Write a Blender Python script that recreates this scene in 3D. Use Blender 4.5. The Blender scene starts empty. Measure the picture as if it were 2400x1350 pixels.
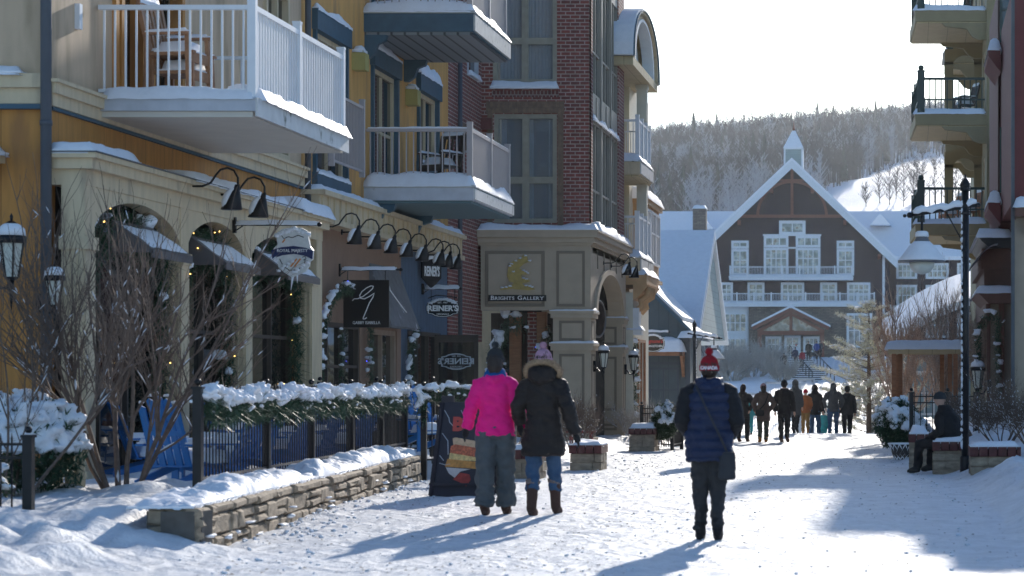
import bpy, bmesh, math, random
from mathutils import Vector, Matrix, noise
# ---------------------------------------------------------------- camera, sky, sun, exposure
SC = bpy.context.scene
F = 5667.; VX = 2130.; HY = 895.; H = 1.48      # focal length and vanishing point of the street in photo pixels
cam_d = bpy.data.cameras.new('camera'); cam = bpy.data.objects.new('camera', cam_d); SC.collection.objects.link(cam)
cam.location = (0, 0, H); cam.rotation_euler = (math.radians(90), 0, 0)
cam_d.sensor_width = 36; cam_d.lens = F * 36 / 2400
cam_d.shift_x = (1200 - VX) / 2400; cam_d.shift_y = (HY - 675) / 2400
cam_d.clip_start = .5; cam_d.clip_end = 6000
cam_d.dof.use_dof = True; cam_d.dof.focus_distance = 58; cam_d.dof.aperture_fstop = 4.0
SC.camera = cam
SUN_AZ = 3.5; SUN_EL = 17.5                       # degrees right of the street, above the horizon
W = bpy.data.worlds.new('World'); SC.world = W; W.use_nodes = True
nt = W.node_tree; bg = nt.nodes['Background']
sky = nt.nodes.new('ShaderNodeTexSky'); sky.sky_type = 'NISHITA'; sky.sun_disc = False
sky.sun_elevation = math.radians(SUN_EL); sky.sun_rotation = math.radians(SUN_AZ)
sky.air_density = 1.0; sky.dust_density = 0.6; sky.ozone_density = 3.0; sky.altitude = 300
tn = nt.nodes.new('ShaderNodeMix'); tn.data_type = 'RGBA'; tn.blend_type = 'MULTIPLY'; tn.inputs[0].default_value = 1; tn.inputs[7].default_value = (.94, 1.0, 1.05, 1)
nt.links.new(sky.outputs[0], tn.inputs[6]); nt.links.new(tn.outputs[2], bg.inputs[0]); bg.inputs[1].default_value = 0.138
sl = bpy.data.lights.new('sun', 'SUN'); sl.energy = 4.0; sl.angle = math.radians(.6); sl.color = (1, .93, .84)
sun = bpy.data.objects.new('sun', sl); SC.collection.objects.link(sun)
a, e = math.radians(SUN_AZ), math.radians(SUN_EL)
sd = Vector((math.sin(a) * math.cos(e), math.cos(a) * math.cos(e), math.sin(e)))
sun.rotation_euler = sd.to_track_quat('Z', 'Y').to_euler(); sun.location = (0, 0, 60)
SC.view_settings.view_transform = 'Standard'; SC.view_settings.look = 'None'
SC.view_settings.exposure = 0.47; SC.view_settings.gamma = 1
# ---------------------------------------------------------------- helpers
rnd = random.Random(11)
U = rnd.uniform
def WX(px, Y): return (px - VX) * Y / F
def WZ(py, Y): return H + (HY - py) * Y / F
def YL(px, X): return F * X / (px - VX)           # where a street-parallel plane X shows at column px
def fb(x, y, z=0., o=4):
    s = 0; a_ = .5
    for i in range(o):
        s += a_ * noise.noise(Vector((x, y, z + i * 7.3))); x *= 2.1; y *= 2.1; z *= 2.1; a_ *= .5
    return s
TL = lambda X: (lambda u, d, z: (X + d, u, z))    # left facade, faces +X
TR = lambda X: (lambda u, d, z: (X - d, u, z))    # right facade, faces -X
TC = lambda Y: (lambda u, d, z: (u, Y - d, z))    # faces the camera
def ROT(x, y, z, deg):
    c, s = math.cos(math.radians(deg)), math.sin(math.radians(deg))
    return lambda u, v, w: (x + u * c - v * s, y + u * s + v * c, z + w)
_inv = {}
class MB:
    def __init__(s, T=None): s.v = []; s.f = []; s.sm = []; s.T = T; s.marks = []
    def mark(s): s.marks.append((len(s.v), len(s.f))); return s
    def add(s, vs, fs, smooth=False):
        o = len(s.v)
        s.v += [s.T(*p) for p in vs] if s.T else [tuple(p) for p in vs]
        s.f += [tuple(i + o for i in f) for f in fs]; s.sm += [smooth] * len(fs); return s
    def box(s, x0, x1, y0, y1, z0, z1):
        return s.add([(x0,y0,z0),(x1,y0,z0),(x1,y1,z0),(x0,y1,z0),(x0,y0,z1),(x1,y0,z1),(x1,y1,z1),(x0,y1,z1)],
            [(0,3,2,1),(4,5,6,7),(0,1,5,4),(1,2,6,5),(2,3,7,6),(3,0,4,7)])
    def bar(s, p, q, w, h=None, up=(0,0,1)):
        h = h or w; p, q = Vector(p), Vector(q); d = (q - p).normalized(); up = Vector(up)
        if abs(d.dot(up)) > .98: up = Vector((0,1,0))
        a_ = d.cross(up).normalized() * w / 2; b = a_.cross(d).normalized() * h / 2
        vs = [p-a_-b, p+a_-b, p+a_+b, p-a_+b, q-a_-b, q+a_-b, q+a_+b, q-a_+b]
        return s.add([tuple(v) for v in vs], [(0,1,2,3),(7,6,5,4),(0,4,5,1),(1,5,6,2),(2,6,7,3),(3,7,4,0)])
    def tube(s, pts, r, n=8, cap=True, smooth=True):
        pts = [Vector(p) for p in pts]; rs = r if isinstance(r, (list, tuple)) else [r] * len(pts)
        rings = []; d0 = (pts[1] - pts[0]).normalized()
        nrm = d0.cross(Vector((0,0,1)));
        if nrm.length < .1: nrm = d0.cross(Vector((0,1,0)))
        nrm.normalize()
        for i, p in enumerate(pts):
            if i == 0: d = pts[1] - p
            elif i == len(pts) - 1: d = p - pts[i-1]
            else: d = pts[i+1] - pts[i-1]
            d.normalize(); nrm = (nrm - d * nrm.dot(d)).normalized(); b = d.cross(nrm)
            rings.append([tuple(p + (nrm * math.cos(t) + b * math.sin(t)) * rs[i]) for t in [2*math.pi*k/n for k in range(n)]])
        return s.loft(rings, cap, smooth)
    def loft(s, rings, cap=True, smooth=True):
        n = len(rings[0]); vs = [p for r in rings for p in r]; fs = []
        for i in range(len(rings) - 1):
            for k in range(n):
                k2 = (k + 1) % n; fs.append((i*n+k, i*n+k2, (i+1)*n+k2, (i+1)*n+k))
        if cap: fs.append(tuple(range(n-1, -1, -1))); fs.append(tuple((len(rings)-1)*n + k for k in range(n)))
        return s.add(vs, fs, smooth)
    def rings(s, secs, n=16, cap=True, smooth=True):    # secs: (x,y,z,rx,ry) horizontal ellipses
        return s.loft([[(x + rx*math.cos(2*math.pi*k/n), y + ry*math.sin(2*math.pi*k/n), z) for k in range(n)] for x, y, z, rx, ry in secs], cap, smooth)
    def prism(s, poly, ax, a_, b, smooth=False):
        if ax == 'x': g = lambda p, t: (t, p[0], p[1])
        elif ax == 'y': g = lambda p, t: (p[0], t, p[1])
        else: g = lambda p, t: (p[0], p[1], t)
        n = len(poly)
        return s.add([g(p, a_) for p in poly] + [g(p, b) for p in poly],
            [tuple(range(n)), tuple(range(2*n-1, n-1, -1))] + [(i, i+n, (i+1) % n + n, (i+1) % n) for i in range(n)], smooth)
    def blob(s, c, r, n=8, m=6, j=.0, seed=0):
        rx, ry, rz = r if isinstance(r, (tuple, list)) else (r, r, r); rings = []
        for i in range(1, m):
            ph = math.pi * i / m - math.pi / 2; ring = []
            for k in range(n):
                t = 2*math.pi*k/n; d = Vector((math.cos(t)*math.cos(ph), math.sin(t)*math.cos(ph), math.sin(ph)))
                q = 1 + (j * noise.noise(d * 1.7 + Vector((seed, seed*.7, c[0]))) if j else 0)
                ring.append((c[0] + d.x*rx*q, c[1] + d.y*ry*q, c[2] + d.z*rz*q))
            rings.append(ring)
        return s.loft(rings, True, True)
    def snow(s, x0, x1, y0, y1, z, h, step=.12, seed=0., lump=.35, over=.03, edge=.16, zf=None, drop=.03, fine=0.):
        """a lumpy cap of snow on the rectangle, edges rounded over"""
        s.mark(); nx = max(3, int((x1-x0+2*over)/step)); ny = max(3, int((y1-y0+2*over)/step)); vs = []
        for i in range(nx+1):
            for j in range(ny+1):
                u = i/nx; v = j/ny; x = x0-over + (x1-x0+2*over)*u; y = y0-over + (y1-y0+2*over)*v
                dd = min(min(u, 1-u)*(x1-x0+2*over), min(v, 1-v)*(y1-y0+2*over))
                e_ = min(edge, (x1-x0)/2+over, (y1-y0)/2+over); t = min(1, dd/e_)
                k = math.sqrt(max(0, 1-(1-t)**2))
                hh = h*(1 + lump*1.6*fb(x*1.3+seed, y*1.3, z+seed)) 
                zb = (zf(x, y) if zf else z)
                wob = .012*noise.noise(Vector((x*7, y*7, seed)))+(fine*noise.noise(Vector((x*13, y*13, seed+3)))+fine*.6*noise.noise(Vector((x*29, y*29, seed))) if fine else 0)
                if t == 0: zz = zb - drop + wob
                else: zz = zb + hh*k + wob
                vs.append((x + (wob if t < .3 else 0), y, zz))
        fs = [(i*(ny+1)+j, (i+1)*(ny+1)+j, (i+1)*(ny+1)+j+1, i*(ny+1)+j+1) for i in range(nx) for j in range(ny)]
        s.add(vs, fs, True)
        return s.box(x0+.005, x1-.005, y0+.005, y1-.005, (z if not zf else min(zf(x0,y0), zf(x1,y1))) , z+.02) if not zf else s
    def wall(s, u0, u1, d0, d1, z0, z1, ops=()):
        """wall slab in facade coordinates with rectangular openings (u0,u1,z0,z1)"""
        us = sorted({u0, u1} | {min(max(o[i], u0), u1) for o in ops for i in (0, 1)})
        for a_, b in zip(us, us[1:]):
            if b - a_ < 1e-5: continue
            m = (a_ + b)/2; hs = sorted([(o[2], o[3]) for o in ops if o[0] < m < o[1]]); z = z0
            for h0, h1 in hs:
                if h0 > z: s.box(a_, b, d0, d1, z, h0)
                z = max(z, h1)
            if z < z1: s.box(a_, b, d0, d1, z, z1)
        return s
    def build(s, name, m, parent=None, label=None, cat=None, group=None, kind=None, normals=True):
        if parent is not None and 1 < len(s.marks) <= 12:       # separate pieces become parts of their own
            mk = s.marks[:]; mk[0] = (0, 0); mk.append((len(s.v), len(s.f))); o = None
            for (a_, c), (b, d) in zip(mk, mk[1:]):
                q = MB(); q.v = s.v[a_:b]; q.f = [tuple(i-a_ for i in f) for f in s.f[c:d]]; q.sm = s.sm[c:d]
                if q.v: o = q.build(name, m, parent, label, cat, group, kind, normals)
            return o
        me = bpy.data.meshes.new(name); base = Vector((0,0,0))
        if parent is None and s.v:
            xs = [p[0] for p in s.v]; ys = [p[1] for p in s.v]; zs = [p[2] for p in s.v]
            base = Vector(((min(xs)+max(xs))/2, (min(ys)+max(ys))/2, min(zs)))
            s.v = [(p[0]-base.x, p[1]-base.y, p[2]-base.z) for p in s.v]
        me.from_pydata(s.v, [], s.f); me.polygons.foreach_set('use_smooth', s.sm)
        if normals and len(s.f) < 60000:
            b = bmesh.new(); b.from_mesh(me); bmesh.ops.recalc_face_normals(b, faces=b.faces); b.to_mesh(me); b.free()
        me.materials.append(m); o = bpy.data.objects.new(name, me); SC.collection.objects.link(o)
        if parent is None: o.location = base; _inv[o] = Matrix.Translation(-base)
        else: o.parent = parent; o.matrix_parent_inverse = _inv.get(parent, Matrix()); _inv[o] = _inv.get(parent, Matrix()) if False else Matrix()
        tag(o, label, cat, group, kind); return o
def tag(o, label=None, cat=None, group=None, kind=None):
    if label: o['label'] = label
    if cat: o['category'] = cat
    if group: o['group'] = group
    if kind: o['kind'] = kind
    return o
def thing(name, label, cat, loc=(0,0,0), group=None):
    o = bpy.data.objects.new(name, None); SC.collection.objects.link(o); o.location = loc
    o.empty_display_size = .2; _inv[o] = Matrix.Translation(-Vector(loc)); return tag(o, label, cat, group)
def dup(o, loc=None, rz=None, sc=None, label=None, group=None, parent=None):
    c = o.copy(); SC.collection.objects.link(c)
    if parent is not None: c.parent = parent
    else:
        if loc is not None: c.location = loc
        if rz is not None: c.rotation_euler = (0, 0, math.radians(rz))
        if sc is not None: c.scale = (sc, sc, sc) if not isinstance(sc, tuple) else sc
        if label: c['label'] = label
        if group: c['group'] = group
    for ch in list(o.children): dup(ch, parent=c)
    return c
def text(s, body, size, m, loc, rot, parent, name='lettering', ext=.004, sx=1., mirror=False, shear=0., bold=0., align='CENTER'):
    cu = bpy.data.curves.new(name, 'FONT'); cu.body = body; cu.size = size; cu.extrude = ext; cu.align_x = align; cu.align_y = 'CENTER'
    cu.offset = bold; cu.shear = shear; cu.resolution_u = 3
    ob = bpy.data.objects.new('tmp', cu); SC.collection.objects.link(ob); bpy.context.view_layer.update()
    me = bpy.data.meshes.new_from_object(ob.evaluated_get(bpy.context.evaluated_depsgraph_get())); bpy.data.objects.remove(ob)
    M = Matrix.Translation(Vector(loc)) @ rot.to_4x4() @ Matrix.Diagonal((-sx if mirror else sx, 1, 1, 1))
    b = MB(); b.v = [tuple(M @ v.co) for v in me.vertices]; b.f = [tuple(p.vertices) for p in me.polygons]; b.sm = [False]*len(b.f)
    if s is not None: return s.add(b.v, b.f)
    return b.build(name, m, parent)
RC = Matrix.Rotation(math.radians(90), 3, 'X')                                   # lettering facing the camera (-Y)
RS = Matrix.Rotation(math.radians(90), 3, 'Z') @ Matrix.Rotation(math.radians(90), 3, 'X')   # lettering facing +X
# ---------------------------------------------------------------- materials
def newmat(name):
    m = bpy.data.materials.new(name); m.use_nodes = True; return m, m.node_tree, m.node_tree.nodes['Principled BSDF']
def wcoord(t, sx=1., sy=1.):
    """(along the wall, height) whatever way the wall faces"""
    g = t.nodes.new('ShaderNodeNewGeometry'); sp = t.nodes.new('ShaderNodeSeparateXYZ'); sn = t.nodes.new('ShaderNodeSeparateXYZ')
    t.links.new(g.outputs['Position'], sp.inputs[0]); t.links.new(g.outputs['True Normal'], sn.inputs[0])
    ab = t.nodes.new('ShaderNodeMath'); ab.operation = 'ABSOLUTE'; t.links.new(sn.outputs[0], ab.inputs[0])
    gt = t.nodes.new('ShaderNodeMath'); gt.operation = 'GREATER_THAN'; gt.inputs[1].default_value = .6; t.links.new(ab.outputs[0], gt.inputs[0])
    mx = t.nodes.new('ShaderNodeMix'); t.links.new(gt.outputs[0], mx.inputs[0]); t.links.new(sp.outputs[0], mx.inputs[2]); t.links.new(sp.outputs[1], mx.inputs[3])
    cb = t.nodes.new('ShaderNodeCombineXYZ'); t.links.new(mx.outputs[0], cb.inputs[0]); t.links.new(sp.outputs[2], cb.inputs[1])
    mp = t.nodes.new('ShaderNodeMapping'); mp.inputs['Scale'].default_value = (sx, sy, 1); t.links.new(cb.outputs[0], mp.inputs[0]); return mp.outputs[0]
def mat(name, col, rough=.7, var=.12, ns=6., bump=.0, bs=40., metal=0., spec=.4, board=None, bw=.2, coat=0., stretch=(1,1,1), dirt=None):
    m, t, p = newmat(name); L = t.links.new
    p.inputs['Roughness'].default_value = rough; p.inputs['Metallic'].default_value = metal; p.inputs['Specular IOR Level'].default_value = spec
    p.inputs['Coat Weight'].default_value = coat
    g = t.nodes.new('ShaderNodeNewGeometry'); mp = t.nodes.new('ShaderNodeMapping'); mp.inputs['Scale'].default_value = stretch; L(g.outputs['Position'], mp.inputs[0])
    n = t.nodes.new('ShaderNodeTexNoise'); n.inputs['Scale'].default_value = ns; n.inputs['Detail'].default_value = 6; L(mp.outputs[0], n.inputs['Vector'])
    cr = t.nodes.new('ShaderNodeValToRGB'); c = Vector(col[:3])
    cr.color_ramp.elements[0].position = .3; cr.color_ramp.elements[1].position = .7
    cr.color_ramp.elements[0].color = (*(c*(1-var)), 1); cr.color_ramp.elements[1].color = (*[min(1, v) for v in c*(1+var)], 1)
    L(n.outputs[0], cr.inputs[0]); out = cr.outputs[0]; hs = None
    if dirt:
        n2 = t.nodes.new('ShaderNodeTexNoise'); n2.inputs['Scale'].default_value = dirt[1]; n2.inputs['Detail'].default_value = 8; L(mp.outputs[0], n2.inputs['Vector'])
        r2 = t.nodes.new('ShaderNodeValToRGB'); r2.color_ramp.elements[0].position = dirt[2]; r2.color_ramp.elements[1].position = dirt[2]+.12; L(n2.outputs[0], r2.inputs[0])
        mx = t.nodes.new('ShaderNodeMix'); mx.data_type = 'RGBA'; L(r2.outputs[0], mx.inputs[0]); L(out, mx.inputs[6]); mx.inputs[7].default_value = (*dirt[0], 1); out = mx.outputs[2]
    if board:      # grooves every bw metres, 'v' vertical boards, 'h' laps
        vec = wcoord(t); sp = t.nodes.new('ShaderNodeSeparateXYZ'); L(vec, sp.inputs[0])
        md = t.nodes.new('ShaderNodeMath'); md.operation = 'PINGPONG'; md.inputs[1].default_value = bw/2; L(sp.outputs[0 if board == 'v' else 1], md.inputs[0])
        ls = t.nodes.new('ShaderNodeMapRange'); ls.inputs['From Min'].default_value = .0; ls.inputs['From Max'].default_value = .012 if bw > .05 else .006; L(md.outputs[0], ls.inputs[0]); hs = ls.outputs[0]
        mx = t.nodes.new('ShaderNodeMix'); mx.data_type = 'RGBA'; L(hs, mx.inputs[0]); L(out, mx.inputs[7]); mx.inputs[6].default_value = (*(c*.45), 1); out = mx.outputs[2]
    L(out, p.inputs['Base Color'])
    if bump or hs:
        b = t.nodes.new('ShaderNodeBump'); b.inputs['Distance'].default_value = .02; b.inputs['Strength'].default_value = bump or .3
        nb = t.nodes.new('ShaderNodeTexNoise'); nb.inputs['Scale'].default_value = bs; nb.inputs['Detail'].default_value = 5; L(mp.outputs[0], nb.inputs['Vector'])
        if hs:
            ad = t.nodes.new('ShaderNodeMath'); ad.operation = 'MULTIPLY_ADD'; ad.inputs[1].default_value = .25; L(nb.outputs[0], ad.inputs[0]); L(hs, ad.inputs[2]); L(ad.outputs[0], b.inputs['Height'])
        else: L(nb.outputs[0], b.inputs['Height'])
        L(b.outputs[0], p.inputs['Normal'])
    return m
def brickmat(name, c1, c2, mortar, bw=.22, bh=.085, ms=.012, bump=.5):
    m, t, p = newmat(name); L = t.links.new; p.inputs['Roughness'].default_value = .85
    vec = wcoord(t); b = t.nodes.new('ShaderNodeTexBrick'); L(vec, b.inputs['Vector'])
    b.inputs['Scale'].default_value = 1; b.inputs['Brick Width'].default_value = bw; b.inputs['Row Height'].default_value = bh; b.inputs['Mortar Size'].default_value = ms; b.inputs['Mortar Smooth'].default_value = .1
    b.inputs['Color1'].default_value = (*c1, 1); b.inputs['Color2'].default_value = (*c2, 1); b.inputs['Mortar'].default_value = (*mortar, 1)
    n = t.nodes.new('ShaderNodeTexNoise'); n.inputs['Scale'].default_value = 9; n.inputs['Detail'].default_value = 8
    g = t.nodes.new('ShaderNodeNewGeometry'); L(g.outputs['Position'], n.inputs['Vector'])
    r = t.nodes.new('ShaderNodeMapRange'); r.inputs['From Min'].default_value = .3; r.inputs['From Max'].default_value = .7; r.inputs['To Min'].default_value = .75; r.inputs['To Max'].default_value = 1.25; L(n.outputs[0], r.inputs[0])
    mx = t.nodes.new('ShaderNodeMix'); mx.data_type = 'RGBA'; mx.blend_type = 'MULTIPLY'; mx.inputs[0].default_value = 1; L(b.outputs[0], mx.inputs[6]); L(r.outputs[0], mx.inputs[7])
    L(mx.outputs[2], p.inputs['Base Color'])
    bp = t.nodes.new('ShaderNodeBump'); bp.inputs['Strength'].default_value = bump; bp.inputs['Distance'].default_value = .01; bp.invert = True; L(b.outputs['Fac'], bp.inputs['Height']); L(bp.outputs[0], p.inputs['Normal'])
    return m
def glassmat(name, tint=(.02,.025,.03), alpha=1., rough=.03):
    m, t, p = newmat(name); p.inputs['Base Color'].default_value = (*tint, 1); p.inputs['Roughness'].default_value = rough
    p.inputs['Specular IOR Level'].default_value = .8; p.inputs['IOR'].default_value = 1.5
    n = t.nodes.new('ShaderNodeTexNoise'); n.inputs['Scale'].default_value = .9; b = t.nodes.new('ShaderNodeBump'); b.inputs['Strength'].default_value = .06; b.inputs['Distance'].default_value = .1
    g = t.nodes.new('ShaderNodeNewGeometry'); t.links.new(g.outputs['Position'], n.inputs['Vector']); t.links.new(n.outputs[0], b.inputs['Height']); t.links.new(b.outputs[0], p.inputs['Normal'])
    p.inputs['Alpha'].default_value = alpha; return m
def emit(name, col, s):
    m, t, p = newmat(name); p.inputs['Base Color'].default_value = (*col, 1); p.inputs['Emission Color'].default_value = (*col, 1); p.inputs['Emission Strength'].default_value = s; return m
def snowmat(name, col=(.86,.87,.9), bump=.25, bs=14., dirt=None, rough=.55, bd=.05, sss=.0):
    m, t, p = newmat(name); L = t.links.new; p.inputs['Roughness'].default_value = rough; p.inputs['Specular IOR Level'].default_value = .025
    g = t.nodes.new('ShaderNodeNewGeometry'); n = t.nodes.new('ShaderNodeTexNoise'); n.inputs['Scale'].default_value = bs; n.inputs['Detail'].default_value = 9; n.inputs['Roughness'].default_value = .65
    L(g.outputs['Position'], n.inputs['Vector']); b = t.nodes.new('ShaderNodeBump'); b.inputs['Strength'].default_value = bump; b.inputs['Distance'].default_value = bd
    L(n.outputs[0], b.inputs['Height']); L(b.outputs[0], p.inputs['Normal'])
    if dirt:      # trodden: shallow boot dimples under the fine crumbs
        vo = t.nodes.new('ShaderNodeTexVoronoi'); vo.feature = 'SMOOTH_F1'; vo.inputs['Scale'].default_value = 4.2; vo.inputs['Smoothness'].default_value = .5; ms = t.nodes.new('ShaderNodeMapping'); ms.inputs['Scale'].default_value = (1.5, .75, 1)
        wn = t.nodes.new('ShaderNodeTexNoise'); wn.inputs['Scale'].default_value = 1.1; L(g.outputs['Position'], wn.inputs['Vector']); wa = t.nodes.new('ShaderNodeVectorMath'); wa.operation = 'ADD'; L(g.outputs['Position'], wa.inputs[0]); L(wn.outputs['Color'], wa.inputs[1])
        L(wa.outputs[0], ms.inputs[0]); L(ms.outputs[0], vo.inputs['Vector']); ma = t.nodes.new('ShaderNodeMath'); ma.operation = 'MULTIPLY_ADD'; ma.inputs[1].default_value = .8; L(vo.outputs['Distance'], ma.inputs[0]); L(n.outputs[0], ma.inputs[2]); L(ma.outputs[0], b.inputs['Height'])
    cr = t.nodes.new('ShaderNodeValToRGB'); cr.color_ramp.elements[0].position = .35; cr.color_ramp.elements[1].position = .6
    c = Vector(col); cr.color_ramp.elements[0].color = (*(c*(.93 if not dirt else .84)), 1); cr.color_ramp.elements[1].color = (*c, 1)
    n2 = t.nodes.new('ShaderNodeTexNoise'); n2.inputs['Scale'].default_value = 5 if not dirt else 2.3; n2.inputs['Detail'].default_value = 10; n2.inputs['Roughness'].default_value = .7; L(g.outputs['Position'], n2.inputs['Vector']); L(n2.outputs[0], cr.inputs[0])
    out = cr.outputs[0]
    if dirt:
        n3 = t.nodes.new('ShaderNodeTexNoise'); n3.inputs['Scale'].default_value = 11; n3.inputs['Detail'].default_value = 12; n3.inputs['Roughness'].default_value = .75
        mp = t.nodes.new('ShaderNodeMapping'); mp.inputs['Scale'].default_value = (1, .45, 1); L(g.outputs['Position'], mp.inputs[0]); L(mp.outputs[0], n3.inputs['Vector'])
        r3 = t.nodes.new('ShaderNodeValToRGB'); r3.color_ramp.elements[0].position = .57; r3.color_ramp.elements[1].position = .68; L(n3.outputs[0], r3.inputs[0])
        mu = t.nodes.new('ShaderNodeMath'); mu.operation = 'MULTIPLY'; mu.inputs[1].default_value = .5; L(r3.outputs[0], mu.inputs[0])
        mx = t.nodes.new('ShaderNodeMix'); mx.data_type = 'RGBA'; L(mu.outputs[0], mx.inputs[0]); L(out, mx.inputs[6]); mx.inputs[7].default_value = (*dirt, 1); out = mx.outputs[2]
    L(out, p.inputs['Base Color']); return m
M = {}
M['snow'] = snowmat('snow'); M['street'] = snowmat('packed_snow', (.8,.81,.83), .7, 9., (.36,.35,.34), .5, .07)
M['beige'] = mat('beige_stucco', (.57,.42,.28), .9, .1, 3, .3, 90, dirt=((.42,.31,.2), 1.5, .55), stretch=(2,2,.4))
M['ochre'] = mat('ochre_boards', (.5,.225,.055), .75, .15, 5, .1, 50, board='v', bw=.8, dirt=((.36,.16,.05), 1.8, .55), stretch=(2,2,.4))
M['mustard'] = mat('mustard_stucco', (.62,.33,.1), .9, .12, 2.5, .3, 80, dirt=((.42,.23,.09), 1.6, .55), stretch=(2,2,.4))
M['cream'] = mat('cream_paint', (.6,.48,.31), .6, .1, 4, .08, dirt=((.42,.33,.22), 2.2, .58), stretch=(2,2,.5))
M['white'] = mat('white_paint', (.78,.79,.8), .5, .04, 5)
M['greyw'] = mat('pale_grey_paint', (.5,.52,.56), .6, .1, 5, .05, dirt=((.2,.2,.19), 5, .66))
M['slab'] = mat('weathered_slab', (.62,.62,.6), .7, .08, 6, .1, dirt=((.08,.09,.05), 4, .6))
M['soffit'] = mat('pale_soffit', (.62,.58,.5), .7, .05, 3)
M['taupe'] = mat('taupe_metal', (.42,.37,.36), .45, .05)
M['teal'] = mat('teal_paint', (.045,.1,.14), .55, .12, 6, .05)
M['tealgrey'] = mat('grey_green_boards', (.12,.14,.15), .6, .1, 6, .1, board='v', bw=.28)
M['brown'] = mat('brown_stucco', (.27,.165,.11), .85, .1, 3, .2, 70)
M['blue'] = mat('slate_blue_boards', (.07,.12,.18), .7, .1, 4, .1, board='v', bw=.3)
M['brick'] = brickmat('red_brick', (.25,.058,.042), (.15,.038,.03), (.4,.3,.26))
M['stoneband'] = brickmat('brown_soldier_course', (.22,.14,.09), (.19,.12,.08), (.16,.11,.08), bw=.09, bh=.3, ms=.006)
M['galler'] = mat('greige_panel', (.46,.37,.265), .65, .06, 4, .05)
M['gallerd'] = mat('greige_moulding', (.22,.175,.125), .65, .05, 4, .03)
M['black'] = mat('black_iron', (.012,.012,.014), .4, .2, 8, metal=.3)
M['darkbrown'] = mat('dark_brown_frame', (.06,.045,.035), .6, .15)
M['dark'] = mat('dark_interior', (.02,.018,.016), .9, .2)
M['glass'] = glassmat('window_glass'); M['glassd'] = glassmat('shop_glass', (.012,.012,.012)); M['glassc'] = glassmat('clear_glass', (.3,.34,.36), .35)
M['curtain'] = mat('curtain', (.55,.57,.6), .9, .08, 8)
M['wood'] = mat('cedar_wood', (.34,.15,.07), .65, .2, 4, .2, 30, stretch=(1,1,6))
M['golden'] = mat('golden_wood', (.55,.33,.16), .6, .12, 4, .05)
M['chairwood'] = mat('teak', (.32,.17,.09), .55, .2, 9)
M['olive'] = mat('olive_paint', (.26,.215,.12), .7, .08, 4, .05); M['oliveb'] = mat('tan_soffit', (.52,.42,.25), .7, .08, 4, board='v', bw=.6)
M['green'] = mat('dark_green_paint', (.02,.045,.04), .5, .1)
M['red'] = mat('dark_red_siding', (.15,.03,.03), .7, .1, 4, .05)
M['tan'] = mat('tan_panel', (.38,.3,.22), .7, .08, 3); M['brownpaint'] = mat('brown_trim', (.14,.06,.04), .6, .1)
M['lodge'] = mat('lodge_siding', (.024,.015,.024), .8, .12, 2, board='h', bw=.3)
M['lodget'] = mat('lodge_trim', (.74,.76,.78), .7, .06)
M['russet'] = mat('russet_beam', (.2,.075,.05), .7, .15)
M['stone'] = brickmat('ledge_stone', (.2,.17,.14), (.1,.085,.075), (.05,.045,.04), bw=.55, bh=.16, ms=.02)
M['fieldstone'] = mat('field_stone', (.32,.245,.17), .9, .4, 7, .5, 25, stretch=(1,1,2.2)); M['fieldmort'] = mat('stone_mortar', (.12,.105,.09), .95, .2, 12, .3)
M['sage'] = mat('sage_siding', (.3,.36,.34), .8, .08, 3, board='h', bw=.25)
M['shopgrey'] = mat('slate_green_boards', (.09,.11,.115), .7, .1, 3, board='v', bw=.35)
M['bark'] = mat('wet_bark', (.15,.105,.08), .8, .3, 20, .3, 60); M['birch'] = mat('birch_bark', (.5,.38,.3), .8, .4, 10, stretch=(1,1,5))
M['needle'] = mat('evergreen_needles', (.035,.07,.03), .6, .4, 10); M['garl'] = mat('garland_needles', (.04,.09,.045), .6, .4, 14)
M['chblue'] = mat('blue_resin', (.015,.16,.45), .4, .1); M['bulb'] = emit('warm_bulb', (1, .6, .15), 5.); M['bulbb'] = emit('blue_bulb', (.05, .08, 1), 5.)
M['sign'] = mat('black_sign', (.008,.008,.009), .35, .1); M['letter'] = mat('white_lettering', (.88,.88,.86), .6, .03)
M['gold'] = mat('gold_relief', (.45,.33,.1), .55, .2, 12, .2); M['lampglass'] = mat('frosted_glass', (.6,.6,.52), .3, .05)
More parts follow.
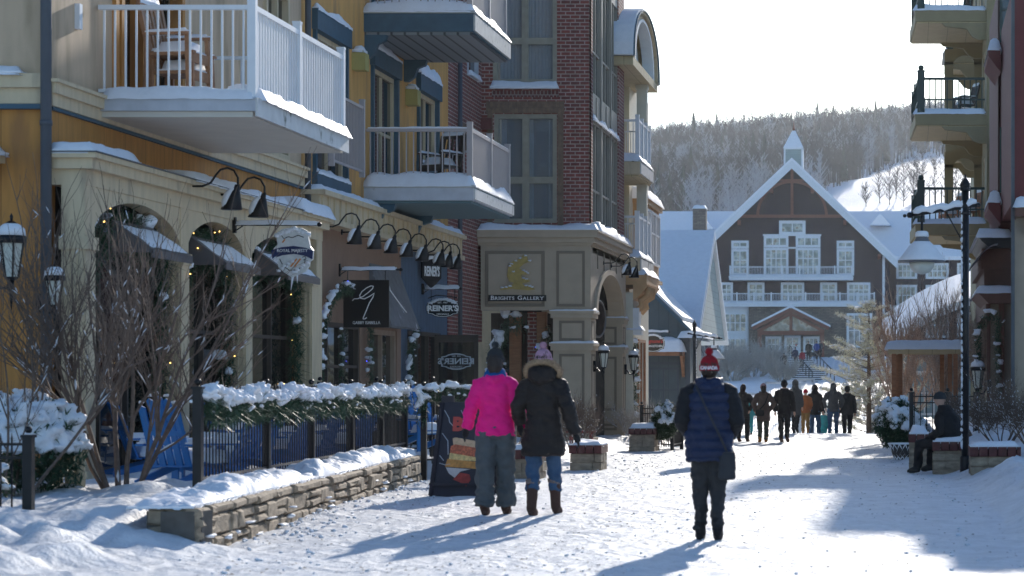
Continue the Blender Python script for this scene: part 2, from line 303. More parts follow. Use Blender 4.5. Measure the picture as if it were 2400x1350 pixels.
# ================================================================ ground, hill, haze
def lerp_tab(tab, y):
    if y <= tab[0][0]: return tab[0][1]
    for (a_, b), (c, d) in zip(tab, tab[1:]):
        if y <= c:
            t = (y-a_)/(c-a_); t = t*t*(3-2*t); return b + (d-b)*t
    return tab[-1][1]
PROF = [(0,0),(22.7,0),(27,.05),(40,.0),(66,-.17),(73,-.09),(76,-.14),(81,-.7),(100,-2.2),(140,-2.),(160,-1.3),(205,1.6),(240,4.),(330,5.),(420,7.),(900,30.),(6000,40.)]
def sm(a_, b, x): t = min(1, max(0, (x-a_)/(b-a_))); return t*t*(3-2*t)
def wallX(Y): return -6.07 - (Y-20.7)*.0755            # street face of the low stone wall
def gz(X, Y):
    z = lerp_tab(PROF, Y); n = fb(X*1.2, Y*.8)
    if Y > 110: return z + .5*n
    street = .03*fb(X*4.2, Y*2.6, 3) + .03*fb(X*.9, Y*.5, 8)
    for tx in (-1.75, -.75):                            # wheel ruts in the packed snow
        street -= .018*math.exp(-((X-tx-.12*math.sin(Y*.12))/.12)**2)*sm(30, 42, Y)*(1-sm(66,76,Y))
    L = 0
    if Y < 37:                                          # left: patio behind the stone wall, heaped snow in front of its near end
        wx = wallX(Y); back = sm(20.2, 21.3, Y)
        inn = sm(wx-.42, wx-.75, X) if Y > 20.9 else sm(-5.4, -7.0, X)
        L = inn*(.30*back + .14*(1-back)) + inn*.34*abs(n)*(1.15-.35*back)
        if X > wx and X < wx+.7 and Y > 20.7: L = max(L, -.05*(1-sm(.0,.2,X-wx))+(.09*abs(fb(X*2.2, Y*2.4, 4)))*(1-sm(.05, .5, X-wx)))
        if Y < 21.2: L += .2*sm(-5.6, -6.6, X)*max(0, fb(X*1.1+3, Y*1.3, 2)+.1)
    elif Y < 60:
        L = sm(-6.0-.02*(Y-37), -7.0-.02*(Y-37), X)*(.22+.3*abs(n))
    else: L = sm(-5.9, -7.0, X)*(.25+.35*abs(n))*(1-sm(76, 90, Y))
    R_ = 0
    rx = lerp_tab([(0,1.0),(20,1.0),(33,.75),(38,.55),(46,-.3),(60,-.75),(75,-1.1),(90,-1.2)], Y)
    R_ = sm(rx, rx+.9, X)*(.28+.45*abs(n)+.1*n)*(1-sm(78, 95, Y)) + .35*sm(rx+.9, rx+2.2, X)*sm(34, 39, Y)*(1-sm(50,60,Y))
    return z + street + L + R_
def ground():
    xs = [-3000,-1200,-500,-200,-90,-50,-32,-22,-16,-13]; x = -11.
    while x < 4.2: xs.append(x); x += .085
    xs += [5,7,10,15,24,40,80,200,600,1500,3000]
    ys = [-60,-30,-10,0,5,10,14]; y = 16.
    while y < 6000: ys.append(y); y += max(.1, .0048*y) if y < 76 else (.8 if y < 110 else .06*y)
    g = MB(); n = len(ys)
    g.v = [(x, y, gz(x, y)) for x in xs for y in ys]
    g.f = [(i*n+j, (i+1)*n+j, (i+1)*n+j+1, i*n+j+1) for i in range(len(xs)-1) for j in range(n-1)]; g.sm = [True]*len(g.f)
    g.build('snowy_street_ground', M['street'], kind='structure', normals=False)
ground()
def hz(X, Y):
    t = max(0, (Y-330)/770)
    z = 6 + 108*min(t, 1)**.92 + max(0, t-1)*25 + .09*X + 3
    return z + 9*fb(X*.008, Y*.006, 5, 3) + .5*fb(X*.05, Y*.05, 2)
M['hillsnow'] = snowmat('hill_snow', (.86,.87,.9), .5, .35, None, .6, 1.0)
def hill():
    g = MB(); xs = [-900+i*14 for i in range(125)]; ys = [330+j*11 for j in range(100)]; n = len(ys)
    g.v = [(x, y, hz(x, y) if y > 331 else -5) for x in xs for y in ys]
    g.f = [(i*n+j, (i+1)*n+j, (i+1)*n+j+1, i*n+j+1) for i in range(len(xs)-1) for j in range(n-1)]; g.sm = [True]*len(g.f)
    g.build('ski_hill', M['hillsnow'], kind='structure', normals=False)
hill()
def clearing(px, py):      # open pistes on the hill: the trees keep off them
    if px > 1925 and py > 455-(px-1925)*.40 and py > 368: return True
    if 1640 < px < 1990 and abs(py-(425-(px-1780)*.36)) < 12: return True
    if 1500 < px < 1645 and abs(py-(312-(px-1590)*.12)) < 11: return True
    if 1500 < px < 1620 and py < 300: return False
    return False
def tree_bits(g, x, y, z, h, rs, k=12, spread=.5, w=.11):
    """bare tree as a tapered trunk and many fine upswept limbs"""
    lean = rs.uniform(-.05,.05)*h
    def tri(p, q, r0):
        dx, dz = q[0]-p[0], q[2]-p[2]; l = math.hypot(dx, dz) or 1; nx, nz = -dz/l*r0, dx/l*r0
        g.v += [(p[0]-nx, p[1], p[2]-nz), (p[0]+nx, p[1]+.5*r0, p[2]+nz), (q[0], q[1], q[2])]; o = len(g.v); g.f.append((o-3, o-2, o-1)); g.sm.append(False)
    tri((x,y,z-.5), (x+lean,y,z+h), w*1.1)
    tri((x+.02,y+w,z-.5), (x+lean,y-w,z+h*.95), w*.8)
    for i in range(k):
        t = rs.uniform(.28 if k < 30 else .1,.95); a_ = rs.uniform(0, 6.28); L = h*(1.05-t)*rs.uniform(.5,1)*spread*(1 if k < 30 else min(1, .45+t))+.6
        p = (x+lean*t, y, z+h*t); q = (p[0]+math.cos(a_)*L*.75, p[1]+math.sin(a_)*L*.75, p[2]+L*rs.uniform(.5,1.1)); tri(p, q, w*.55)
        for j in range(2):
            s = rs.uniform(.3,.8); p2 = [p[m]+(q[m]-p[m])*s for m in range(3)]
            tri(p2, (p2[0]+rs.uniform(-.5,.5)*L*.7, p2[1]+rs.uniform(-.3,.3)*L, p2[2]+L*rs.uniform(.1,.6)), w*.38)
M['forest'] = mat('bare_forest_bark', (.045,.04,.044), .9, .3, .05)
M['forestfrost'] = mat('frosted_twigs', (.3,.31,.34), .9, .2, .1)
M['conifer'] = mat('conifer_needles', (.03,.045,.035), .9, .3, .3)
def forest():
    rs = random.Random(5); g = MB(); g2 = MB(); c = MB(); n = 0
    while n < 10000:
        Y = 470 + (1120-470)*rs.random()**.85; px = rs.uniform(1280, 2480); X = WX(px, Y); Z = hz(X, Y); py = HY-(Z-H)*F/Y
        if clearing(px, py): continue
        if noise.noise(Vector((X*.02, Y*.012, 3))) < -.33 and rs.random() < .75: continue
        n += 1; h = rs.uniform(6.5, 15)*(1-.15*(Y > 900))
        fr = noise.noise(Vector((X*.018+9, Y*.015, 1))) + .5*rs.random() > .42
        if rs.random() < .018 + (.12 if px > 2000 and Y > 1000 else 0):
            for l in range(6):
                zz = Z+h*.12+h*.15*l; r = h*.17*(1-l/6.5)
                c.rings([(X,Y,zz,r,r),(X,Y,zz+h*.26,.05,.05)], 7, False, False)
            continue
        tree_bits(g2 if fr else g, X, Y, Z, h, rs, 9 if Y > 800 else 13, .5, .10+Y*.00012)
    g.build('leafless_forest', M['forest'], kind='stuff', normals=False)
    g2.build('frosted_forest', M['forestfrost'], kind='stuff', normals=False)
    c.build('conifer_forest', M['conifer'], kind='stuff', normals=False)
forest()
def haze():
    b = MB(); b.box(-700, 600, -40, 1560, -12, 190)
    m = bpy.data.materials.new('haze'); m.use_nodes = True; t = m.node_tree; t.nodes.remove(t.nodes['Principled BSDF'])
    v = t.nodes.new('ShaderNodeVolumePrincipled'); v.inputs['Color'].default_value = (.82,.9,1,1); v.inputs['Density'].default_value = 0.00008; v.inputs['Anisotropy'].default_value = .62
    t.links.new(v.outputs[0], t.nodes['Material Output'].inputs['Volume'])
    b.build('haze', m, kind='stuff')
haze()

def litter():
    rs = random.Random(8); g = MB(); c = MB(); 
    for i in range(5200):                               # grit and trodden dirt, thicker along the left-hand walking line
        Y = 17+55*rs.random()**1.5; X = rs.gauss(-3.2, 2.0) if rs.random() < .7 else rs.uniform(-6, 1.)
        if fb(X*.8, Y*.5, 21) < -.02 or (Y < 37 and X < wallX(Y)+.15) or X < -6.9: continue
        z = gz(X, Y)+.004; r = rs.uniform(.004, .016)*(1+Y*.012); a_ = rs.uniform(0, 6.28)
        g.add([(X+r*math.cos(a_+k*2.09)*rs.uniform(.5,1.4), Y+r*2.2*math.sin(a_+k*2.09)*rs.uniform(.5,1.4), z+(r*.5 if k == 1 else 0)) for k in range(3)], [(0,1,2)])
    for i in range(1000):                               # crumbs of broken snow
        Y = 17+40*rs.random()**1.3
        if rs.random() < .55 and 20.9 < Y < 36: X = wallX(Y)+abs(rs.gauss(.05, .35))
        else: X = rs.uniform(-6.2, .9)
        if (Y < 37 and X < wallX(Y)+.02): continue
        r = rs.uniform(.008, .03)*(1 if X < -5 or X > .3 else .6); c.blob((X, Y, gz(X, Y)+r*.3), (r, r*rs.uniform(.8,1.4), r*.7), 5, 4, .9, i)
    g.build('street_grit', mat('grit', (.16,.15,.14), .9, .3, 30), kind='stuff', normals=False); c.build('snow_crumbs', M['snow'], kind='stuff', normals=False)
litter()
# ================================================================ builders shared by the facades
def window(par, T, u0, u1, z0, z1, fm, fw=.07, cols=2, rows=(), pane='glass', d=0., curtain=False, mw=.05, name='window', proud=.03, deep=.1, arch=0):
    f = MB(T)
    f.box(u0, u0+fw, d-deep, d+proud, z0, z1); f.box(u1-fw, u1, d-deep, d+proud, z0, z1)
    f.box(u0+fw, u1-fw, d-deep, d+proud, z0, z0+fw); f.box(u0+fw, u1-fw, d-deep, d+proud, z1-fw, z1)
    iu0, iu1, iz0, iz1 = u0+fw, u1-fw, z0+fw, z1-fw
    for i in range(1, cols):
        c = iu0 + (iu1-iu0)*i/cols; f.box(c-mw/2, c+mw/2, d-deep+.01, d+proud-.01, iz0, iz1)
    for r in rows:
        c = iz0 + (iz1-iz0)*r; f.box(iu0, iu1, d-deep+.02, d+proud-.014, c-mw/2, c+mw/2)
    fo = f.build(name, fm, par)
    g = MB(T); g.box(iu0-.01, iu1+.01, d-deep+.03, d-deep+.045, iz0-.01, iz1+.01); g.build('pane', M['glassc' if curtain else pane], fo)
    if curtain:
        c = MB(T); n = 60
        for k in range(cols):
            a_, b = iu0+(iu1-iu0)*k/cols, iu0+(iu1-iu0)*(k+1)/cols; cov = .8 if curtain == 1 else .3; vs = []; 
            for side in (0, 1):
                L_ = (b-a_)*cov*(.62 if side == 0 else .55); m_ = 18; o = []
                for i in range(m_+1):
                    t = i/m_; uu = (a_+.03+L_*t) if side == 0 else (b-.03-L_*t)
                    o.append((uu, d-deep-.12+.03*math.sin(t*m_*1.35)+.01*math.sin(t*9), t))
                vs = [(q[0], q[1], iz0) for q in o] + [(q[0]+(.05*math.sin(q[2]*3) if side else 0), q[1], iz1) for q in o]
                c.add(vs, [(i, i+1, m_+2+i, m_+1+i) for i in range(m_)], True)
        c.build('curtain', M['curtain'], fo)
    return fo
def railrun(b, p, q, z, h, step=.122, pk=.02, posts=(), pw=.09, rail=.06, mid=None, postz=.12, balls=False):
    """railing from p to q (x,y) with floor z"""
    dx, dy = q[0]-p[0], q[1]-p[1]; L = math.hypot(dx, dy)
    b.bar((p[0],p[1],z+h), (q[0],q[1],z+h), rail, rail*.8); b.bar((p[0],p[1],z+.08), (q[0],q[1],z+.08), rail*.7, rail*.6)
    if mid: b.bar((p[0],p[1],z+mid), (q[0],q[1],z+mid), rail*.7, rail*.5)
    n = max(1, int(L/step))
    for i in range(n):
        t = (i+.5)/n; b.box(p[0]+dx*t-pk/2, p[0]+dx*t+pk/2, p[1]+dy*t-pk/2, p[1]+dy*t+pk/2, z+.08, z+h)
    for t in posts:
        x, y = p[0]+dx*t, p[1]+dy*t; b.box(x-pw/2, x+pw/2, y-pw/2, y+pw/2, z-.02, z+h+postz)
        if balls: b.blob((x, y, z+h+postz+.04), pw*.6, 8, 5)
        else: b.prism([(x-pw*.55,y-pw*.55),(x+pw*.55,y-pw*.55),(x+pw*.55,y+pw*.55),(x-pw*.55,y+pw*.55)], 'z', z+h+postz, z+h+postz+.03)
    return b
XW = -9.85
# ================================================================ beige building with the storefront
BB = thing('beige_building', 'beige stucco building with cream arched shopfront and white railed balcony, nearest on the left', 'building', (-11, 33, 0))
T1 = TL(XW)
door = (29.9, 32.75, 4.93, 7.1); archw = (36.9, 38.3, 4.95, 7.6)
w = MB(T1); w.wall(27.7, 39.2, -.3, 0, 4.62, 13, [door, archw]); w.box(27.7, 27.9, -7, -.3, 4.62, 13); w.build('upper_wall', M['beige'], BB)
w = MB(T1); w.wall(27.7, 39.2, -.3, 0, 4.0, 4.62); w.box(27.7, 27.9, -7, -.3, -.3, 4.62); w.box(27.7, 27.9, -.3, -.0, -.3, 4.0); w.box(38.6,39.2,-.3,0,-.3,4.); w.build('lower_wall', M['ochre'], BB)
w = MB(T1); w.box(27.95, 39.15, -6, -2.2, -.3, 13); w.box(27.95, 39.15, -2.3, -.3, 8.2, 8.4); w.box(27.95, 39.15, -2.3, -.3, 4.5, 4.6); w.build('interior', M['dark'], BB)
w = MB(T1)                                            # belt band of two steps
w.box(27.62, 39.15, 0, .07, 4.64, 4.78); w.box(27.58, 39.15, 0, .12, 4.78, 4.9); w.box(27.54, 39.15, 0, .16, 4.9, 4.94)
w.box(27.62, 27.7, -7, .0, 4.66, 4.84); w.box(27.56, 27.7, -7, 0, 4.84, 5.0); w.build('belt_band', M['cream'], BB)
s = MB(); s.snow(-16.8, -10.1, 27.5, 27.74, 5.0, .09, .08, 3, over=.0, edge=.1); s.build('snow', M['snow'], BB)
f = MB(T1); f.box(27.6, 27.7, -7, .02, 4.6, 4.655); f.box(27.7, 39.15, .0, .05, 4.6, 4.638); f.build('drip_edge', M['teal'], BB)
dp = MB(); dp.tube([(-9.83, 27.55, .3), (-9.83, 27.55, 13)], .062, 14)
for z in (1.5, 4.4, 7.4): dp.tube([(-9.83,27.55,z),(-9.83,27.55,z+.06)], .07, 14)
M['pipe'] = mat('blue_grey_pipe', (.075,.085,.1), .5, .08); dp.build('drainpipe', M['pipe'], BB)
dp = MB(); dp.tube([(-9.74, 39.2, 4.1), (-9.74, 39.2, 13)], .05, 10); dp.build('drainpipe', M['pipe'], BB)
# patio door with golden timber trim
fr = MB(T1); u0, u1, z0, z1 = door
for a_ in (u0, u0+.22, 30.95, 31.35, u1-.12): fr.box(a_, a_+.12, -.12, .05, z0, z1)
fr.box(u0, u1, -.1, .06, z1-.1, z1+.14)
dr = fr.build('patio_door', M['ochre'], BB)
g = MB(T1); g.box(u0, u1, -.2, -.18, z0, z1); g.build('pane', M['glassd'], dr)
window(BB, T1, *archw, M['cream'], .1, 2, (.5, .78), proud=.05)
a_ = MB(T1); pts = [(37.6+.85*math.cos(t), 7.6+.6*math.sin(t)) for t in [math.pi*i/12 for i in range(13)]]
a_.prism([(p[0], p[1]) for p in pts], 'y', 0, .0) if False else None
n_ = len(pts); vs = [(p[0], .0, p[1]) for p in pts]+[(p[0], .07, p[1]) for p in pts]; a_.add(vs, [tuple(range(n_)), tuple(range(2*n_-1, n_-1, -1))]+[(i, i+1, n_+i+1, n_+i) for i in range(n_-1)]); a_.build('arched_head', M['cream'], BB)
m = MB(T1); m.box(28.55, 28.65, 0, .06, 5.65, 5.95); m.build('wall_socket', M['white'], BB)
# --- balcony
X0, X1, Y0, Y1, ZF = XW, -7.9, 29.25, 34.0, 4.93
b = MB(); b.box(X0, X1, Y0, Y1, ZF-.17, ZF); BAL = b.build('balcony', M['greyw'], BB)
b = MB(); b.box(X0, X1-.05, Y0+.05, Y1-.05, ZF-.24, ZF-.172); b.build('soffit', M['soffit'], BAL)
b = MB(); b.box(X1, X1+.025, Y0-.02, Y1+.02, ZF-.235, ZF-.01); b.build('weathered_fascia', M['slab'], BAL)
r = MB(); xr, yr = X1-.06, Y0+.07
railrun(r, (X0+.03, yr), (xr-.04, yr), ZF, 1.09, .128, .022, (), rail=.07)
railrun(r, (xr, yr), (xr, Y1-.1), ZF, 1.09, .125, .04, (0, .47, 1), .1, .08)
railrun(r, (X0+.03, Y1-.1), (xr, Y1-.1), ZF, 1.09, .128, .022, (), rail=.06)
r.build('railing', M['white'], BAL)
s = MB(); s.snow(X0+.1, X1-.02, Y0+.0, Y0+.45, ZF, .13, .07, 2, lump=.5, edge=.2); s.snow(X1-.42, X1+.02, Y0+.2, Y1, ZF, .17, .07, 5, lump=.6, edge=.22, over=.05); s.build('snow', M['snow'], BAL)
# --- shopfront: pilasters, curved fascia, canopies
XS = -9.43; TS = TL(XS)
pil = [27.7, 31.35, 34.4, 38.2]
for y in pil:
    p = MB(TS); p.box(y, y+.34, -.28, 0, 0, 3.15); p.box(y-.04, y+.38, -.3, .04, 0, .45); p.box(y-.03, y+.37, -.3, .03, 3.0, 3.15)
    for k in (.07, .15, .23): p.box(y-.014, y+.0, -.28+k-.0, -.28+k+.025, .5, 2.95)
    p.build('pilaster', M['cream'], BB)
bays = list(zip(pil, pil[1:]))
fa = MB(TS)
for y0_, y1_ in bays:                                   # segmental arched head of each bay
    n_ = 14; a0, a1 = y0_+.34, y1_; top = 3.74
    pr = [(a0+(a1-a0)*i/n_, 3.28+.38*math.sin(math.pi*i/n_)**.6) for i in range(n_+1)]
    for (ya, za), (yb, zb) in zip(pr, pr[1:]):
        fa.add([(ya,-.25,za),(yb,-.25,zb),(yb,-.25,top),(ya,-.25,top),(ya,-.02,za),(yb,-.02,zb),(yb,-.02,top),(ya,-.02,top)], [(0,1,2,3),(7,6,5,4),(0,4,5,1),(3,2,6,7)])
    fa.box(y0_, y0_+.34, -.28, -.01, 3.15, 3.74)
    c = (y0_+.17); fa.prism([(c-.22, 0)]*0 or [(c-.2, 3.55), (c+.2, 3.55), (c+.34, 3.9), (c-.34, 3.9)], 'y', 0, .0) if False else None
fa.box(38.54, 38.9, -.28, -.01, 0, 3.74); fa.box(27.7, 38.9, -.42, 0, 3.74, 3.92); fa.box(27.62, 38.95, -.42, .1, 3.92, 4.04); fa.box(27.56, 38.98, -.42, .16, 4.04, 4.1)
fa.build('curved_fascia', M['cream'], BB)
fl = MB(TS); fl.box(27.54, 39.0, -.42, .18, 4.102, 4.115); fl.build('flashing', M['pipe'], BB)
s = MB(); s.snow(XS-.42, XS+.14, 27.56, 29.3, 4.115, .13, .08, 3, over=.01); s.snow(XS-.42, XS+.17, 31.4, 33.6, 4.115, .13, .08, 8, over=.02); s.snow(XS-.42, XS+.17, 33.6, 36.2, 4.115, .1, .08, 8.4, over=.02, lump=.8); s.snow(XS-.42, XS+.17, 37, 38.95, 4.115, .2, .08, 9, over=.03); s.build('snow', M['snow'], BB)
# recessed shop glass
for y0_, y1_ in bays: window(BB, TS, y0_+.34, y1_, .05, 3.5, M['darkbrown'], .09, 3, (.62,), 'glassd', -.34, proud=.02, name='shop_window')
bk = MB(TS); bk.box(27.9, 38.5, -.46, -.43, 0, 3.7); bk.build('shop_interior', M['dark'], BB)
M['canopy'] = mat('canopy_metal', (.09,.085,.09), .45, .1)
def canopy(y0_, y1_, k):
    t = MB(TS); z1, z0_ = 3.42, 3.06; t.add([(y0_,-.1,z1),(y1_,-.1,z1),(y1_,.4,z0_),(y0_,.4,z0_),(y0_,-.1,z1-.03),(y1_,-.1,z1-.03),(y1_,.4,z0_-.03),(y0_,.4,z0_-.03)], [(0,1,2,3),(7,6,5,4),(0,4,5,1),(3,2,6,7),(1,5,6,2),(0,3,7,4)])
    t.add([(y0_,-.1,z1-.03),(y0_,.4,z0_-.03),(y0_,-.1,z0_-.03),(y0_+.02,-.1,z1-.03),(y0_+.02,.4,z0_-.03),(y0_+.02,-.1,z0_-.03)], [(0,1,2),(5,4,3),(0,3,4,1),(1,4,5,2)]); t.box(y0_,y1_,.375,.398,z0_-.09,z0_-.02)
    c = t.build('canopy', M['canopy'], BB)
    s = MB(); s.snow(XS-.02, XS+.36, y0_+.1, y1_-.1, 0, .035, .06, k, over=.0, edge=.1, lump=1.6, zf=lambda x, y: z1+.004-(x-XS+.1)*(z1-z0_)/.5, drop=0); s.build('snow', M['snow'], c)
canopy(28.9, 30.5, 1); canopy(32.0, 33.7, 2); canopy(35.2, 37.1, 3)
# cream hood on the face toward the street end, far left
h = MB(TC(27.5)); h.box(-14, -10.35, -.2, .25, 3.98, 4.08); h.box(-14, -10.42, -.2, .18, 3.86, 3.98)
n_ = 8; pr = [(-14, 3.86)] + [(-10.5-.75*(i/n_)**.6, 3.86-.5*(i/n_)) for i in range(n_+1)] + [(-14, 3.36)]
h.prism(pr, 'y', -.2, .1); h.build('scrolled_hood', M['cream'], BB)
s = MB(); s.snow(-14, -10.3, 27.24, 27.7, 4.08, .1, .08, 1, over=.0); s.build('snow', M['snow'], BB)

# ================================================================ mustard building
YB = thing('mustard_building', 'mustard stucco building with teal trimmed windows, two balconies and brown and blue shopfronts below', 'building', (-11, 45, 0))
wa = (39.95, 42.3, 4.95, 7.33); sd_ = (44.25, 46.5, 5.0, 7.3); wc = (48.4, 50.5, 5.9, 7.35); wu = (44.3, 46.6, 8.25, 10.4)
w = MB(T1); w.wall(39.2, 51.7, -.3, 0, 4.15, 13, [wa, sd_, wc, wu]); w.build('upper_wall', M['mustard'], YB)
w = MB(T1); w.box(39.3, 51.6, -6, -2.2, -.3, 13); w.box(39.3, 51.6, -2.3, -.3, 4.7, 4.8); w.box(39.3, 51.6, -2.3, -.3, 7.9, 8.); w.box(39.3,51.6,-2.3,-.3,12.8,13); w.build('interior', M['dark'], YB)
for (o, nm, cols, rows) in ((wa,'window',2,(.0,)), (sd_,'sliding_door',2,(.5,)), (wc,'window',2,()), (wu,'window',2,())):
    u0, u1, z0, z1 = o; fo = window(YB, T1, u0+.1, u1-.1, z0, z1-.02, M['taupe' if nm == 'x' else 'cream'], .09, cols, [q for q in rows if q], name=nm, proud=.0, d=-.03)
    c = MB(T1); c.box(u0, u0+.1, -.1, .06, z0, z1-.02); c.box(u1-.1, u1, -.1, .06, z0, z1-.02); c.box(u0-.06, u1+.06, -.1, .1, z1-.02, z1+.32)
    if nm == 'window' : c.box(u0-.04, u1+.04, -.1, .09, z0-.26, z0)
    c.build('teal_casing', M['teal'], fo)
    s = MB(); s.snow(XW, XW+.12, u0-.05, u1+.05, z1+.32, .09 if u0 < 48 else .2, .06, u0, over=.0, edge=.06, lump=.9); s.build('snow', M['snow'], fo)
    if nm == 'window' and z0 < 6: s = MB(); s.snow(XW, XW+.11, u0, u1, z0, .07, .06, u0, over=.0, edge=.06, lump=1); s.build('snow', M['snow'], fo)
r = MB(); railrun(r, (-9.62, 40.3), (-9.62, 42.55), 5.1, 1.2, .11, .02, (0, 1), .09, .06); r.bar((-9.85,42.5,6.25),(-9.6,42.5,6.25),.04); r.build('juliet_railing', M['taupe'], YB)
for y, z in ((42.75, 7.0), (47.3, 6.9)):
    v = MB(T1); v.box(y, y+.3, 0, .24, z, z+.3); v.box(y+.03, y+.2, .0, .2, z+.3, z+.34); vo = v.build('vent_hood', mat('yellow_vent', (.42,.36,.12), .6, .08), YB)
    s = MB(); s.snow(XW, XW+.22, y, y+.3, z+.34, .1, .05, y, over=0, edge=.1); s.build('snow', M['snow'], vo)
def balcony(par, x0, x1, y0, y1, zf, slabm, th, railm, sofm, h=1.0, snow=.2, posts=(0, .5, 1), brk=(), seed=1., fascia2=None, mid=None, railtop=True):
    b = MB(); b.box(x0, x1, y0, y1, zf-th, zf-.03); bo = b.build('balcony', slabm, par)
    b = MB(); b.box(x0, x1-.04, y0+.05, y1-.05, zf-th-.05, zf-th-.003); b.build('soffit', sofm, bo)
    b = MB(); b.box(x0, x1+.03, y0-.03, y1+.03, zf-.03+.003, zf+.02); b.box(x1+.002, x1+.035, y0-.0, y1, zf-th+.02, zf-.05); b.build('fascia', fascia2 or M['slab'], bo)
    r = MB(); xr, yr = x1-.08, y0+.1
    railrun(r, (x0+.03, yr), (xr-.04, yr), zf, h, .13, .02, (), rail=.07, mid=mid); railrun(r, (xr, yr), (xr, y1-.1), zf, h, .11, .045, posts, .1, .08)
    railrun(r, (x0+.6, y1-.1), (xr, y1-.1), zf, h, .13, .02, (), rail=.05)
    r.build('railing', railm, bo)
    s = MB(); s.snow(x0+.0, x1, y0, y1, zf+.02, snow, .09, seed, over=.045, edge=.3, lump=.5); 
    if railtop: s.snow(x0+.05, xr, yr-.03, yr+.03, zf+h+.03, .03, .05, seed, over=0, edge=.03); s.snow(xr-.03, xr+.03, yr, y1-.1, zf+h+.03, .03, .05, seed, over=0, edge=.03)
    s.build('snow', M['snow'], bo)
    for (y, l, hh, m_) in brk:
        k = MB(); pr = [(x0, zf-th-.05), (x0+l, zf-th-.05), (x0+l*.92, zf-th-.05-hh*.25), (x0+l*.6, zf-th-.05-hh*.38), (x0+l*.45, zf-th-.05-hh*.8), (x0+l*.2, zf-th-.05-hh), (x0, zf-th-.05-hh)]
        k.prism([(p[0], p[1]) for p in pr], 'y', y, y+.16); k.build('bracket', m_, bo)
    return bo
M['soffb'] = mat('grey_soffit_boards', (.2,.21,.21), .7, .1, 4, board='h', bw=.3)
def sofb():
    m, t, p = newmat('soffit_planks'); L = t.links.new; g = t.nodes.new('ShaderNodeNewGeometry'); sp = t.nodes.new('ShaderNodeSeparateXYZ'); L(g.outputs[0], sp.inputs[0])
    md = t.nodes.new('ShaderNodeMath'); md.operation = 'PINGPONG'; md.inputs[1].default_value = .12; L(sp.outputs[0], md.inputs[0]); r = t.nodes.new('ShaderNodeValToRGB')
    r.color_ramp.elements[0].position = .012; r.color_ramp.elements[0].color = (.05,.055,.06,1); r.color_ramp.elements[1].position = .03; r.color_ramp.elements[1].color = (.22,.24,.25,1); L(md.outputs[0], r.inputs[0]); L(r.outputs[0], p.inputs['Base Color']); p.inputs['Roughness'].default_value = .7; return m
M['planks'] = sofb()
M['fasc'] = mat('pale_fascia', (.5,.5,.47), .7, .1, 5, dirt=((.2,.2,.18), 7, .62))
B2 = balcony(YB, XW, -7.87, 43.7, 47.6, 8.17, M['teal'], .36, M['taupe'], M['planks'], snow=.22, brk=((43.75,.4,.42,M['teal']), (47.15,.45,.42,M['teal'])), seed=4, fascia2=M['fasc'])
B3 = balcony(YB, XW, -7.87, 43.7, 48.0, 5.02, M['greyw'], .26, M['taupe'], mat('teal_soffit', (.1,.17,.19), .7, .06), h=1.02, snow=.24, brk=((43.8,.55,.5,M['teal']), (47.0,.6,.5,M['teal'])), seed=9)
# battened cream parapet over the shops, drip mouldings, shop walls
pp = MB(TL(-9.55)); pp.box(39.2, 51.7, -.3, 0, 4.17, 4.52); pp.box(39.15, 51.7, -.3, .1, 4.52, 4.6); pp.box(39.15, 51.7, -.3, .06, 4.08, 4.17)
y = 39.3
while y < 51.6: pp.box(y, y+.07, 0, .03, 4.17, 4.52); y += .42
pp.build('battened_parapet', M['cream'], YB)
s = MB(); s.snow(-9.85, -9.47, 39.2, 43.6, 4.6, .1, .08, 2, over=0, edge=.1); s.snow(-9.85, -9.47, 48.2, 51.6, 4.6, .14, .08, 3, over=0, edge=.1); s.build('snow', M['snow'], YB)
w = MB(T1); archo = (39.9, 43.4, .1, 2.5); gdoor = (44.2, 46.5, .05, 2.45)
w.wall(39.2, 46.9, -.3, 0, -.3, 4.08, [archo, gdoor]); w.build('brown_shop_wall', M['brown'], YB)
rdoor = (47.6, 51.0, .05, 2.5); w = MB(T1); w.wall(46.9, 51.7, -.3, -.02, -.3, 4.08, [rdoor]); w.build('blue_shop_wall', M['blue'], YB)
window(YB, T1, 39.9, 43.4, .1, 2.5, M['darkbrown'], .08, 3, (.7,), 'glassd', -.05, name='shop_window')
window(YB, T1, 44.2, 46.5, .05, 2.45, mat('tan_frame', (.35,.25,.18), .6), .09, 2, (), 'glassd', -.05, name='shop_door')
window(YB, T1, 47.6, 51.0, .05, 2.5, M['darkbrown'], .08, 3, (), 'glassd', -.07, name='shop_window')
dd = MB(TC(50.0)); dd.box(-9.8, -9.72, 0, .05, .1, 2.45); dd.box(-8.98, -8.9, 0, .05, .1, 2.45); dd.box(-9.72, -8.98, 0, .05, 2.3, 2.45); dd.box(-9.72,-8.98,0,.05,.1,.35); dd.box(-9.72,-8.98,.0,.045,.95,1.05)
od = dd.build('open_glass_door', M['darkbrown'], YB); g = MB(TC(50.0)); g.box(-9.72,-8.98,.02,.03,.35,2.3); g.build('pane', glassmat('door_glass', (.02,.02,.02), .75), od)
def plaque(cx, cz, w_, h_, k=.18):
    """outline of the oval-with-steps house sign"""
    a_, b = w_/2, h_/2; o = []
    for sx, sy, rev in ((1,1,0), (-1,1,1), (-1,-1,0), (1,-1,1)):
        q = [(a_, b*.28), (a_*.93, b*.34), (a_*.93, b*.6), (a_*.66, b*.68), (a_*.5, b*.86), (a_*.25, b*.97), (0, b)]
        q = [(sx*x, sy*z) for x, z in q]; o += q[::-1][:-0 or None] if rev else q
    r = []
    for p in o:
        if not r or (abs(p[0]-r[-1][0])+abs(p[1]-r[-1][1])) > 1e-5: r.append(p)
    if abs(r[0][0]-r[-1][0])+abs(r[0][1]-r[-1][1]) < 1e-5: r.pop()
    return [(cx+x, cz+z) for x, z in r]
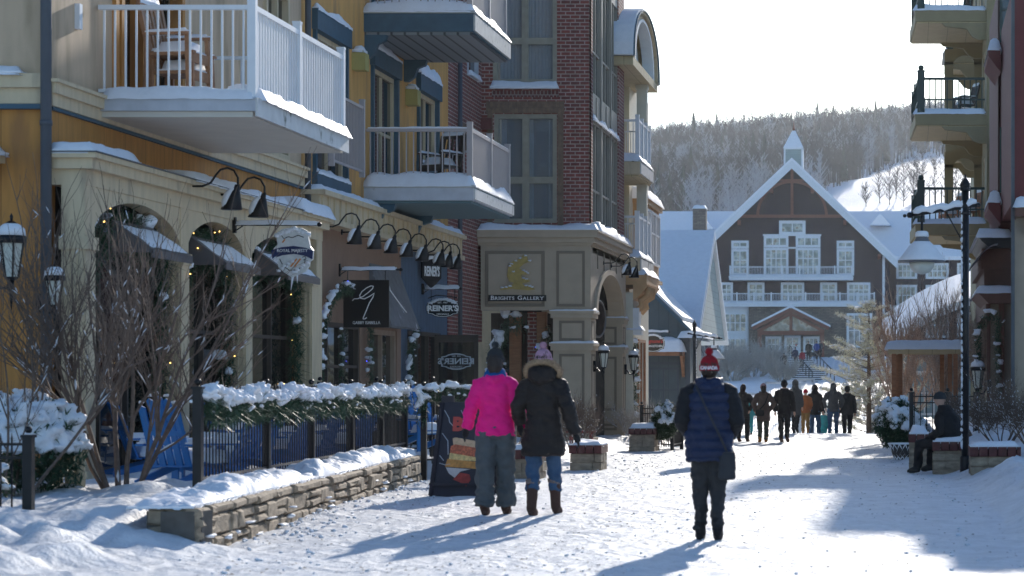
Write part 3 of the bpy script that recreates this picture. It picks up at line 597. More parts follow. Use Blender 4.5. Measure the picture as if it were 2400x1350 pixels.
d_ = MB(); text(d_, "REINER'S", .17, None, (-9.35, 49.93, 1.9), RC, None, mirror=True, bold=.004, sx=1.15)
po = plaque(-9.35, 1.9, .66, .34); pi_ = plaque(-9.35, 1.9, .6, .29)
n_ = len(po); d_.add([(p[0], 49.935, p[1]) for p in po]+[(p[0], 49.935, p[1]) for p in pi_], [(i, (i+1)%n_, n_+(i+1)%n_, n_+i) for i in range(n_)])
text(d_, "ORIGINALS", .05, None, (-9.35, 49.93, 1.79), RC, None, mirror=True); text(d_, "EST. 1967", .045, None, (-9.35, 49.93, 2.01), RC, None, mirror=True)
d_.build('mirrored_lettering', M['curtain'], od)
# ================================================================ brick building with the gallery box
KB = thing('brick_building', 'dark red brick building with tall glazed corner bay over a greige arcade', 'building', (-9, 58, 0))
XB = -7.37; YP = 55.8
wl = (-9.6, -8.12, 8.37, 11.6); wm = (-9.57, -8.12, 5.15, 7.66)
w = MB(TC(YP)); w.wall(XW, XB, -.3, 0, 4.6, 14, [wl, wm]); w.build('camera_side_wall', M['brick'], KB)
w = MB(T1); sw = (53.9, 55.2, 8.35, 9.6); w.wall(51.7, YP, -.3, 0, 2.4, 14, [sw]); w.box(51.7, 52.3, -.3, 0, -.3, 2.4); w.build('recess_wall', M['brick'], KB)
dp = MB(); dp.tube([(-9.74, 52.5, .0), (-9.74, 52.5, 9.5)], .05, 10); dp.build('drainpipe', M['pipe'], KB)
w = MB(T1); w.box(52.8, 55.7, 0, .03, 6.6, 7.2); w.build('soldier_course', M['stoneband'], KB)
window(KB, T1, *sw, M['greyw'], .08, 1, (), 'glassd')
s = MB(); s.snow(XW, XW+.12, sw[0], sw[1], sw[2], .1, .06, 1, over=0, edge=.06); s.build('snow', M['snow'], KB)
TX = TL(XB); gl = (56.4, 61.4)
w = MB(TX).mark(); w.box(YP+.001, gl[0], -.3, 0, 4.6, 14); w.mark(); w.box(gl[1], 62.6, -.3, 0, 4.6, 14); w.build('corner_piers', M['brick'], KB)
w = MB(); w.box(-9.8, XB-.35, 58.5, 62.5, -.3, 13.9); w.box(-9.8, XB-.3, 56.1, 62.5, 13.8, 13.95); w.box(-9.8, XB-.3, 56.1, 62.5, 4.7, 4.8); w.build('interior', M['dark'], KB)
for o in (wl, wm): window(KB, TC(YP), *o, mat('greige_frame', (.33,.3,.23), .6), .1, 2, (.385,) if o is wm else (.29,), d=-.04, curtain=1 if o is wl else 2, mw=.15)
s = MB(); s.snow(wl[0]-.05, wl[1]+.05, YP-.14, YP, wl[2]-.1, .14, .06, 3, over=0, edge=.05, lump=.5); s.build('snow', M['snow'], KB)
w = MB(TC(YP)); w.box(-9.62,-8.08,0,.025,8.05,8.2)
so = w.build('sill_course', brickmat('sill_bricks', (.16,.045,.035), (.12,.035,.03), (.28,.22,.2), .085, .3), KB)
w = MB(TC(YP)); w.box(-9.75,-7.95,0,.04,7.68,7.95); w.box(-8.1,-7.97,0,.035,4.95,7.68); w.box(-9.72,-9.6,0,.035,4.95,7.68); w.build('stone_surround', M['stoneband'], KB)
v = MB(TC(YP)); v.box(-9.84,-9.62,0,.2,7.3,7.55); v.build('vent_hood', mat('brick_red_vent', (.16,.05,.045), .7), KB)
# glazed bay facing the street
fm = mat('bay_frame', (.3,.27,.22), .5, .05, 4); M['bayglass'] = glassmat('bay_glass', (.05,.06,.07), 1, .06)
for k, (z0, z1) in enumerate(((5.05, 7.6), (8.2, 11.0), (11.5, 14))):
    for (a_, b) in ((gl[0], 58.0), (58.2, 59.9), (60.0, gl[1])):
        window(KB, TX, a_, b, z0, z1, fm, .06, 2, (.36,), 'bayglass', -.05, mw=.05, proud=.02)
    s = MB(); s.snow(XB-.06, XB+.05, gl[0], gl[1], z1+.02, .1, .08, k, over=0, edge=.05, lump=1.6); s.build('snow', M['snow'], KB) if k < 1 else None
p = MB(TX).mark(); p.box(gl[0], gl[1], -.2, -.03, 7.6, 8.2); p.mark(); p.box(gl[0], gl[1], -.2, -.03, 11., 11.5); p.mark(); p.box(gl[0], gl[1], -.2, -.03, 4.6, 5.05)
for y in (57.2, 58.1, 59.05, 60.0): p.box(y, y+.03, -.03, -.01, 7.6, 8.2)
p.box(58.0, 58.2, -.12, .0, 5.05, 14); p.box(59.9, 60.0, -.12, .0, 5.05, 14); p.build('spandrel', fm, KB)
# --- greige box and arcade
YG = 55.25; XG = -7.27; GB = KB
def panel(b, T, u0, u1, z0, z1, w_=.06, pr=.02):
    b.mark(); bb = MB(T); bb.box(u0, u0+w_, 0, pr, z0, z1); bb.box(u1-w_, u1, 0, pr, z0, z1); bb.box(u0+w_, u1-w_, 0, pr, z0, z0+w_); bb.box(u0+w_, u1-w_, 0, pr, z1-w_, z1); b.v += []; o = len(b.v); b.v += bb.v; b.f += [tuple(i+o for i in f) for f in bb.f]; b.sm += bb.sm
w = MB(); w.box(-9.78, XG, YG, YG+.35, 3.12, 4.6); w.box(-9.84, -9.7, YG+.35, YP, 3.12, 4.6); w.box(-9.78, XG, YG+.35, 62.1, 4.45, 4.58)
w.box(-8.13, XG, YG+.002, YG+.9, -.3, 3.118)
w.box(-8.13, XG, 61.35, 62.1, -.3, 3.3)
# arched street wall between the piers
n_ = 20; ya, yb = YG+.9, 61.35; pr = [(ya+(yb-ya)*i/n_, 3.05+1.02*math.sqrt(max(0, 1-(2*i/n_-1)**2))) for i in range(n_+1)]
for (y0_, z0_), (y1_, z1_) in zip(pr, pr[1:]):
    w.add([(XG-.35,y0_,z0_),(XG,y0_,z0_),(XG,y1_,z1_),(XG-.35,y1_,z1_),(XG-.35,y0_,4.6),(XG,y0_,4.6),(XG,y1_,4.6),(XG-.35,y1_,4.6)], [(0,1,2,3),(1,2,6,5),(0,4,7,3),(4,5,6,7)])
w.box(XG-.35, XG, YG+.352, YG+.9, 3.12, 4.6); w.box(XG-.35, XG, 61.35, 62.1, 3.3, 4.6)
arc = w.build('arcade', M['galler'], GB)
c = MB()
for (o, z0, z1) in ((.05, 4.6, 4.66), (.1, 4.66, 4.78), (.17, 4.78, 4.9), (.2, 4.9, 4.94)):
    c.box(-9.84, XG+o, YG-o, YG+.3, z0, z1); c.box(XG-.3, XG+o, YG+.3, 62.1+o*.3, z0, z1)
c.build('cornice', M['galler'], arc)
for (x0, x1, y0, y1) in ((-8.13, XG, YG, YG+.9), (-8.13, XG, 61.35, 62.1)):
    c = MB()
    for z in (3.04, 2.3, .55): c.mark(); c.box(x0-.05, x1+.05, y0-.05, y1+.03, z-.1, z); c.box(x0-.08, x1+.08, y0-.08, y1+.05, z, z+.06)
    c.mark(); c.box(x0-.06, x1+.06, y0-.06, y1+.03, -.3, .2); c.build('ledge', M['galler'], arc)
    for z0, z1 in ((2.42, 2.88), (.75, 2.12), (.25, .42)):
        c = MB(); panel(c, TC(y0), x0+.14, x1-.14, z0, z1, .06, .012); panel(c, TL(x1), y0+.14, y1-.14, z0, z1, .05, .012); c.build('moulding', M['gallerd'], arc)
    s = MB()
    for z in (3.1, 2.36): s.snow(x0-.08, x1+.08, y0-.08, y0, z, .04, .05, z, over=0, edge=.04, lump=1.2); s.snow(x1, x1+.08, y0, y1, z, .05, .05, z, over=0, edge=.04, lump=1.2)
    s.build('snow', M['snow'], arc)
c = MB(); panel(c, TC(YG), -9.68, -8.32, 3.2, 4.47, .07, .03); panel(c, TC(YG), -8.05, -7.4, 3.2, 4.47, .06, .02)
for y in (56.4, 57.6, 58.8, 60.0, 61.2): c.mark(); c.box(XG, XG+.02, y, y+.06, 4.12, 4.55)
c.build('moulding', M['gallerd'], arc)
t = MB(); n_ = 24; ym = (ya+yb)/2                        # archivolt
for i in range(n_):
    P = []
    for j in (i, i+1):
        an = math.pi*j/n_
        for rr in (1., 1.12): P.append((ym-math.cos(an)*(yb-ya)/2*rr, 3.05+1.02*math.sin(an)*rr))
    t.add([(XG,P[0][0],P[0][1]),(XG,P[1][0],P[1][1]),(XG,P[3][0],P[3][1]),(XG,P[2][0],P[2][1]),(XG+.06,P[0][0],P[0][1]),(XG+.06,P[1][0],P[1][1]),(XG+.06,P[3][0],P[3][1]),(XG+.06,P[2][0],P[2][1])], [(4,5,6,7),(0,4,7,3),(1,2,6,5)])
t.build('archivolt', M['galler'], arc)
s = MB(); s.snow(-9.84, XG+.18, YG-.2, YG+.5, 4.94, .14, .08, 4, over=.0, edge=.12, lump=.9); s.snow(XG-.3, XG+.2, YG+.4, 62.1, 4.94, .22, .08, 6, over=.0, edge=.16, lump=.9); s.build('snow', M['snow'], arc)
w = MB(TC(57.0)); w.wall(XW, -8.1, -.2, 0, -.3, 3.1, [(-9.7,-8.95,.3,2.9), (-8.85,-8.4,.3,2.9)]); w.build('recessed_shopfront', M['darkbrown'], GB)
window(GB, TC(57.0), -9.7, -8.95, .3, 2.9, M['darkbrown'], .06, 2, (), 'glassd', -.05, name='shop_window'); window(GB, TC(57.0), -8.85, -8.4, .3, 2.9, M['darkbrown'], .05, 1, (), 'glassd', -.05, name='shop_window')
p = MB().mark(); p.box(-9.3, -9.05, 56.3, 56.5, -.3, 3.1); p.mark(); p.box(-8.62,-8.4,56.0,56.2,-.3,3.1); p.build('timber_post', M['wood'], GB)
p = MB(); p.box(-8.83, -8.64, 56.0, 56.3, -.3, 3.1); p.build('brick_post', M['brick'], GB)
w = MB(TL(-8.6)); w.wall(57.3, 62.1, -.1, 0, -.3, 4.4); w.build('arcade_wall', M['galler'], GB)
# ================================================================ cream building with the barrel roof
CB = thing('cream_building', 'cream building with snowy barrel roof over stacked balconies beyond the brick one', 'building', (-8.5, 66, 0))
XA = -6.95
w = MB(); w.box(-12, -8.5, 62.65, 70.7, -.4, 9.6); w.box(-12, -8.9, 63, 71.3, 9.6, 10); w.build('wall', M['cream'], CB)
def barrel():
    yc, hw, zf, rise = 64.1, 3.0, 9.72, 1.5; n_ = 20
    P = lambda k: [(yc-hw*k*math.cos(math.pi*i/n_), zf+rise*k**.5*math.sin(math.pi*i/n_)**.85 + (.0 if k <= 1 else .0)) for i in range(n_+1)]
    def strip(k0, k1, x0, x1):
        a_, b = P(k0), P(k1); m_ = MB()
        vs = [(x0, *p) for p in a_]+[(x0, *p) for p in b]+[(x1, *p) for p in a_]+[(x1, *p) for p in b]; N = n_+1; fs = []
        for i in range(n_): fs += [(i, i+1, N+i+1, N+i), (2*N+i, 3*N+i, 3*N+i+1, 2*N+i+1), (i, 2*N+i, 2*N+i+1, i+1), (N+i, N+i+1, 3*N+i+1, 3*N+i)]
        fs += [(0, N, 3*N, 2*N), (n_, 2*N+n_, 3*N+n_, N+n_)]; m_.add(vs, fs); return m_
    ro = strip(.93, 1.0, -12, XA).build('barrel_roof', M['cream'], CB)
    strip(.78, .93, XA-.3, XA-.1).build('bargeboard', M['cream'], ro); strip(.7, .78, XA-.34, XA-.04).build('arch_trim', M['white'], ro)
    strip(1.0, 1.035, -12, XA+.04).build('roof_edge', M['teal'], ro); strip(1.035, 1.09, -12, XA-.0).build('snow', M['snow'], ro)
    a_ = P(.75); t = MB(); N = len(a_); t.add([(XA-.45, *p) for p in a_]+[(XA-.5, *p) for p in a_], [tuple(range(N)), tuple(range(2*N-1, N-1, -1))]); t.build('tympanum', M['white'], ro)
    t = MB(); t.box(-10, XA-.02, yc-hw, yc+hw, zf-.22, zf-.0); t.build('soffit', M['oliveb'], ro)
barrel()
M['creamc'] = mat('column_paint', (.66,.62,.5), .6, .05)
for (x0, x1, y0, y1, z0, z1) in ((-7.34, -7.07, 65.2, 65.5, 4.9, 7.0), (-7.34, -7.07, 65.2, 65.5, 7.3, 9.5), (-7.9,-7.78,65.3,65.5,7.3,9.5), (-7.9,-7.76,65.3,65.5,4.9,7.)):
    c = MB(); c.box(x0, x1, y0, y1, z0, z1); c.box(x0-.03, x1+.03, y0-.03, y1+.03, z1-.12, z1); c.box(x0-.03, x1+.03, y0-.03, y1+.03, z0, z0+.14); c.build('column', M['creamc'], CB)
for zf in (7.22, 4.72):
    b = balcony(CB, -8.5, -6.97, 62.7, 65.7, zf, M['cream'], .36, M['white'], M['oliveb'], h=1.05, snow=.18, posts=(0,.35,.7,1), seed=zf, railtop=False)
w = MB(); w.box(-8.5, -7.6, 65.75, 70.6, -.4, 9.6); w.build('end_wall', M['creamc'], CB)
w = MB(); w.box(-8.6, -7.3, 66.6, 70.6, 4.4, 6.55); w.box(-8.6, -7.2, 66.5, 70.7, 6.4, 6.55); w.box(-7.6, -7.2, 66.5, 70.7, 4.3, 4.4)
ob = w.build('oriel_bay', M['golden'], CB)
window(ob, TC(66.6), -7.55, -7.34, 4.9, 6.2, M['white'], .05, 1, (.6,), 'bayglass', .02); 
for a_ in (66.8, 68.1, 69.3): window(ob, TL(-7.3), a_, a_+1.2, 4.8, 6.3, M['white'], .07, 2, (.6,), 'bayglass', .03)
s = MB(); s.snow(-8.6, -7.17, 66.4, 70.7, 6.55, .3, .1, 2, edge=.3); s.snow(-8.5,-7.,65.6,66.6,4.42,.2,.1,3); s.build('snow', M['snow'], ob)
w = MB(); w.box(-8.5, -7.15, 62.65, 65.7, -.4, 3.8); w.build('shop_wall', M['creamc'], CB)
w = MB(); w.box(-8.5, -6.8, 62.7, 65.7, 4.0, 4.28); w.prism([(-7.15,4.0),(-6.75,4.0),(-6.95,3.75),(-7.15,3.6)], 'y', 62.7, 65.6)
for y in (62.8, 63.4, 64.0): w.tube([(-7.1,y+.1,3.3),(-6.95,y+.1,3.45),(-6.98,y+.1,3.6),(-6.8,y+.1,3.72),(-6.78,y+.1,3.95)], .08, 8)
cw = w.build('golden_cornice', M['golden'], CB); s = MB(); s.snow(-8.2, -6.8, 62.7, 65.7, 4.28, .16, .1, 5); s.build('snow', M['snow'], cw)
w = MB(); w.box(-7.3,-6.95,62.68,63.3,2.7,2.85); w.box(-7.25,-7.0,62.66,63.2,2.85,3.4); w.build('ledge', M['white'], CB); s = MB(); s.snow(-7.3,-6.93,62.65,63.3,2.85,.1,.06,2); s.build('snow', M['snow'], CB)
window(CB, TL(-7.15), 63.6, 65.2, .2, 2.6, M['wood'], .08, 2, (), 'glassd', .03, name='shop_window')
# ================================================================ grey-green restaurant with the great snowy roof
GS = thing('restaurant', 'dark grey-green restaurant under a big snow covered roof sloping to the street', 'building', (-12, 96, -1))
def roofbox(b, x0, x1, ya, za, yb, zb, th=.2):
    b.add([(x0,ya,za),(x1,ya,za),(x1,yb,zb),(x0,yb,zb),(x0,ya,za+th),(x1,ya,za+th),(x1,yb,zb+th),(x0,yb,zb+th)], [(0,3,2,1),(4,5,6,7),(0,1,5,4),(1,2,6,5),(2,3,7,6),(3,0,4,7)])
r = MB(); roofbox(r, -26, -8., 92.6, 3.1, 100, 7.4, .14); roofbox(r, -26, -8., 107.4, 3.1, 100, 7.4, .14); ro = r.build('main_roof', M['white'], GS)
r = MB(); roofbox(r, -26, -8.02, 92.6, 3.25, 100, 7.56, .2); roofbox(r, -26, -8.02, 107.4, 3.25, 100, 7.56, .2); r.build('snow', M['snow'], ro)
w = MB(); w.prism([(93.2,-2.5),(106.8,-2.5),(106.8,3.3),(100,7.25),(93.2,3.3)], 'x', -25.5, -9.3); w.prism([(93.,3.3),(107.,3.3),(100,7.3)], 'x', -9.3, -8.15); w.build('gable_wall', M['sage'], GS)
w = MB(); YW = 88.; w.prism([(-14,-2),(-8.0,-2),(-8.0,3.4),(-9.6,5.0),(-14,5.0)], 'y', YW, 93.2); w.build('board_wall', M['shopgrey'], GS)
r = MB(); r.add([(-9.9,YW-.4,5.35),(-7.65,YW-.4,3.15),(-7.65,93,3.15),(-9.9,93,5.35),(-9.9,YW-.4,5.2),(-7.65,YW-.4,3.),(-7.65,93,3.),(-9.9,93,5.2)], [(0,1,2,3),(7,6,5,4),(0,4,5,1),(1,5,6,2),(2,6,7,3),(3,7,4,0)]); r.build('wing_roof', M['teal'], GS)
s = MB(); s.snow(-8.35, -7.4, YW-.5, 92, 3.1, .22, .12, 4); s.add([(-9.9,YW-.3,5.37),(-8.2,YW-.3,3.72),(-8.2,93,3.72),(-9.9,93,5.5),(-9.9,YW-.3,5.46),(-8.2,YW-.3,3.85),(-8.2,93,3.85),(-9.9,93,5.6)], [(0,3,2,1),(4,5,6,7),(0,1,5,4),(1,2,6,5)]); s.build('snow', M['snow'], GS)
w = MB(); w.box(-9.95, -7.95, YW-.06, YW-.01, 2.95, 3.05); w.box(-9.95,-7.95,YW-.1,YW-.01,2.1,2.2); w.box(-8.12,-7.95,YW-.08,YW-.01,-2,2.95); w.build('trim', M['pipe'], GS)
w = MB(); w.box(-9.95, -8.15, YW-1.0, YW-.9, 2.42, 2.58); w.box(-8.25, -8.15, YW-1., YW-.05, 2.42, 2.58); w.bar((-8.2,YW-.95,2.45),(-8.2,YW-.1,1.75),.09); w.box(-8.25,-8.15,YW-.14,YW-.04,1.65,2.45); aw = w.build('timber_awning', M['wood'], GS)
s = MB(); s.snow(-10, -8.12, YW-1.05, YW-.02, 2.59, .5, .1, 6, edge=.45, over=.04); s.build('snow', M['snow'], aw)
window(GS, TC(YW), -9.95, -8.35, .0, 2.0, M['pipe'], .08, 3, (.6,), 'glassd', .05, name='shop_window')
# chimney and lodge
# ================================================================ the lodge
YL0 = 250.; SL = F/YL0
def lx(px): return (px-VX)/SL
def lz(py): return H+(HY-py)/SL
LB = thing('lodge', 'dark lodge with steep gable, arched timber brace and white balconies at the street end', 'building', (lx(1857), YL0, 4))
cx = lx(1857); hw = 10.
w = MB(); zb = lz(600); w.prism([(cx-hw, 2), (cx+hw, 2), (cx+hw, zb), (cx, lz(392)), (cx-hw, zb)], 'y', YL0, YL0+18); w.build('gable_wall', M['lodge'], LB)
r = MB(); s = MB(); tr = MB()
for sg in (-1, 1):
    e0, e1 = (cx+sg*10.9, lz(613)), (cx, lz(378))
    for (bb, o0, o1, ya, yb) in ((r, -.35, 0, YL0-1.2, YL0+18), (s, .002, .28, YL0-1.25, YL0+18)):
        nx, nz = -sg*.0, 1
        bb.add([(e0[0],ya,e0[1]+o0),(e1[0],ya,e1[1]+o0),(e1[0],ya,e1[1]+o1),(e0[0],ya,e0[1]+o1),(e0[0],yb,e0[1]+o0),(e1[0],yb,e1[1]+o0),(e1[0],yb,e1[1]+o1),(e0[0],yb,e0[1]+o1)], [(0,1,2,3),(7,6,5,4),(0,4,5,1),(2,6,7,3),(0,3,7,4),(1,5,6,2)])
    tr.add([(e0[0],YL0-1.3,e0[1]-.85),(e1[0],YL0-1.3,e1[1]-.85),(e1[0],YL0-1.3,e1[1]-.02),(e0[0],YL0-1.3,e0[1]-.02),(e0[0],YL0-1.21,e0[1]-.85),(e1[0],YL0-1.21,e1[1]-.85),(e1[0],YL0-1.21,e1[1]-.02),(e0[0],YL0-1.21,e0[1]-.02)], [(0,1,2,3),(7,6,5,4),(0,4,5,1),(2,6,7,3)])
ro = r.build('main_roof', M['lodget'], LB); s.build('snow', M['snow'], ro); tr.build('bargeboard', M['lodget'], ro)
t = MB(); yb_ = YL0-.55
t.box(lx(1735), lx(1979), yb_-.15, yb_+.15, lz(511), lz(504)); t.box(cx-.14, cx+.14, yb_-.2, yb_+.2, lz(511), lz(376)); t.box(lx(1818), lx(1896), yb_-.15, yb_+.15, lz(426), lz(421))
n_ = 20; ar = [(cx+3.55*-math.cos(math.pi*i/n_), lz(506)+3.5*math.sin(math.pi*i/n_)) for i in range(n_+1)]
for (x0, z0), (x1, z1) in zip(ar, ar[1:]): t.bar((x0,yb_,z0),(x1,yb_,z1),.28,.3,up=(0,1,0))
for sg in (-1, 1):
    for dz in ((2.1, 3.3), (5.45, 6.1), (9.0, 9.6)): t.box(cx+sg*dz[0]-.15, cx+sg*dz[0]+.15, YL0-1.2, YL0, lz(395)-dz[0]*.99-.5, lz(395)-dz[0]*.99)
t.build('timber_truss', M['russet'], LB)
M['lglass'] = glassmat('lodge_glass', (.22,.25,.27), 1, .1)  # colour patches in the glass stand for curtains and warm-lit rooms
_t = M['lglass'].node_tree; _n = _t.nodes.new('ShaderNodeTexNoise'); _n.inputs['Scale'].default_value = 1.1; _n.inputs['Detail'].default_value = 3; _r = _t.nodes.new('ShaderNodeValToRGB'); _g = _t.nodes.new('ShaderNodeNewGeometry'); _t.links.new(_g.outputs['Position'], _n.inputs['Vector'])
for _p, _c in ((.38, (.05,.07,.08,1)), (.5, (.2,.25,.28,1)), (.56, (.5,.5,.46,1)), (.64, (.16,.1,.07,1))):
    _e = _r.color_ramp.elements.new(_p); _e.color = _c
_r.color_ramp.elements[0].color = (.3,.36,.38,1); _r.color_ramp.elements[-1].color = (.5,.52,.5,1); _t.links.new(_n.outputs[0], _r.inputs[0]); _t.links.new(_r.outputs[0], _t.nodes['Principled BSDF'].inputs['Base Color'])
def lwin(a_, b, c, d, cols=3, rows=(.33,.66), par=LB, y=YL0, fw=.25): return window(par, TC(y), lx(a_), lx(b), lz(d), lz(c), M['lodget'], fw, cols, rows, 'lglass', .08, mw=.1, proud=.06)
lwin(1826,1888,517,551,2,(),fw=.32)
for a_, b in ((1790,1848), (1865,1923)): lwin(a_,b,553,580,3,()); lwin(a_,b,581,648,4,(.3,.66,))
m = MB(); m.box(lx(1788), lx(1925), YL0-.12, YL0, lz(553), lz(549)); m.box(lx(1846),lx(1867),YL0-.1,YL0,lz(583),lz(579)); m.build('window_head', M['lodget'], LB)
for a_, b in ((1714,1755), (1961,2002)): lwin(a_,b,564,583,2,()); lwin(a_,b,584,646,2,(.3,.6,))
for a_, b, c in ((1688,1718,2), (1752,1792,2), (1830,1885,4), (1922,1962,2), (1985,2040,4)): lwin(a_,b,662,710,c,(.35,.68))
def lbalc(a_, b, pr, pf, dep=2.):
    x0, x1, z = lx(a_), lx(b), lz(pf); k = MB(); k.box(x0, x1, YL0-dep, YL0, z-.35, z); bo = k.build('balcony', M['lodget'], LB)
    r = MB(); n = int((x1-x0)/1.75); railrun(r, (x0+.1, YL0-dep+.1), (x1-.1, YL0-dep+.1), z, .98, .16, .03, [i/n for i in range(n+1)], .14, .12); r.build('railing', M['lodget'], bo)
    s = MB(); s.snow(x0, x1, YL0-dep, YL0-.2, z+.0, .28, .3, pf, edge=.4, over=.08); s.build('snow', M['snow'], bo)
lbalc(1712, 2000, 628, 650); lbalc(1688, 2052, 690, 712)
w = MB(); w.box(lx(1757), lx(2052), YL0-1.4, YL0, 2, lz(716)); w.build('stone_base', M['stone'], LB)
w = MB(); w.box(lx(1686), lx(1757), YL0-.8, YL0, 2, lz(716)); w.build('pale_bay', M['lodget'], LB)
lwin(1695,1754,732,782,4,(.5,),y=YL0-.8); lwin(1695,1754,790,850,4,(.5,),y=YL0-.8); lwin(1985,2045,735,815,4,(.5,),y=YL0-1.4)
ye = YL0-3.2; t = MB(); e = MB()
for sg in (-1, 1):
    t.bar((cx,ye,lz(727)),(cx+sg*3.9,ye,lz(771)),.3,.4); t.bar((cx,ye,lz(737)),(cx+sg*3.4,ye,lz(779)),.25,.3)
    e.add([(cx,ye-.3,lz(723)),(cx+sg*4,ye-.3,lz(768)),(cx+sg*4,YL0-1.4,lz(768)),(cx,YL0-1.4,lz(723)),(cx,ye-.3,lz(718)),(cx+sg*4,ye-.3,lz(763)),(cx+sg*4,YL0-1.4,lz(763)),(cx,YL0-1.4,lz(718))], [(0,1,2,3),(7,6,5,4),(0,4,5,1),(1,5,6,2),(2,6,7,3),(3,7,4,0)])
    t.box(cx+sg*3.2-.2, cx+sg*3.2+.2, ye, ye+.4, 3, lz(780))
t.box(lx(1785), lx(1927), ye-.1, ye+.2, lz(786), lz(777)); t.box(cx-.15, cx+.15, ye, ye+.2, lz(786), lz(727)); po = t.build('entrance_porch', M['russet'], LB); e.build('snow', M['snow'], po)
g = MB(); g.prism([(cx-3., lz(777)), (cx+3., lz(777)), (cx, lz(738))], 'y', ye+.42, ye+.45); g.build('gable_glass', M['lglass'], po)
lwin(1796,1833,789,826,3,(.5,),y=YL0-1.4); lwin(1884,1922,789,826,3,(.5,),y=YL0-1.4); lwin(1840,1878,787,846,2,(.62,),y=YL0-1.4)
# side wings
w = MB().mark(); w.box(lx(1400), cx-hw, YL0+4, YL0+16, 2, lz(600)); w.mark(); w.box(cx+hw, lx(2420), YL0+4, YL0+16, 2, lz(600)); w.build('side_wing', M['lodge'], LB)
r = MB(); 
for x0, x1 in ((lx(1400), cx-3), (cx+3, lx(2420))): r.mark(); roofbox(r, x0, x1, YL0+3, lz(606), YL0+10, lz(488), .4); roofbox(r, x0, x1, YL0+17, lz(606), YL0+10, lz(488), .4)
wr = r.build('wing_roof', M['snow'], LB)
for a_ in (1990, 2062): 
    d = MB(); c_ = lx(a_ if a_ > 2000 else 1640); zt = lz(498 if a_ > 2000 else 508); d.add([(c_-1.1,YL0+4.2,zt-1.),(c_+1.1,YL0+4.2,zt-1.),(c_,YL0+4.2,zt+.2),(c_-1.1,YL0+9,zt-.9),(c_+1.1,YL0+9,zt-.9),(c_,YL0+9,zt+.2)], [(0,1,2),(0,2,5,3),(1,4,5,2),(3,5,4),(0,3,4,1)]); d.build('dormer', M['snow'], wr)
for a_, b in ((2100,2150),(2170,2225),(2245,2300)):
    lwin(a_,b,612,650,4,(.5,),y=YL0+4); lwin(a_,b,664,714,4,(.5,),y=YL0+4); lwin(a_,b,730,790,4,(.5,),y=YL0+4)
w = MB(); w.box(lx(2075), lx(2350), YL0+2, YL0+4, lz(722), lz(714)); w.box(lx(2068),lx(2074),YL0-.2,YL0+0,4,lz(600)); w.build('wing_trim', M['lodget'], LB)
c = MB(); c.box(lx(1648), lx(1677), YL0-12, YL0-10.5, 8, lz(508)); ch = c.build('chimney', M['stone'], LB); s = MB(); s.snow(lx(1647), lx(1678), YL0-12.1, YL0-10.4, lz(508), .3, .2, 3); s.build('snow', M['snow'], ch)
c = MB(); yc = YL0+4; k = 1.0; X = lambda p: (p-VX)*yc/F; Z = lambda p: H+(HY-p)*yc/F
c.box(X(1841), X(1880), yc-.9, yc+.9, Z(420), Z(348)); cu = c.build('cupola', M['sage'], LB)
c = MB(); c.box(X(1838),X(1842),yc-1,yc+1,Z(410),Z(348)); c.box(X(1879),X(1883),yc-1,yc+1,Z(410),Z(348)); c.box(X(1838),X(1883),yc-1.05,yc+1,Z(352),Z(346)); c.build('cupola_trim', M['lodget'], cu)
c = MB(); a_, b = X(1837), X(1884); m_ = (a_+b)/2; c.add([(a_,yc-1.1,Z(348)),(b,yc-1.1,Z(348)),(b,yc+1.1,Z(348)),(a_,yc+1.1,Z(348)),(m_-.12,yc,Z(304)),(m_+.12,yc,Z(304))], [(0,1,5,4),(1,2,5),(2,3,4,5),(3,0,4),(0,3,2,1)]); c.build('snowy_spire', M['snow'], cu)
c = MB(); c.tube([(m_,yc,Z(306)),(m_,yc,Z(285))], [.16,.02], 8); c.build('finial', M['russet'], cu)
# ================================================================ right side: olive building
OB = thing('olive_building', 'tall olive building with stacked balconies and dark green railings on the right', 'building', (3, 78, 0))
XO = 2.35; YO = 73.
TO = TR(XO)
w = MB(TO); ops = [(75+4*i, 76.6+4*i, z, z+2.1) for i in range(3) for z in (6.4, 9.7, 12.9)]
w.wall(YO, 92, -.3, 0, -.5, 15.4, ops); w.build('street_wall', M['olive'], OB)
w = MB(); w.box(XO, XO+.25, YO-.06, YO, -.5, 15.4); w.box(XO+.0, XO+6, YO-.04, YO, 6.3, 6.5); w.build('corner_board', M['olive'], OB)
w = MB(); w.box(XO+.26, 12, YO-.02, YO+.3, -.5, 15.4); w.build('end_wall', M['oliveb'], OB)
w = MB(); w.box(XO+.35, 12, YO+.4, 91.9, -.5, 15.3); w.box(XO-.3, 12, YO-.3, 92, 15.4, 15.6); w.build('roof', M['dark'], OB)
s = MB(); s.snow(XO-.3, 12, YO-.3, 92, 15.6, .2, .5, 3); s.build('snow', M['snow'], OB)
for o in ops: window(OB, TO, o[0], o[1], o[2], o[3], M['cream'], .1, 2, (.5,), 'glass', -.05)
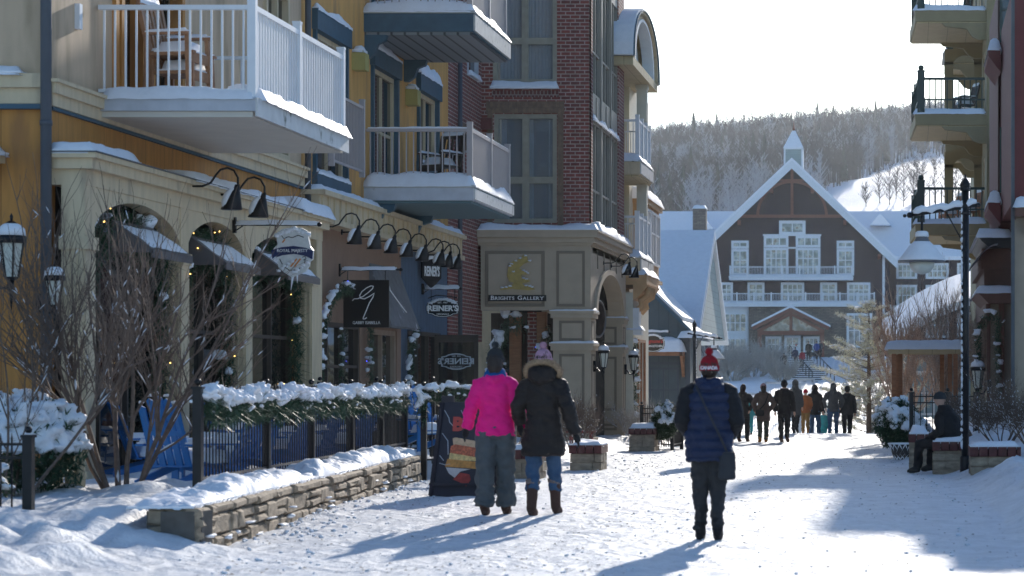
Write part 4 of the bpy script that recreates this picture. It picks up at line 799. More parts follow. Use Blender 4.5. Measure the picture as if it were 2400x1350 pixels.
def obal(y0, dy, zf, x0=.2):
    b = MB(); x1 = XO; sk = -.17 if x0 < 1 else 0
    f = lambda x, y: x + (sk*(y-y0)/dy if x < 1 else 0)
    def bx(bb, xa, xb, ya, yb, za, zb): bb.add([(f(xa,ya),ya,za),(xb,ya,za),(xb,yb,za),(f(xa,yb),yb,za),(f(xa,ya),ya,zb),(xb,ya,zb),(xb,yb,zb),(f(xa,yb),yb,zb)], [(0,3,2,1),(4,5,6,7),(0,1,5,4),(1,2,6,5),(2,3,7,6),(3,0,4,7)])
    bx(b, x0, x1, y0, y0+dy, zf-.36, zf); bo = b.build('balcony', M['olive'], OB)
    b = MB(); bx(b, x0+.05, x1, y0+.05, y0+dy-.02, zf-.4, zf-.363); b.build('soffit', M['oliveb'], bo)
    s = MB(); s.snow(x0-.05, x1-.02, y0, y0+dy, zf, .16, .1, y0+zf, over=.04); s.build('snow', M['snow'], bo)
    r = MB(); xr = x0+.12; railrun(r, (xr+.05, y0+.1), (x1-.05, y0+.1), zf, 1.05, .17, .035, (.0,), .22, .09, mid=.42, postz=.22)
    r.blob((xr+.05,y0+.1,zf+1.38), .09, 8, 6); r.blob((xr-.1,y0+dy-.1,zf+1.3), .07, 8, 6)
    railrun(r, (xr, y0+.1), (xr+sk, y0+dy-.1), zf, 1.05, .17, .035, (.55, 1.), .14, .09, mid=.42, postz=.1); r.build('railing', M['green'], bo)
    for y in (y0+.02, y0+dy-.3):
        k = MB(); z = zf-.4; k.prism([(x1,z),(x1-min(1.35, x1-x0-.1),z),(x1-min(1.25, x1-x0-.2),z-.1),(x1-.9,z-.14),(x1-.6,z-.18),(x1-.42,z-.42),(x1-.25,z-.5),(x1,z-.5)], 'y', y, y+.2); k.build('bracket', M['olive'], bo)
    return bo
for zf in (12.73, 9.6, 6.28): obal(73.05, 4.6, zf)
for zf in (12.73, 9.6): obal(82.5, 3.2, zf, 1.25)
def arch_screen(y, zf):
    c = MB(); x0, x1 = 1.15, 2.4; c.box(x0, x0+.28, y, y+.15, zf, zf+2.2); c.box(x1-.3, x1, y, y+.15, zf, zf+2.2); n_ = 12
    mx_, r_ = (x0+x1)/2, (x1-x0)/2-.28
    for i in range(n_):
        a0, a1 = math.pi*i/n_, math.pi*(i+1)/n_; q = [(mx_-r_*math.cos(t), zf+2.1+.3*math.sin(t)) for t in (a0, a1)]
        c.add([(q[0][0],y,q[0][1]),(q[1][0],y,q[1][1]),(q[1][0],y,zf+2.7),(q[0][0],y,zf+2.7),(q[0][0],y+.15,q[0][1]),(q[1][0],y+.15,q[1][1]),(q[1][0],y+.15,zf+2.7),(q[0][0],y+.15,zf+2.7)], [(0,1,2,3),(7,6,5,4),(0,4,5,1),(2,6,7,3)])
    c.box(x0, x0+.28, y, y+.15, zf+2.1, zf+2.6); c.box(x1-.3, x1, y, y+.15, zf+2.1, zf+2.6); c.build('arched_screen', M['olive'], OB)
arch_screen(77.9, 9.6); arch_screen(77.9, 6.28)
# ================================================================ right side: maroon building
RB = thing('maroon_building', 'maroon building over tan and brown shop panels at the right edge', 'building', (3, 50, 0))
w = MB(); w.box(2.06, 6, 48, 48.4, 5.05, 9.3); w.box(2.06,2.4,48.4,54,5.05,9.3); w.build('front_wall', M['red'], RB)
w = MB(); w.box(2.03, 2.1, 47.95, 48, -.3, 9.3); w.build('downpipe', M['pipe'], RB)
w = MB(); w.box(2.14, 6, 48.05, 48.5, -.3, 4.75); w.box(2.06,2.14,48.0,48.5,-.3,4.7); w.build('shop_pier', M['tan'], RB)
w = MB(); w.box(2.1, 6, 47.7, 48.3, 4.75, 4.95); w.box(2.3,6,47.85,48.05,4.4,4.75); c = w.build('pier_cornice', M['brownpaint'], RB); s = MB(); s.snow(2.08, 6, 47.68, 48.1, 4.95, .18, .08, 4); s.build('snow', M['snow'], c)
w = MB(); w.box(2.0, 2.06, 54, 60, 4.7, 10.3); w.box(2.0,5,54,54.2,4.7,10.3); w.box(2.4,6,48.4,72,-.3,9.2); w.build('bay_wall', M['red'], RB)
for z in (4.95, 8.3):
    w = MB(); w.prism([(2.02,z),(1.75,z+.35),(1.75,z+.5),(2.02,z+.5)], 'y', 53.2, 56); bs = w.build('bay_sill', M['red'], RB)
    s = MB(); s.snow(1.75, 2.03, 53.2, 56, z+.5, .22, .06, z, over=.02); s.build('snow', M['snow'], bs)
    window(RB, TC(53.9), 2.03, 2.38, z+.75, z+2.2, M['green'], .06, 1, (.5,), 'glass', 0.05)
w = MB(); w.box(1.72, 2.4, 54, 62, 2.95, 4.0); w.box(1.62,2.4,53.9,62,4.0,4.45); w.build('shop_fascia', M['brownpaint'], RB)
w = MB(); w.prism([(1.55,4.7),(2.4,4.7),(2.4,4.45),(1.8,4.45),(1.62,4.6)], 'y', 53.6, 60); c = w.build('shop_cornice', M['black'], RB); s = MB(); s.snow(1.5, 2.3, 53.5, 60, 4.7, .2, .1, 5); s.build('snow', M['snow'], c)
w = MB(); w.prism([(1.5,3.45),(2.3,3.45),(2.3,3.2),(1.75,3.2),(1.6,3.35)], 'y', 53.0, 58); c = w.build('lower_cornice', M['brownpaint'], RB); s = MB(); s.snow(1.48, 2.3, 52.95, 58, 3.45, .14, .08, 5); s.build('snow', M['snow'], c)
w = MB(); w.box(1.98, 2.1, 53.2, 53.4, -.3, 3.2); w.box(1.72,1.8,53.3,53.4,-.3,3.2); w.box(1.68, 1.78, 53.9, 54, 3.45, 4.0); w.build('brown_post', M['brownpaint'], RB)
w = MB(); w.box(1.8, 2.4, 53.45, 54, -.3, 3.2); w.build('tan_panel', M['tan'], RB)
w = MB(); w.tube([(1.25+.25*t, 53.+1.4*0, 4.1+.45*math.sin(t*1.5)) for t in (0,.3,.6,.9,1.2)], .03, 6) ; n_=8
aw = MB(); pr = [(1.35+.6*i/n_, 4.0+.5*math.sin(math.pi/2*i/n_)) for i in range(n_+1)]; aw.add([(x,52.8,z) for x,z in pr]+[(x,57,z) for x,z in pr], [(i,i+1,n_+2+i,n_+1+i) for i in range(n_)], True); aw.build('curved_awning', M['greyw'], RB)
# ================================================================ low stone wall, fences
def TPath(ax, ay, bx, by):
    L = math.hypot(bx-ax, by-ay); dx, dy = (bx-ax)/L, (by-ay)/L
    return L, (lambda u, v, z: (ax+dx*u+dy*v, ay+dy*u-dx*v, z))       # v points to the right of the path
def stonewall(name, label, runs, h, mats=('fieldmort', 'fieldstone'), rh=(.06,.2), rl=(.16,.7), z0=-.15, seed=3):
    rs = random.Random(seed); t = thing(name, label, 'wall', (runs[0][0], runs[0][1], 0)); core = MB(); st = MB()
    for ax, ay, bx, by, th in runs:
        L, T = TPath(ax, ay, bx, by); core.T = T; core.box(0, L, -th+.02, -.045, z0, h-.03); z = z0; st.T = T
        while z < h-.02:
            hh = min(rs.uniform(*rh), h-z); u = rs.uniform(-.1, 0); 
            if h-z-hh < .07: hh = h-z
            top = z+hh >= h-.001
            while u < L:
                l = rs.uniform(*rl)*(1.25 if top else 1); u1 = min(u+l, L); u0 = max(u, 0); g = .012
                if u1-u0 > .06:
                    pr = rs.uniform(-.02, .03); v1 = pr; zz0, zz1 = z+g*.5, z+hh-g*.5; j = lambda a_: a_+rs.uniform(-.012, .012)
                    subs = [(zz0, zz1)] if hh < .14 or rs.random() < .6 else [(zz0, (zz0+zz1)/2-g*.4), ((zz0+zz1)/2+g*.4, zz1)]
                    for za, zb in subs:
                        b = .02; A = [(u0+g,zb),(u1-g,zb),(u1-g,za),(u0+g,za)]; A = [(j(p), j(q)) for p, q in A]
                        mid = [(p+(b if i in (0,3) else -b), q+(-b if i < 2 else b)) for i, (p, q) in enumerate(A)]
                        st.add([(p, -.12, q) for p, q in A]+[(p, v1-.03+rs.uniform(-.01,.01), q) for p, q in A]+[(p, v1+rs.uniform(-.008,.012), q) for p, q in mid],
                            [(0,1,5,4),(1,2,6,5),(2,3,7,6),(3,0,4,7),(4,5,9,8),(5,6,10,9),(6,7,11,10),(7,4,8,11),(8,9,10,11)])
                u = u1+.0 if u1 > u else u+.3
            z += hh
    core.T = None; st.T = None; core.build('mortar_core', M[mats[0]], t); st.build('stone_facing', M[mats[1]], t); return t
SW = stonewall('stone_wall', 'low field stone retaining wall topped with snow in the left foreground', [(-6.07,20.7,-7.2,35.7,.35), (-6.56,20.75,-6.07,20.7,.3), (-7.2,35.7,-7.6,35.75,.3)], .4)
L_, T_ = TPath(-6.07,20.7,-7.2,35.7)
s = MB(T_); s.snow(0, L_, -.62, -.05, .395, .12, .04, 3, lump=1.25, edge=.4, over=.0, fine=.035, drop=.0); s.build('snow', M['snow'], SW)
s = MB()
for i in range(34):                                     # small crests of snow caught on the stones and kicked against the foot
    u = U(0, L_); x, y, z = T_(u, U(-.01, .05), U(-.02, .22)*U(.3,1)); s.blob((x, y, z), (.02+U(0,.025), U(.05,.2), U(.008,.022)), 7, 5, .9, i)
s.build('snow', M['snow'], SW)
def fence(name, label, pts, z0, h, step=.105, wob=0, group=None, finial=True, posts=True):
    t = thing(name, label, 'fence', (pts[0][0], pts[0][1], z0), group); b = MB(); zf = z0 if callable(z0) else (lambda x, y: z0)
    for (ax, ay), (bx, by) in zip(pts, pts[1:]):
        z = z0; L = math.hypot(bx-ax, by-ay); n = max(2, int(L/step))
        for i in range(n+1):
            k = (i+.5)/(n+1); x, y = ax+(bx-ax)*k, ay+(by-ay)*k; b.tube([(x,y,z+.06),(x,y,z+h+.05),(x,y,z+h+.1)], [.009,.009,.002], 5)
        for zz in (z+.12, z+h-.12, z+h): b.bar((ax,ay,zz),(bx,by,zz),.03,.025)
    b.build('railing', M['black'], t)
    if posts:
        for (x, y) in pts:
            p = MB(); p.box(x-.042, x+.042, y-.042, y+.042, z0-.3, z0+h+.06); p.box(x-.055,x+.055,y-.055,y+.055,z0+h+.06,z0+h+.085)
            if finial: p.blob((x, y, z0+h+.13), .035, 8, 6)
            p.build('post', M['black'], t)
    return t
fx = lambda Y: -6.85-.065*(Y-23.3)
PF = [(fx(y), y) for y in (23.3, 26.6, 29.3, 32.2, 34.8, 37.2)]
fence('patio_fence', 'black iron patio fence standing behind the stone wall', PF, .42, .93, .15)
fence('gate_fence', 'short black iron fence by the patio gate behind the folding board', [(-7.22,36.0), (-6.1,37.3)], .2, 1.12)
fence('rear_fence', 'black iron fence across the far end of the patio', [(-9.4,38.6),(-8.5,38.6),(-7.6,38.6)], .3, 1.1)
fence('near_fence', 'low black iron fence half buried at the left edge', [(-9.3,21.7),(-8.6,21.7),(-7.9,21.7)], .2, .72)
# ---------------------------------------------------------------- evergreen garlands and plants
def needles(b, x, y, z, L, rs, up=0., w=.012):
    a_ = rs.uniform(0, 6.28); e_ = rs.uniform(-.9, .9)+up; d = Vector((math.cos(a_)*math.cos(e_), math.sin(a_)*math.cos(e_), math.sin(e_))); s_ = Vector((-d.y, d.x, rs.uniform(-.5,.5))).normalized()*w
    p = Vector((x,y,z)); o = len(b.v); b.v += [tuple(p-s_), tuple(p+s_), tuple(p+d*L)]; b.f.append((o,o+1,o+2)); b.sm.append(False)
def polyline(pts, step):
    out = []
    for p, q in zip(pts, pts[1:]):
        p, q = Vector(p), Vector(q); n = max(1, int((q-p).length/step))
        for i in range(n): out.append(p+(q-p)*i/n)
    return out
def melt(b, vox=.02, amp=.012):
    """clumps of snow joined into one crumbly cap"""
    me = bpy.data.meshes.new('tmp'); me.from_pydata(b.v, [], b.f); o = bpy.data.objects.new('tmp', me); SC.collection.objects.link(o); r = o.modifiers.new('r', 'REMESH'); r.mode = 'VOXEL'; r.voxel_size = vox; s_ = o.modifiers.new('s', 'SMOOTH'); s_.iterations = 2
    bpy.context.view_layer.update(); m2 = bpy.data.meshes.new_from_object(o.evaluated_get(bpy.context.evaluated_depsgraph_get())); out = MB()
    out.v = [tuple(v.co+v.normal*amp*(noise.noise(v.co*22)+.7*noise.noise(v.co*47))) for v in m2.vertices]; out.f = [tuple(p_.vertices) for p_ in m2.polygons]; out.sm = [True]*len(out.f); bpy.data.objects.remove(o); return out
def garland(label, pts, r=.1, snow=.6, bulbs=None, seed=1, sag=0, dens=26, group='evergreen garlands', cat='garland', tufts=True):
    rs = random.Random(seed); t = thing('garland', label, cat, tuple(pts[0]), group); b = MB(); s = MB(); l = MB(); P = polyline(pts, .06); k = 0
    for i, p in enumerate(P):
        wob = 1+.35*noise.noise(Vector((i*.35, seed, 0)))
        for j in range(dens):
            a_ = rs.uniform(0, 6.28); rr = r*wob*rs.random()**.5
            needles(b, p.x+math.cos(a_)*rr*.5, p.y+rs.uniform(-.5,.5)*r*.8, p.z+math.sin(a_)*rr*.8-sag*rs.random()*r, r*rs.uniform(.5,1.2), rs, -.2, .011)
        if rs.random() < snow: s.blob((p.x+rs.uniform(-.4,.4)*r, p.y-rs.uniform(0,.5)*r, p.z+r*.55*wob), (r*rs.uniform(.3,.75), r*rs.uniform(.3,.8), r*rs.uniform(.2,.5)), 7, 5, .9, i)
        if snow > .3 and rs.random() < snow*.6: s.blob((p.x+rs.uniform(-.9,.9)*r, p.y-rs.uniform(0,.8)*r, p.z+r*rs.uniform(-.5,.3)), (r*.25, r*.25, r*.16), 5, 4, .9, i)
        if bulbs and rs.random() < .13: l.blob((p.x+rs.uniform(-1,1)*r, p.y-r*.9, p.z+rs.uniform(-1,1)*r), .009, 5, 4)
    b.build('greenery', M['garl'], t, normals=False)
    if s.v: melt(s, .02).build('snow', M['snow'], t)
    if l.v: l.build('fairy_lights', M[bulbs], t)
    return t
gp = [(fx(y)+.06, y, 1.27-.05*math.sin((y-23.4)*2.2)**2) for y in [23.4+i*.3 for i in range(46)]]
garland('snowy evergreen garland along the top of the patio fence behind the stone wall', gp, .15, .95, None, 3, .7, 30)
s = MB()
for i in range(240):                                    # the long roll of snow lying on that garland
    y = 23.4+13.6*i/240; s.blob((fx(y)+.08+U(-.05,.05), y, 1.35+.05*math.sin(y*3)+.03*math.sin(y*11)), (U(.05,.11), U(.05,.1), U(.03,.06)), 8, 5, 1., i)
melt(s, .018, .018).build('snow', M['snow'], [o for o in bpy.data.objects if o.name == 'garland'][0])
garland('snowy evergreen garland on the short fence behind the folding board', [(-7.25,35.95,1.0),(-7.22,35.9,1.3),(-6.9,36.2,1.34),(-6.5,36.7,1.3),(-6.1,37.2,1.33)], .16, .95, None, 5, .5, 30)
for k, y0_ in enumerate(pil[:3]):
    y1_ = pil[k+1]; x = XS-.2; zt = 3.1
    nm = ['first', 'second', 'third'][k]
    garland(f'lit garland arching over the {nm} bay of the beige shopfront', [(x,y0_+.45,2.6),(x,y0_+.5,3.1),(x,(y0_+y1_)/2-.5,3.4),(x,(y0_+y1_)/2+.5,3.42),(x,y1_-.25,3.2)], .27, .03, 'bulb', 20+k, .8, 44, 'shopfront garlands')
    garland(f'lit garland down the far post of the {nm} bay of the beige shopfront', [(x,y1_-.2,3.2),(x-.02,y1_-.18,1.6),(x,y1_-.2,.4)], .2, .04, 'bulb', 30+k, .3, 36, 'shopfront garlands')
    garland(f'lit garland down the near post of the {nm} bay of the beige shopfront', [(x,y0_+.5,3.1),(x,y0_+.52,1.6),(x,y0_+.5,.4)], .13, .1, 'bulb', 40+k, .3, 24, 'shopfront garlands')
xg = XW+.12
garland('blue lit garland arching over the window of the brown shop', [(xg,40.0,.4),(xg,40.05,2.3),(xg+.05,40.5,2.85),(xg+.1,41.3,3.1),(xg+.1,42.1,3.05)], .12, .5, 'bulbb', 51, .2, 24, 'shopfront garlands')
garland('blue lit garland between the window and door of the brown shop', [(xg,43.7,.4),(xg,43.7,2.6)], .13, .25, 'bulbb', 52, .2, 24, 'shopfront garlands')
garland('blue lit garland along the middle of the brown shop window', [(xg,41.5,.4),(xg,41.5,2.4)], .09, .1, 'bulbb', 56, .2, 20, 'shopfront garlands')
garland('snowy garland twisting up the corner of the blue shop', [(xg,47.2,.3),(xg,47.25,2.1),(xg,47.9,2.6)], .13, .45, None, 53, .2, 24, 'shopfront garlands')
garland('snowy garland heaped over the dark window beside the greige arcade', [(-9.6,55.9,.5),(-9.55,55.9,2.3),(-9.2,55.8,2.9),(-8.9,55.8,2.8)], .26, .4, None, 54, .4, 34, 'shopfront garlands')
garland('dark garland on the timber post under the gallery box', [(-8.5,55.9,.5),(-8.5,55.9,2.2),(-8.3,55.9,2.7)], .2, .2, 'bulbb', 55, .2, 30, 'shopfront garlands')
garland('dark garland wound round the post of the cream shop', [(-7.12,62.9,.0),(-7.12,62.9,2.6)], .16, .35, None, 57, .2, 26, 'shopfront garlands')
garland('dark garland framing the brown shop doorway on the right', [(1.5,52.6,.2),(1.52,52.6,2.7),(1.75,52.6,2.95),(1.95,52.6,2.9),(1.95,52.6,.6)], .14, .35, None, 58, .2, 26, 'shopfront garlands')
# snowflake decoration
def snowflake(x, y, z, R_, label, k=0):
    b = MB(); 
    for i in range(6):
        a_ = math.pi*i/3+.2; d = (math.cos(a_), math.sin(a_)); b.bar((x,y,z),(x+d[0]*R_,y,z+d[1]*R_),.03,.03,up=(0,1,0))
        for t in (.35,.6,.82):
            for s_ in (-1,1):
                aa = a_+s_*1.0; q = (x+d[0]*R_*t, y, z+d[1]*R_*t); b.bar(q,(q[0]+math.cos(aa)*R_*.28*(1.3-t),y,q[2]+math.sin(aa)*R_*.28*(1.3-t)),.028,.03,up=(0,1,0))
    b.build('snowflake_ornament', mat('frosted_silver', (.5,.55,.65), .3, .05, metal=.3), None, label, 'ornament', 'snowflake ornaments')
snowflake(WX(222,28.8), 28.8, WZ(512,28.8), .21, 'silver snowflake ornament hanging in the first arch of the beige shopfront')
snowflake(WX(405,32.0), 32.0, WZ(555,32.0), .2, 'dim snowflake ornament hanging between the first two canopies')
# ---------------------------------------------------------------- bare shrubs and trees
def grow(b, s, l, p, d, L, r, depth, rs, snow, up=.15, curl=.3, twig=3, tips=None, n=None, bulbs=0):
    seg = 3; pts = [Vector(p)]; d = Vector(d).normalized()
    for i in range(seg):
        d = (d+Vector((rs.uniform(-1,1), rs.uniform(-1,1), rs.uniform(-.6,1)+up))*curl*.5).normalized(); pts.append(pts[-1]+d*L/seg)
    rs_ = [r*(1-.38*i/seg) for i in range(seg+1)]
    b.tube(pts, rs_, n or (6 if depth > 2 else 4 if depth > 1 else 3), cap=False, smooth=True)
    if snow and rs.random() < snow and abs(d.z) < .93 and (depth > 1 or rs.random() < .22):  # bits on the finest twigs are snow and also stand for sun glints
        k0 = rs.randint(0, 1); q0, q1 = pts[k0], pts[k0+1]; o_ = Vector((0, 0, r*.75)); m_ = (q0+q1)/2+o_; rr = r*.55+.004; s.tube([q0.lerp(q1,.1)+o_, m_+Vector((0,0,rr*.5)), q0.lerp(q1,.9)+o_], [rr*.4, rr, rr*.4], 5)
    if bulbs and rs.random() < bulbs: q = pts[-1]; l.blob(tuple(q), .012, 5, 4)
    if tips is not None and depth <= 1: tips.append((pts[-1], d))
    if depth == 0: return
    for i in range(twig+(1 if depth > 1 else 0)):
        t = rs.uniform(.25, 1.); k = min(int(t*seg), seg-1); q = pts[k]+(pts[k+1]-pts[k])*(t*seg-k)
        nd = (d+Vector((rs.uniform(-1,1), rs.uniform(-1,1), rs.uniform(-.35,.8)))*.85).normalized()
        grow(b, s, l, q, nd, L*rs.uniform(.5,.78), r*.58, depth-1, rs, snow, up, curl, twig, tips, n, bulbs)
    grow(b, s, l, pts[-1], d, L*.75, r*.62, depth-1, rs, snow, up, curl, twig, tips, n, bulbs)
def shrub(name, label, cat, base, stems, L, r, depth, seed, spread=.5, snow=.2, m='bark', group=None, twig=3, up=.15, bulbs=0, lean=(0,0)):
    rs = random.Random(seed); t = thing(name, label, cat, base, group); b = MB(); s = MB(); l = MB()
    for i in range(stems):
        a_ = 6.28*i/stems+rs.uniform(-.4,.4); d = (math.cos(a_)*spread+lean[0], math.sin(a_)*spread*.8+lean[1], 1)
        grow(b, s, l, (base[0]+math.cos(a_)*.06*stems**.5, base[1]+math.sin(a_)*.06, base[2]-.08), d, L*rs.uniform(.75,1.1), r*rs.uniform(.7,1.1), depth, rs, snow, up, .3, twig, None, None, bulbs)
    b.build('branches', M[m], t, normals=False)
    if s.v: s.build('snow', M['snow'], t, normals=False)
    if l.v: l.build('fairy_lights', M['bulb'], t)
    return t
shrub('bare_shrub', 'big leafless shrub strung with tiny lights in the left foreground', 'shrub', (-8.2,25.2,.35), 7, 1.45, .034, 4, 4, .5, .5, 'bark', None, 2, .22, .0)
shrub('bare_shrub', 'leafless shrub rising at the left edge before the ochre wall', 'shrub', (-9.0,24.2,.3), 4, 1.25, .02, 4, 14, .6, .5, 'bark', None, 2, .3, .0, (.1,0))
shrub('twiggy_bush', 'tangled leafless bush against the pier behind the woman in the fur trimmed coat', 'bush', (-6.35,46,.25), 9, .42, .012, 4, 5, .6, .25, 'bark', 'leafless bushes', 3, .15)
shrub('twiggy_bush', 'sparse leafless bush behind the pair of walking women', 'bush', (-7.3,44,.25), 6, .5, .01, 3, 6, .6, .1, 'bark', 'leafless bushes', 3, .3)
M['frosttwig'] = mat('frosted_branch', (.42,.38,.34), .8, .35, 15)
for x, y, L, sd_, lb in ((-6.7,60.5,.45,7,'pale frosted bush beside the far pier of the arcade'), (-6.1,63,.4,8,'pale frosted bush in front of the restaurant awning'), (-5.75,58.5,.35,9,'low frosted bush behind the little garden fence')):
    shrub('frosted_bush', lb, 'bush', (x,y,.0), 9, L, .013, 4, sd_, .7, .5, 'frosttwig', 'frosted bushes', 3, .2)
for x, y, L, sd_, lb in ((1.55,40.5,.42,17,'brown bush bowed over the snow bank behind the lamp post'), (2.0,37.0,.5,18,'leafless bush at the right edge above the snow bank'), (1.3,44.5,.4,19,'leafless bush before the brown shop doorway')):
    shrub('twiggy_bush', lb, 'bush', (x,y,.55), 10, L, .013, 4, sd_, .85, .45, 'bark', 'leafless bushes', 3, .05)
for x, y, L, sd_, lb in ((1.0,66,1.5,31,'tall birch with pale trunk behind the timber arbour'), (-.05,68,1.35,32,'slender birch left of the tall one behind the arbour'), (1.9,62,1.35,33,'birch spreading behind the hooded street lamp'), (-1.2,105,2.1,37,'bare tree rising in front of the lodge wing')):
    shrub('birch_tree', lb, 'tree', (x,y,gz(x,y)), 3, L, .075, 5, sd_, .14, .15, 'birch' if y < 100 else 'frosttwig', 'birch trees', 2, .5)
# frosted pine and snow laden evergreens
def evergreen(name, label, base, h, rad, seed, m='needle', whorl=.28, snow=.6, droop=-.05, dense=22, col=None, group=None, cat='tree', nl=.11, taper=.75):
    rs = random.Random(seed); t = thing(name, label, cat, base, group); tr = MB(); b = MB(); s = MB(); x, y, z = base
    tr.tube([(x,y,z-.3),(x,y,z+h*.5),(x,y,z+h)], [h*.022,h*.014,.006], 7); zz = z+h*.08
    while zz < z+h*.97:
        k = 1-(zz-z)/h; 
        for i in range(int(4+3*k)):
            a_ = rs.uniform(0,6.28); L = rad*(k**taper)*rs.uniform(.6,1.1); d = Vector((math.cos(a_), math.sin(a_), droop+rs.uniform(-.05,.25))); p0 = Vector((x,y,zz+rs.uniform(-.1,.1)))
            tr.tube([p0, p0+d*L*.5+Vector((0,0,-.02)), p0+d*L+Vector((0,0,.06*L))], [.012,.008,.003], 4, False)
            n = int(dense*L/.5)
            for j in range(n):
                t_ = rs.uniform(.2,1); q = p0+d*L*t_+Vector((rs.uniform(-1,1)*.13*(1.1-t_*.5), rs.uniform(-1,1)*.13, rs.uniform(-.03,.07)+.06*L*t_*t_))
                for _ in range(3): needles(b, q.x, q.y, q.z, nl*rs.uniform(.6,1.2), rs, .3, .012)
            for j in range(int(L*5)):
                if rs.random() < snow: t_ = rs.uniform(.25,1); q = p0+d*L*t_; s.blob((q.x+rs.uniform(-.1,.1), q.y+rs.uniform(-.1,.1), q.z+.05+.06*L*t_*t_), (rs.uniform(.04,.13), rs.uniform(.04,.12), rs.uniform(.015,.05)), 6, 4, .9, q.x*7)
        zz += whorl*rs.uniform(.7,1.2)
    tr.build('trunk', M['bark'], t, normals=False); b.build('crown', M[m], t, normals=False)
    if s.v: s.build('snow', M['snow'], t, normals=False)
    return t
M['tanneedle'] = mat('frosted_tan_needles', (.78,.7,.55), .7, .4, 8)
evergreen('frosted_pine', 'broad pine with frosted tan needles in front of the lodge', (-1.35,82,-.6), 4.8, 2.35, 3, 'tanneedle', .26, .85, .14, 34, nl=.15, taper=.42)
def bush(name, label, c, r, seed, snow=.7, m='needle', group=None, dens=1800, nl=.1):
    rs = random.Random(seed); t = thing(name, label, 'bush', (c[0],c[1],c[2]-r[2]*.6), group); b = MB(); s = MB()
    for i in range(dens):
        d = Vector((rs.gauss(0,1), rs.gauss(0,1), rs.gauss(0,1))).normalized(); k = .62+.4*rs.random(); k *= 1+.3*noise.noise(d*2+Vector((seed,0,0)))
        p = (c[0]+d.x*r[0]*k, c[1]+d.y*r[1]*k, max(c[2]-r[2]*.8, c[2]+d.z*r[2]*k))
        for _ in range(4): needles(b, *p, nl*rs.uniform(.6,1.3), rs, .1, .014)
        if d.z > -.1 and rs.random() < snow*.16: s.blob((p[0], p[1], p[2]+.02), (r[0]*rs.uniform(.08,.24), r[1]*rs.uniform(.08,.22), rs.uniform(.03,.09)), 8, 5, .9, i)
    b.build('foliage', M[m], t, normals=False); melt(s, .022, .02).build('snow', M['snow'], t, normals=False); return t
bush('snowy_evergreen', 'evergreen bush buried in snow at the lower left corner', (-8.9,22.2,.55), (.55,.5,.5), 4, 1.9, 'garl', 'snow laden evergreens')
bush('snowy_evergreen', 'tall hedge bush capped with a thick slab of snow by the ochre wall', (-9.0,24.6,.8), (.62,.5,.5), 6, 2.2, 'garl', 'snow laden evergreens')
bush('snowy_evergreen', 'bright green cedar spilling from a lattice planter beside the seated man', (-.2,47.5,.62), (.48,.5,.5), 5, .75, 'garl', 'snow laden evergreens', 2600)
bush('snowy_evergreen', 'small snow covered evergreen next to the arbour post', (-.1,55,.35), (.5,.5,.4), 7, .95, 'garl', 'snow laden evergreens')
bush('snowy_evergreen', 'snow capped round bush by the little garden fence', (-5.6,55.5,.55), (.3,.35,.45), 8, .95, 'needle', 'snow laden evergreens')
for k, (px, Y, py, r) in enumerate(((1720,205,905,2.2),(1765,212,880,2.4),(1800,218,872,2.),(1690,208,890,2.2),(1835,200,925,1.4))):
    shrub('hillside_bush', ['blue grey bush low on the snowy bank under the lodge','rounded bush in the middle of the bank under the lodge','bush beside the lodge steps','bush on the bank next to the restaurant gable','small bush at the foot of the lodge steps'][k], 'bush', (WX(px,Y),Y,gz(WX(px,Y),Y)-.2), 16, r*.75, .07, 3, 60+k, .9, .5, 'frosttwig', 'bushes on the lodge bank', 3, .1)
# ---------------------------------------------------------------- planters, benches
def planter(label, x0, x1, y0, y1, z0, h, seed, snow=.12, group='stone planters with brick tops'):
    rs = random.Random(seed); t = thing('stone_planter', label, 'planter', ((x0+x1)/2, y0, z0), group); b = MB(); z = z0-.15
    b.box(x0+.03, x1-.03, y0+.03, y1-.03, z0-.2, z0+h-.14)
    while z < z0+h-.15:
        hh = min(rs.uniform(.09,.16), z0+h-.14-z)
        for ax in (0, 1, 2, 3):
            a0, a1 = ((x0, x1) if ax in (0,3) else (y0, y1)); u = a0
            while u < a1-.02:
                u1 = min(a1, u+rs.uniform(.18,.4)); o = rs.uniform(0,.02)
                if ax == 0: b.box(u+.006, u1-.006, y0-o, y0+.06, z+.005, z+hh-.005)
                elif ax == 3: b.box(u+.006, u1-.006, y1-.06, y1+o, z+.005, z+hh-.005)
                elif ax == 1: b.box(x1-.06, x1+o, u+.006, u1-.006, z+.005, z+hh-.005)
                else: b.box(x0-o, x0+.06, u+.006, u1-.006, z+.005, z+hh-.005)
                u = u1
        z += hh
    b.build('stonework', M['fieldstone'], t); b = MB(); u = x0-.03
    while u < x1: b.box(u+.006, min(u+.13, x1+.03), y0-.05, y1+.05, z0+h-.137, z0+h); u += .14
    b.build('brick_coping', M['brickc'], t)
    if snow: s = MB(); s.snow(x0-.02, x1+.02, y0+.02, y1+.04, z0+h, snow, .06, seed, over=.0, edge=.12, lump=1.); s.build('snow', M['snow'], t)
    return t
M['brickc'] = mat('coping_brick', (.11,.035,.03), .8, .3, 14, .3, 40)
planter('stone planter with brick coping at the far right behind the lamp post foot', .92, 1.62, 35.6, 36.5, 0.02, .5, 3, .05)
planter('stone pier with brick coping that the seated man perches on', .4, .93, 38.6, 39.5, 0.02, .5, 4, .05)
planter('narrow stone pier left of the seated man', .02, .32, 40.6, 41.4, .05, .55, 5, .12)
planter('stone planter just right of the woman in the fur trimmed coat', -5.65, -5.15, 40.4, 41.2, .0, .42, 6, .08)
planter('stone planter half hidden behind the two women', -6.1, -5.6, 36.6, 37.3, .05, .4, 7, .07)
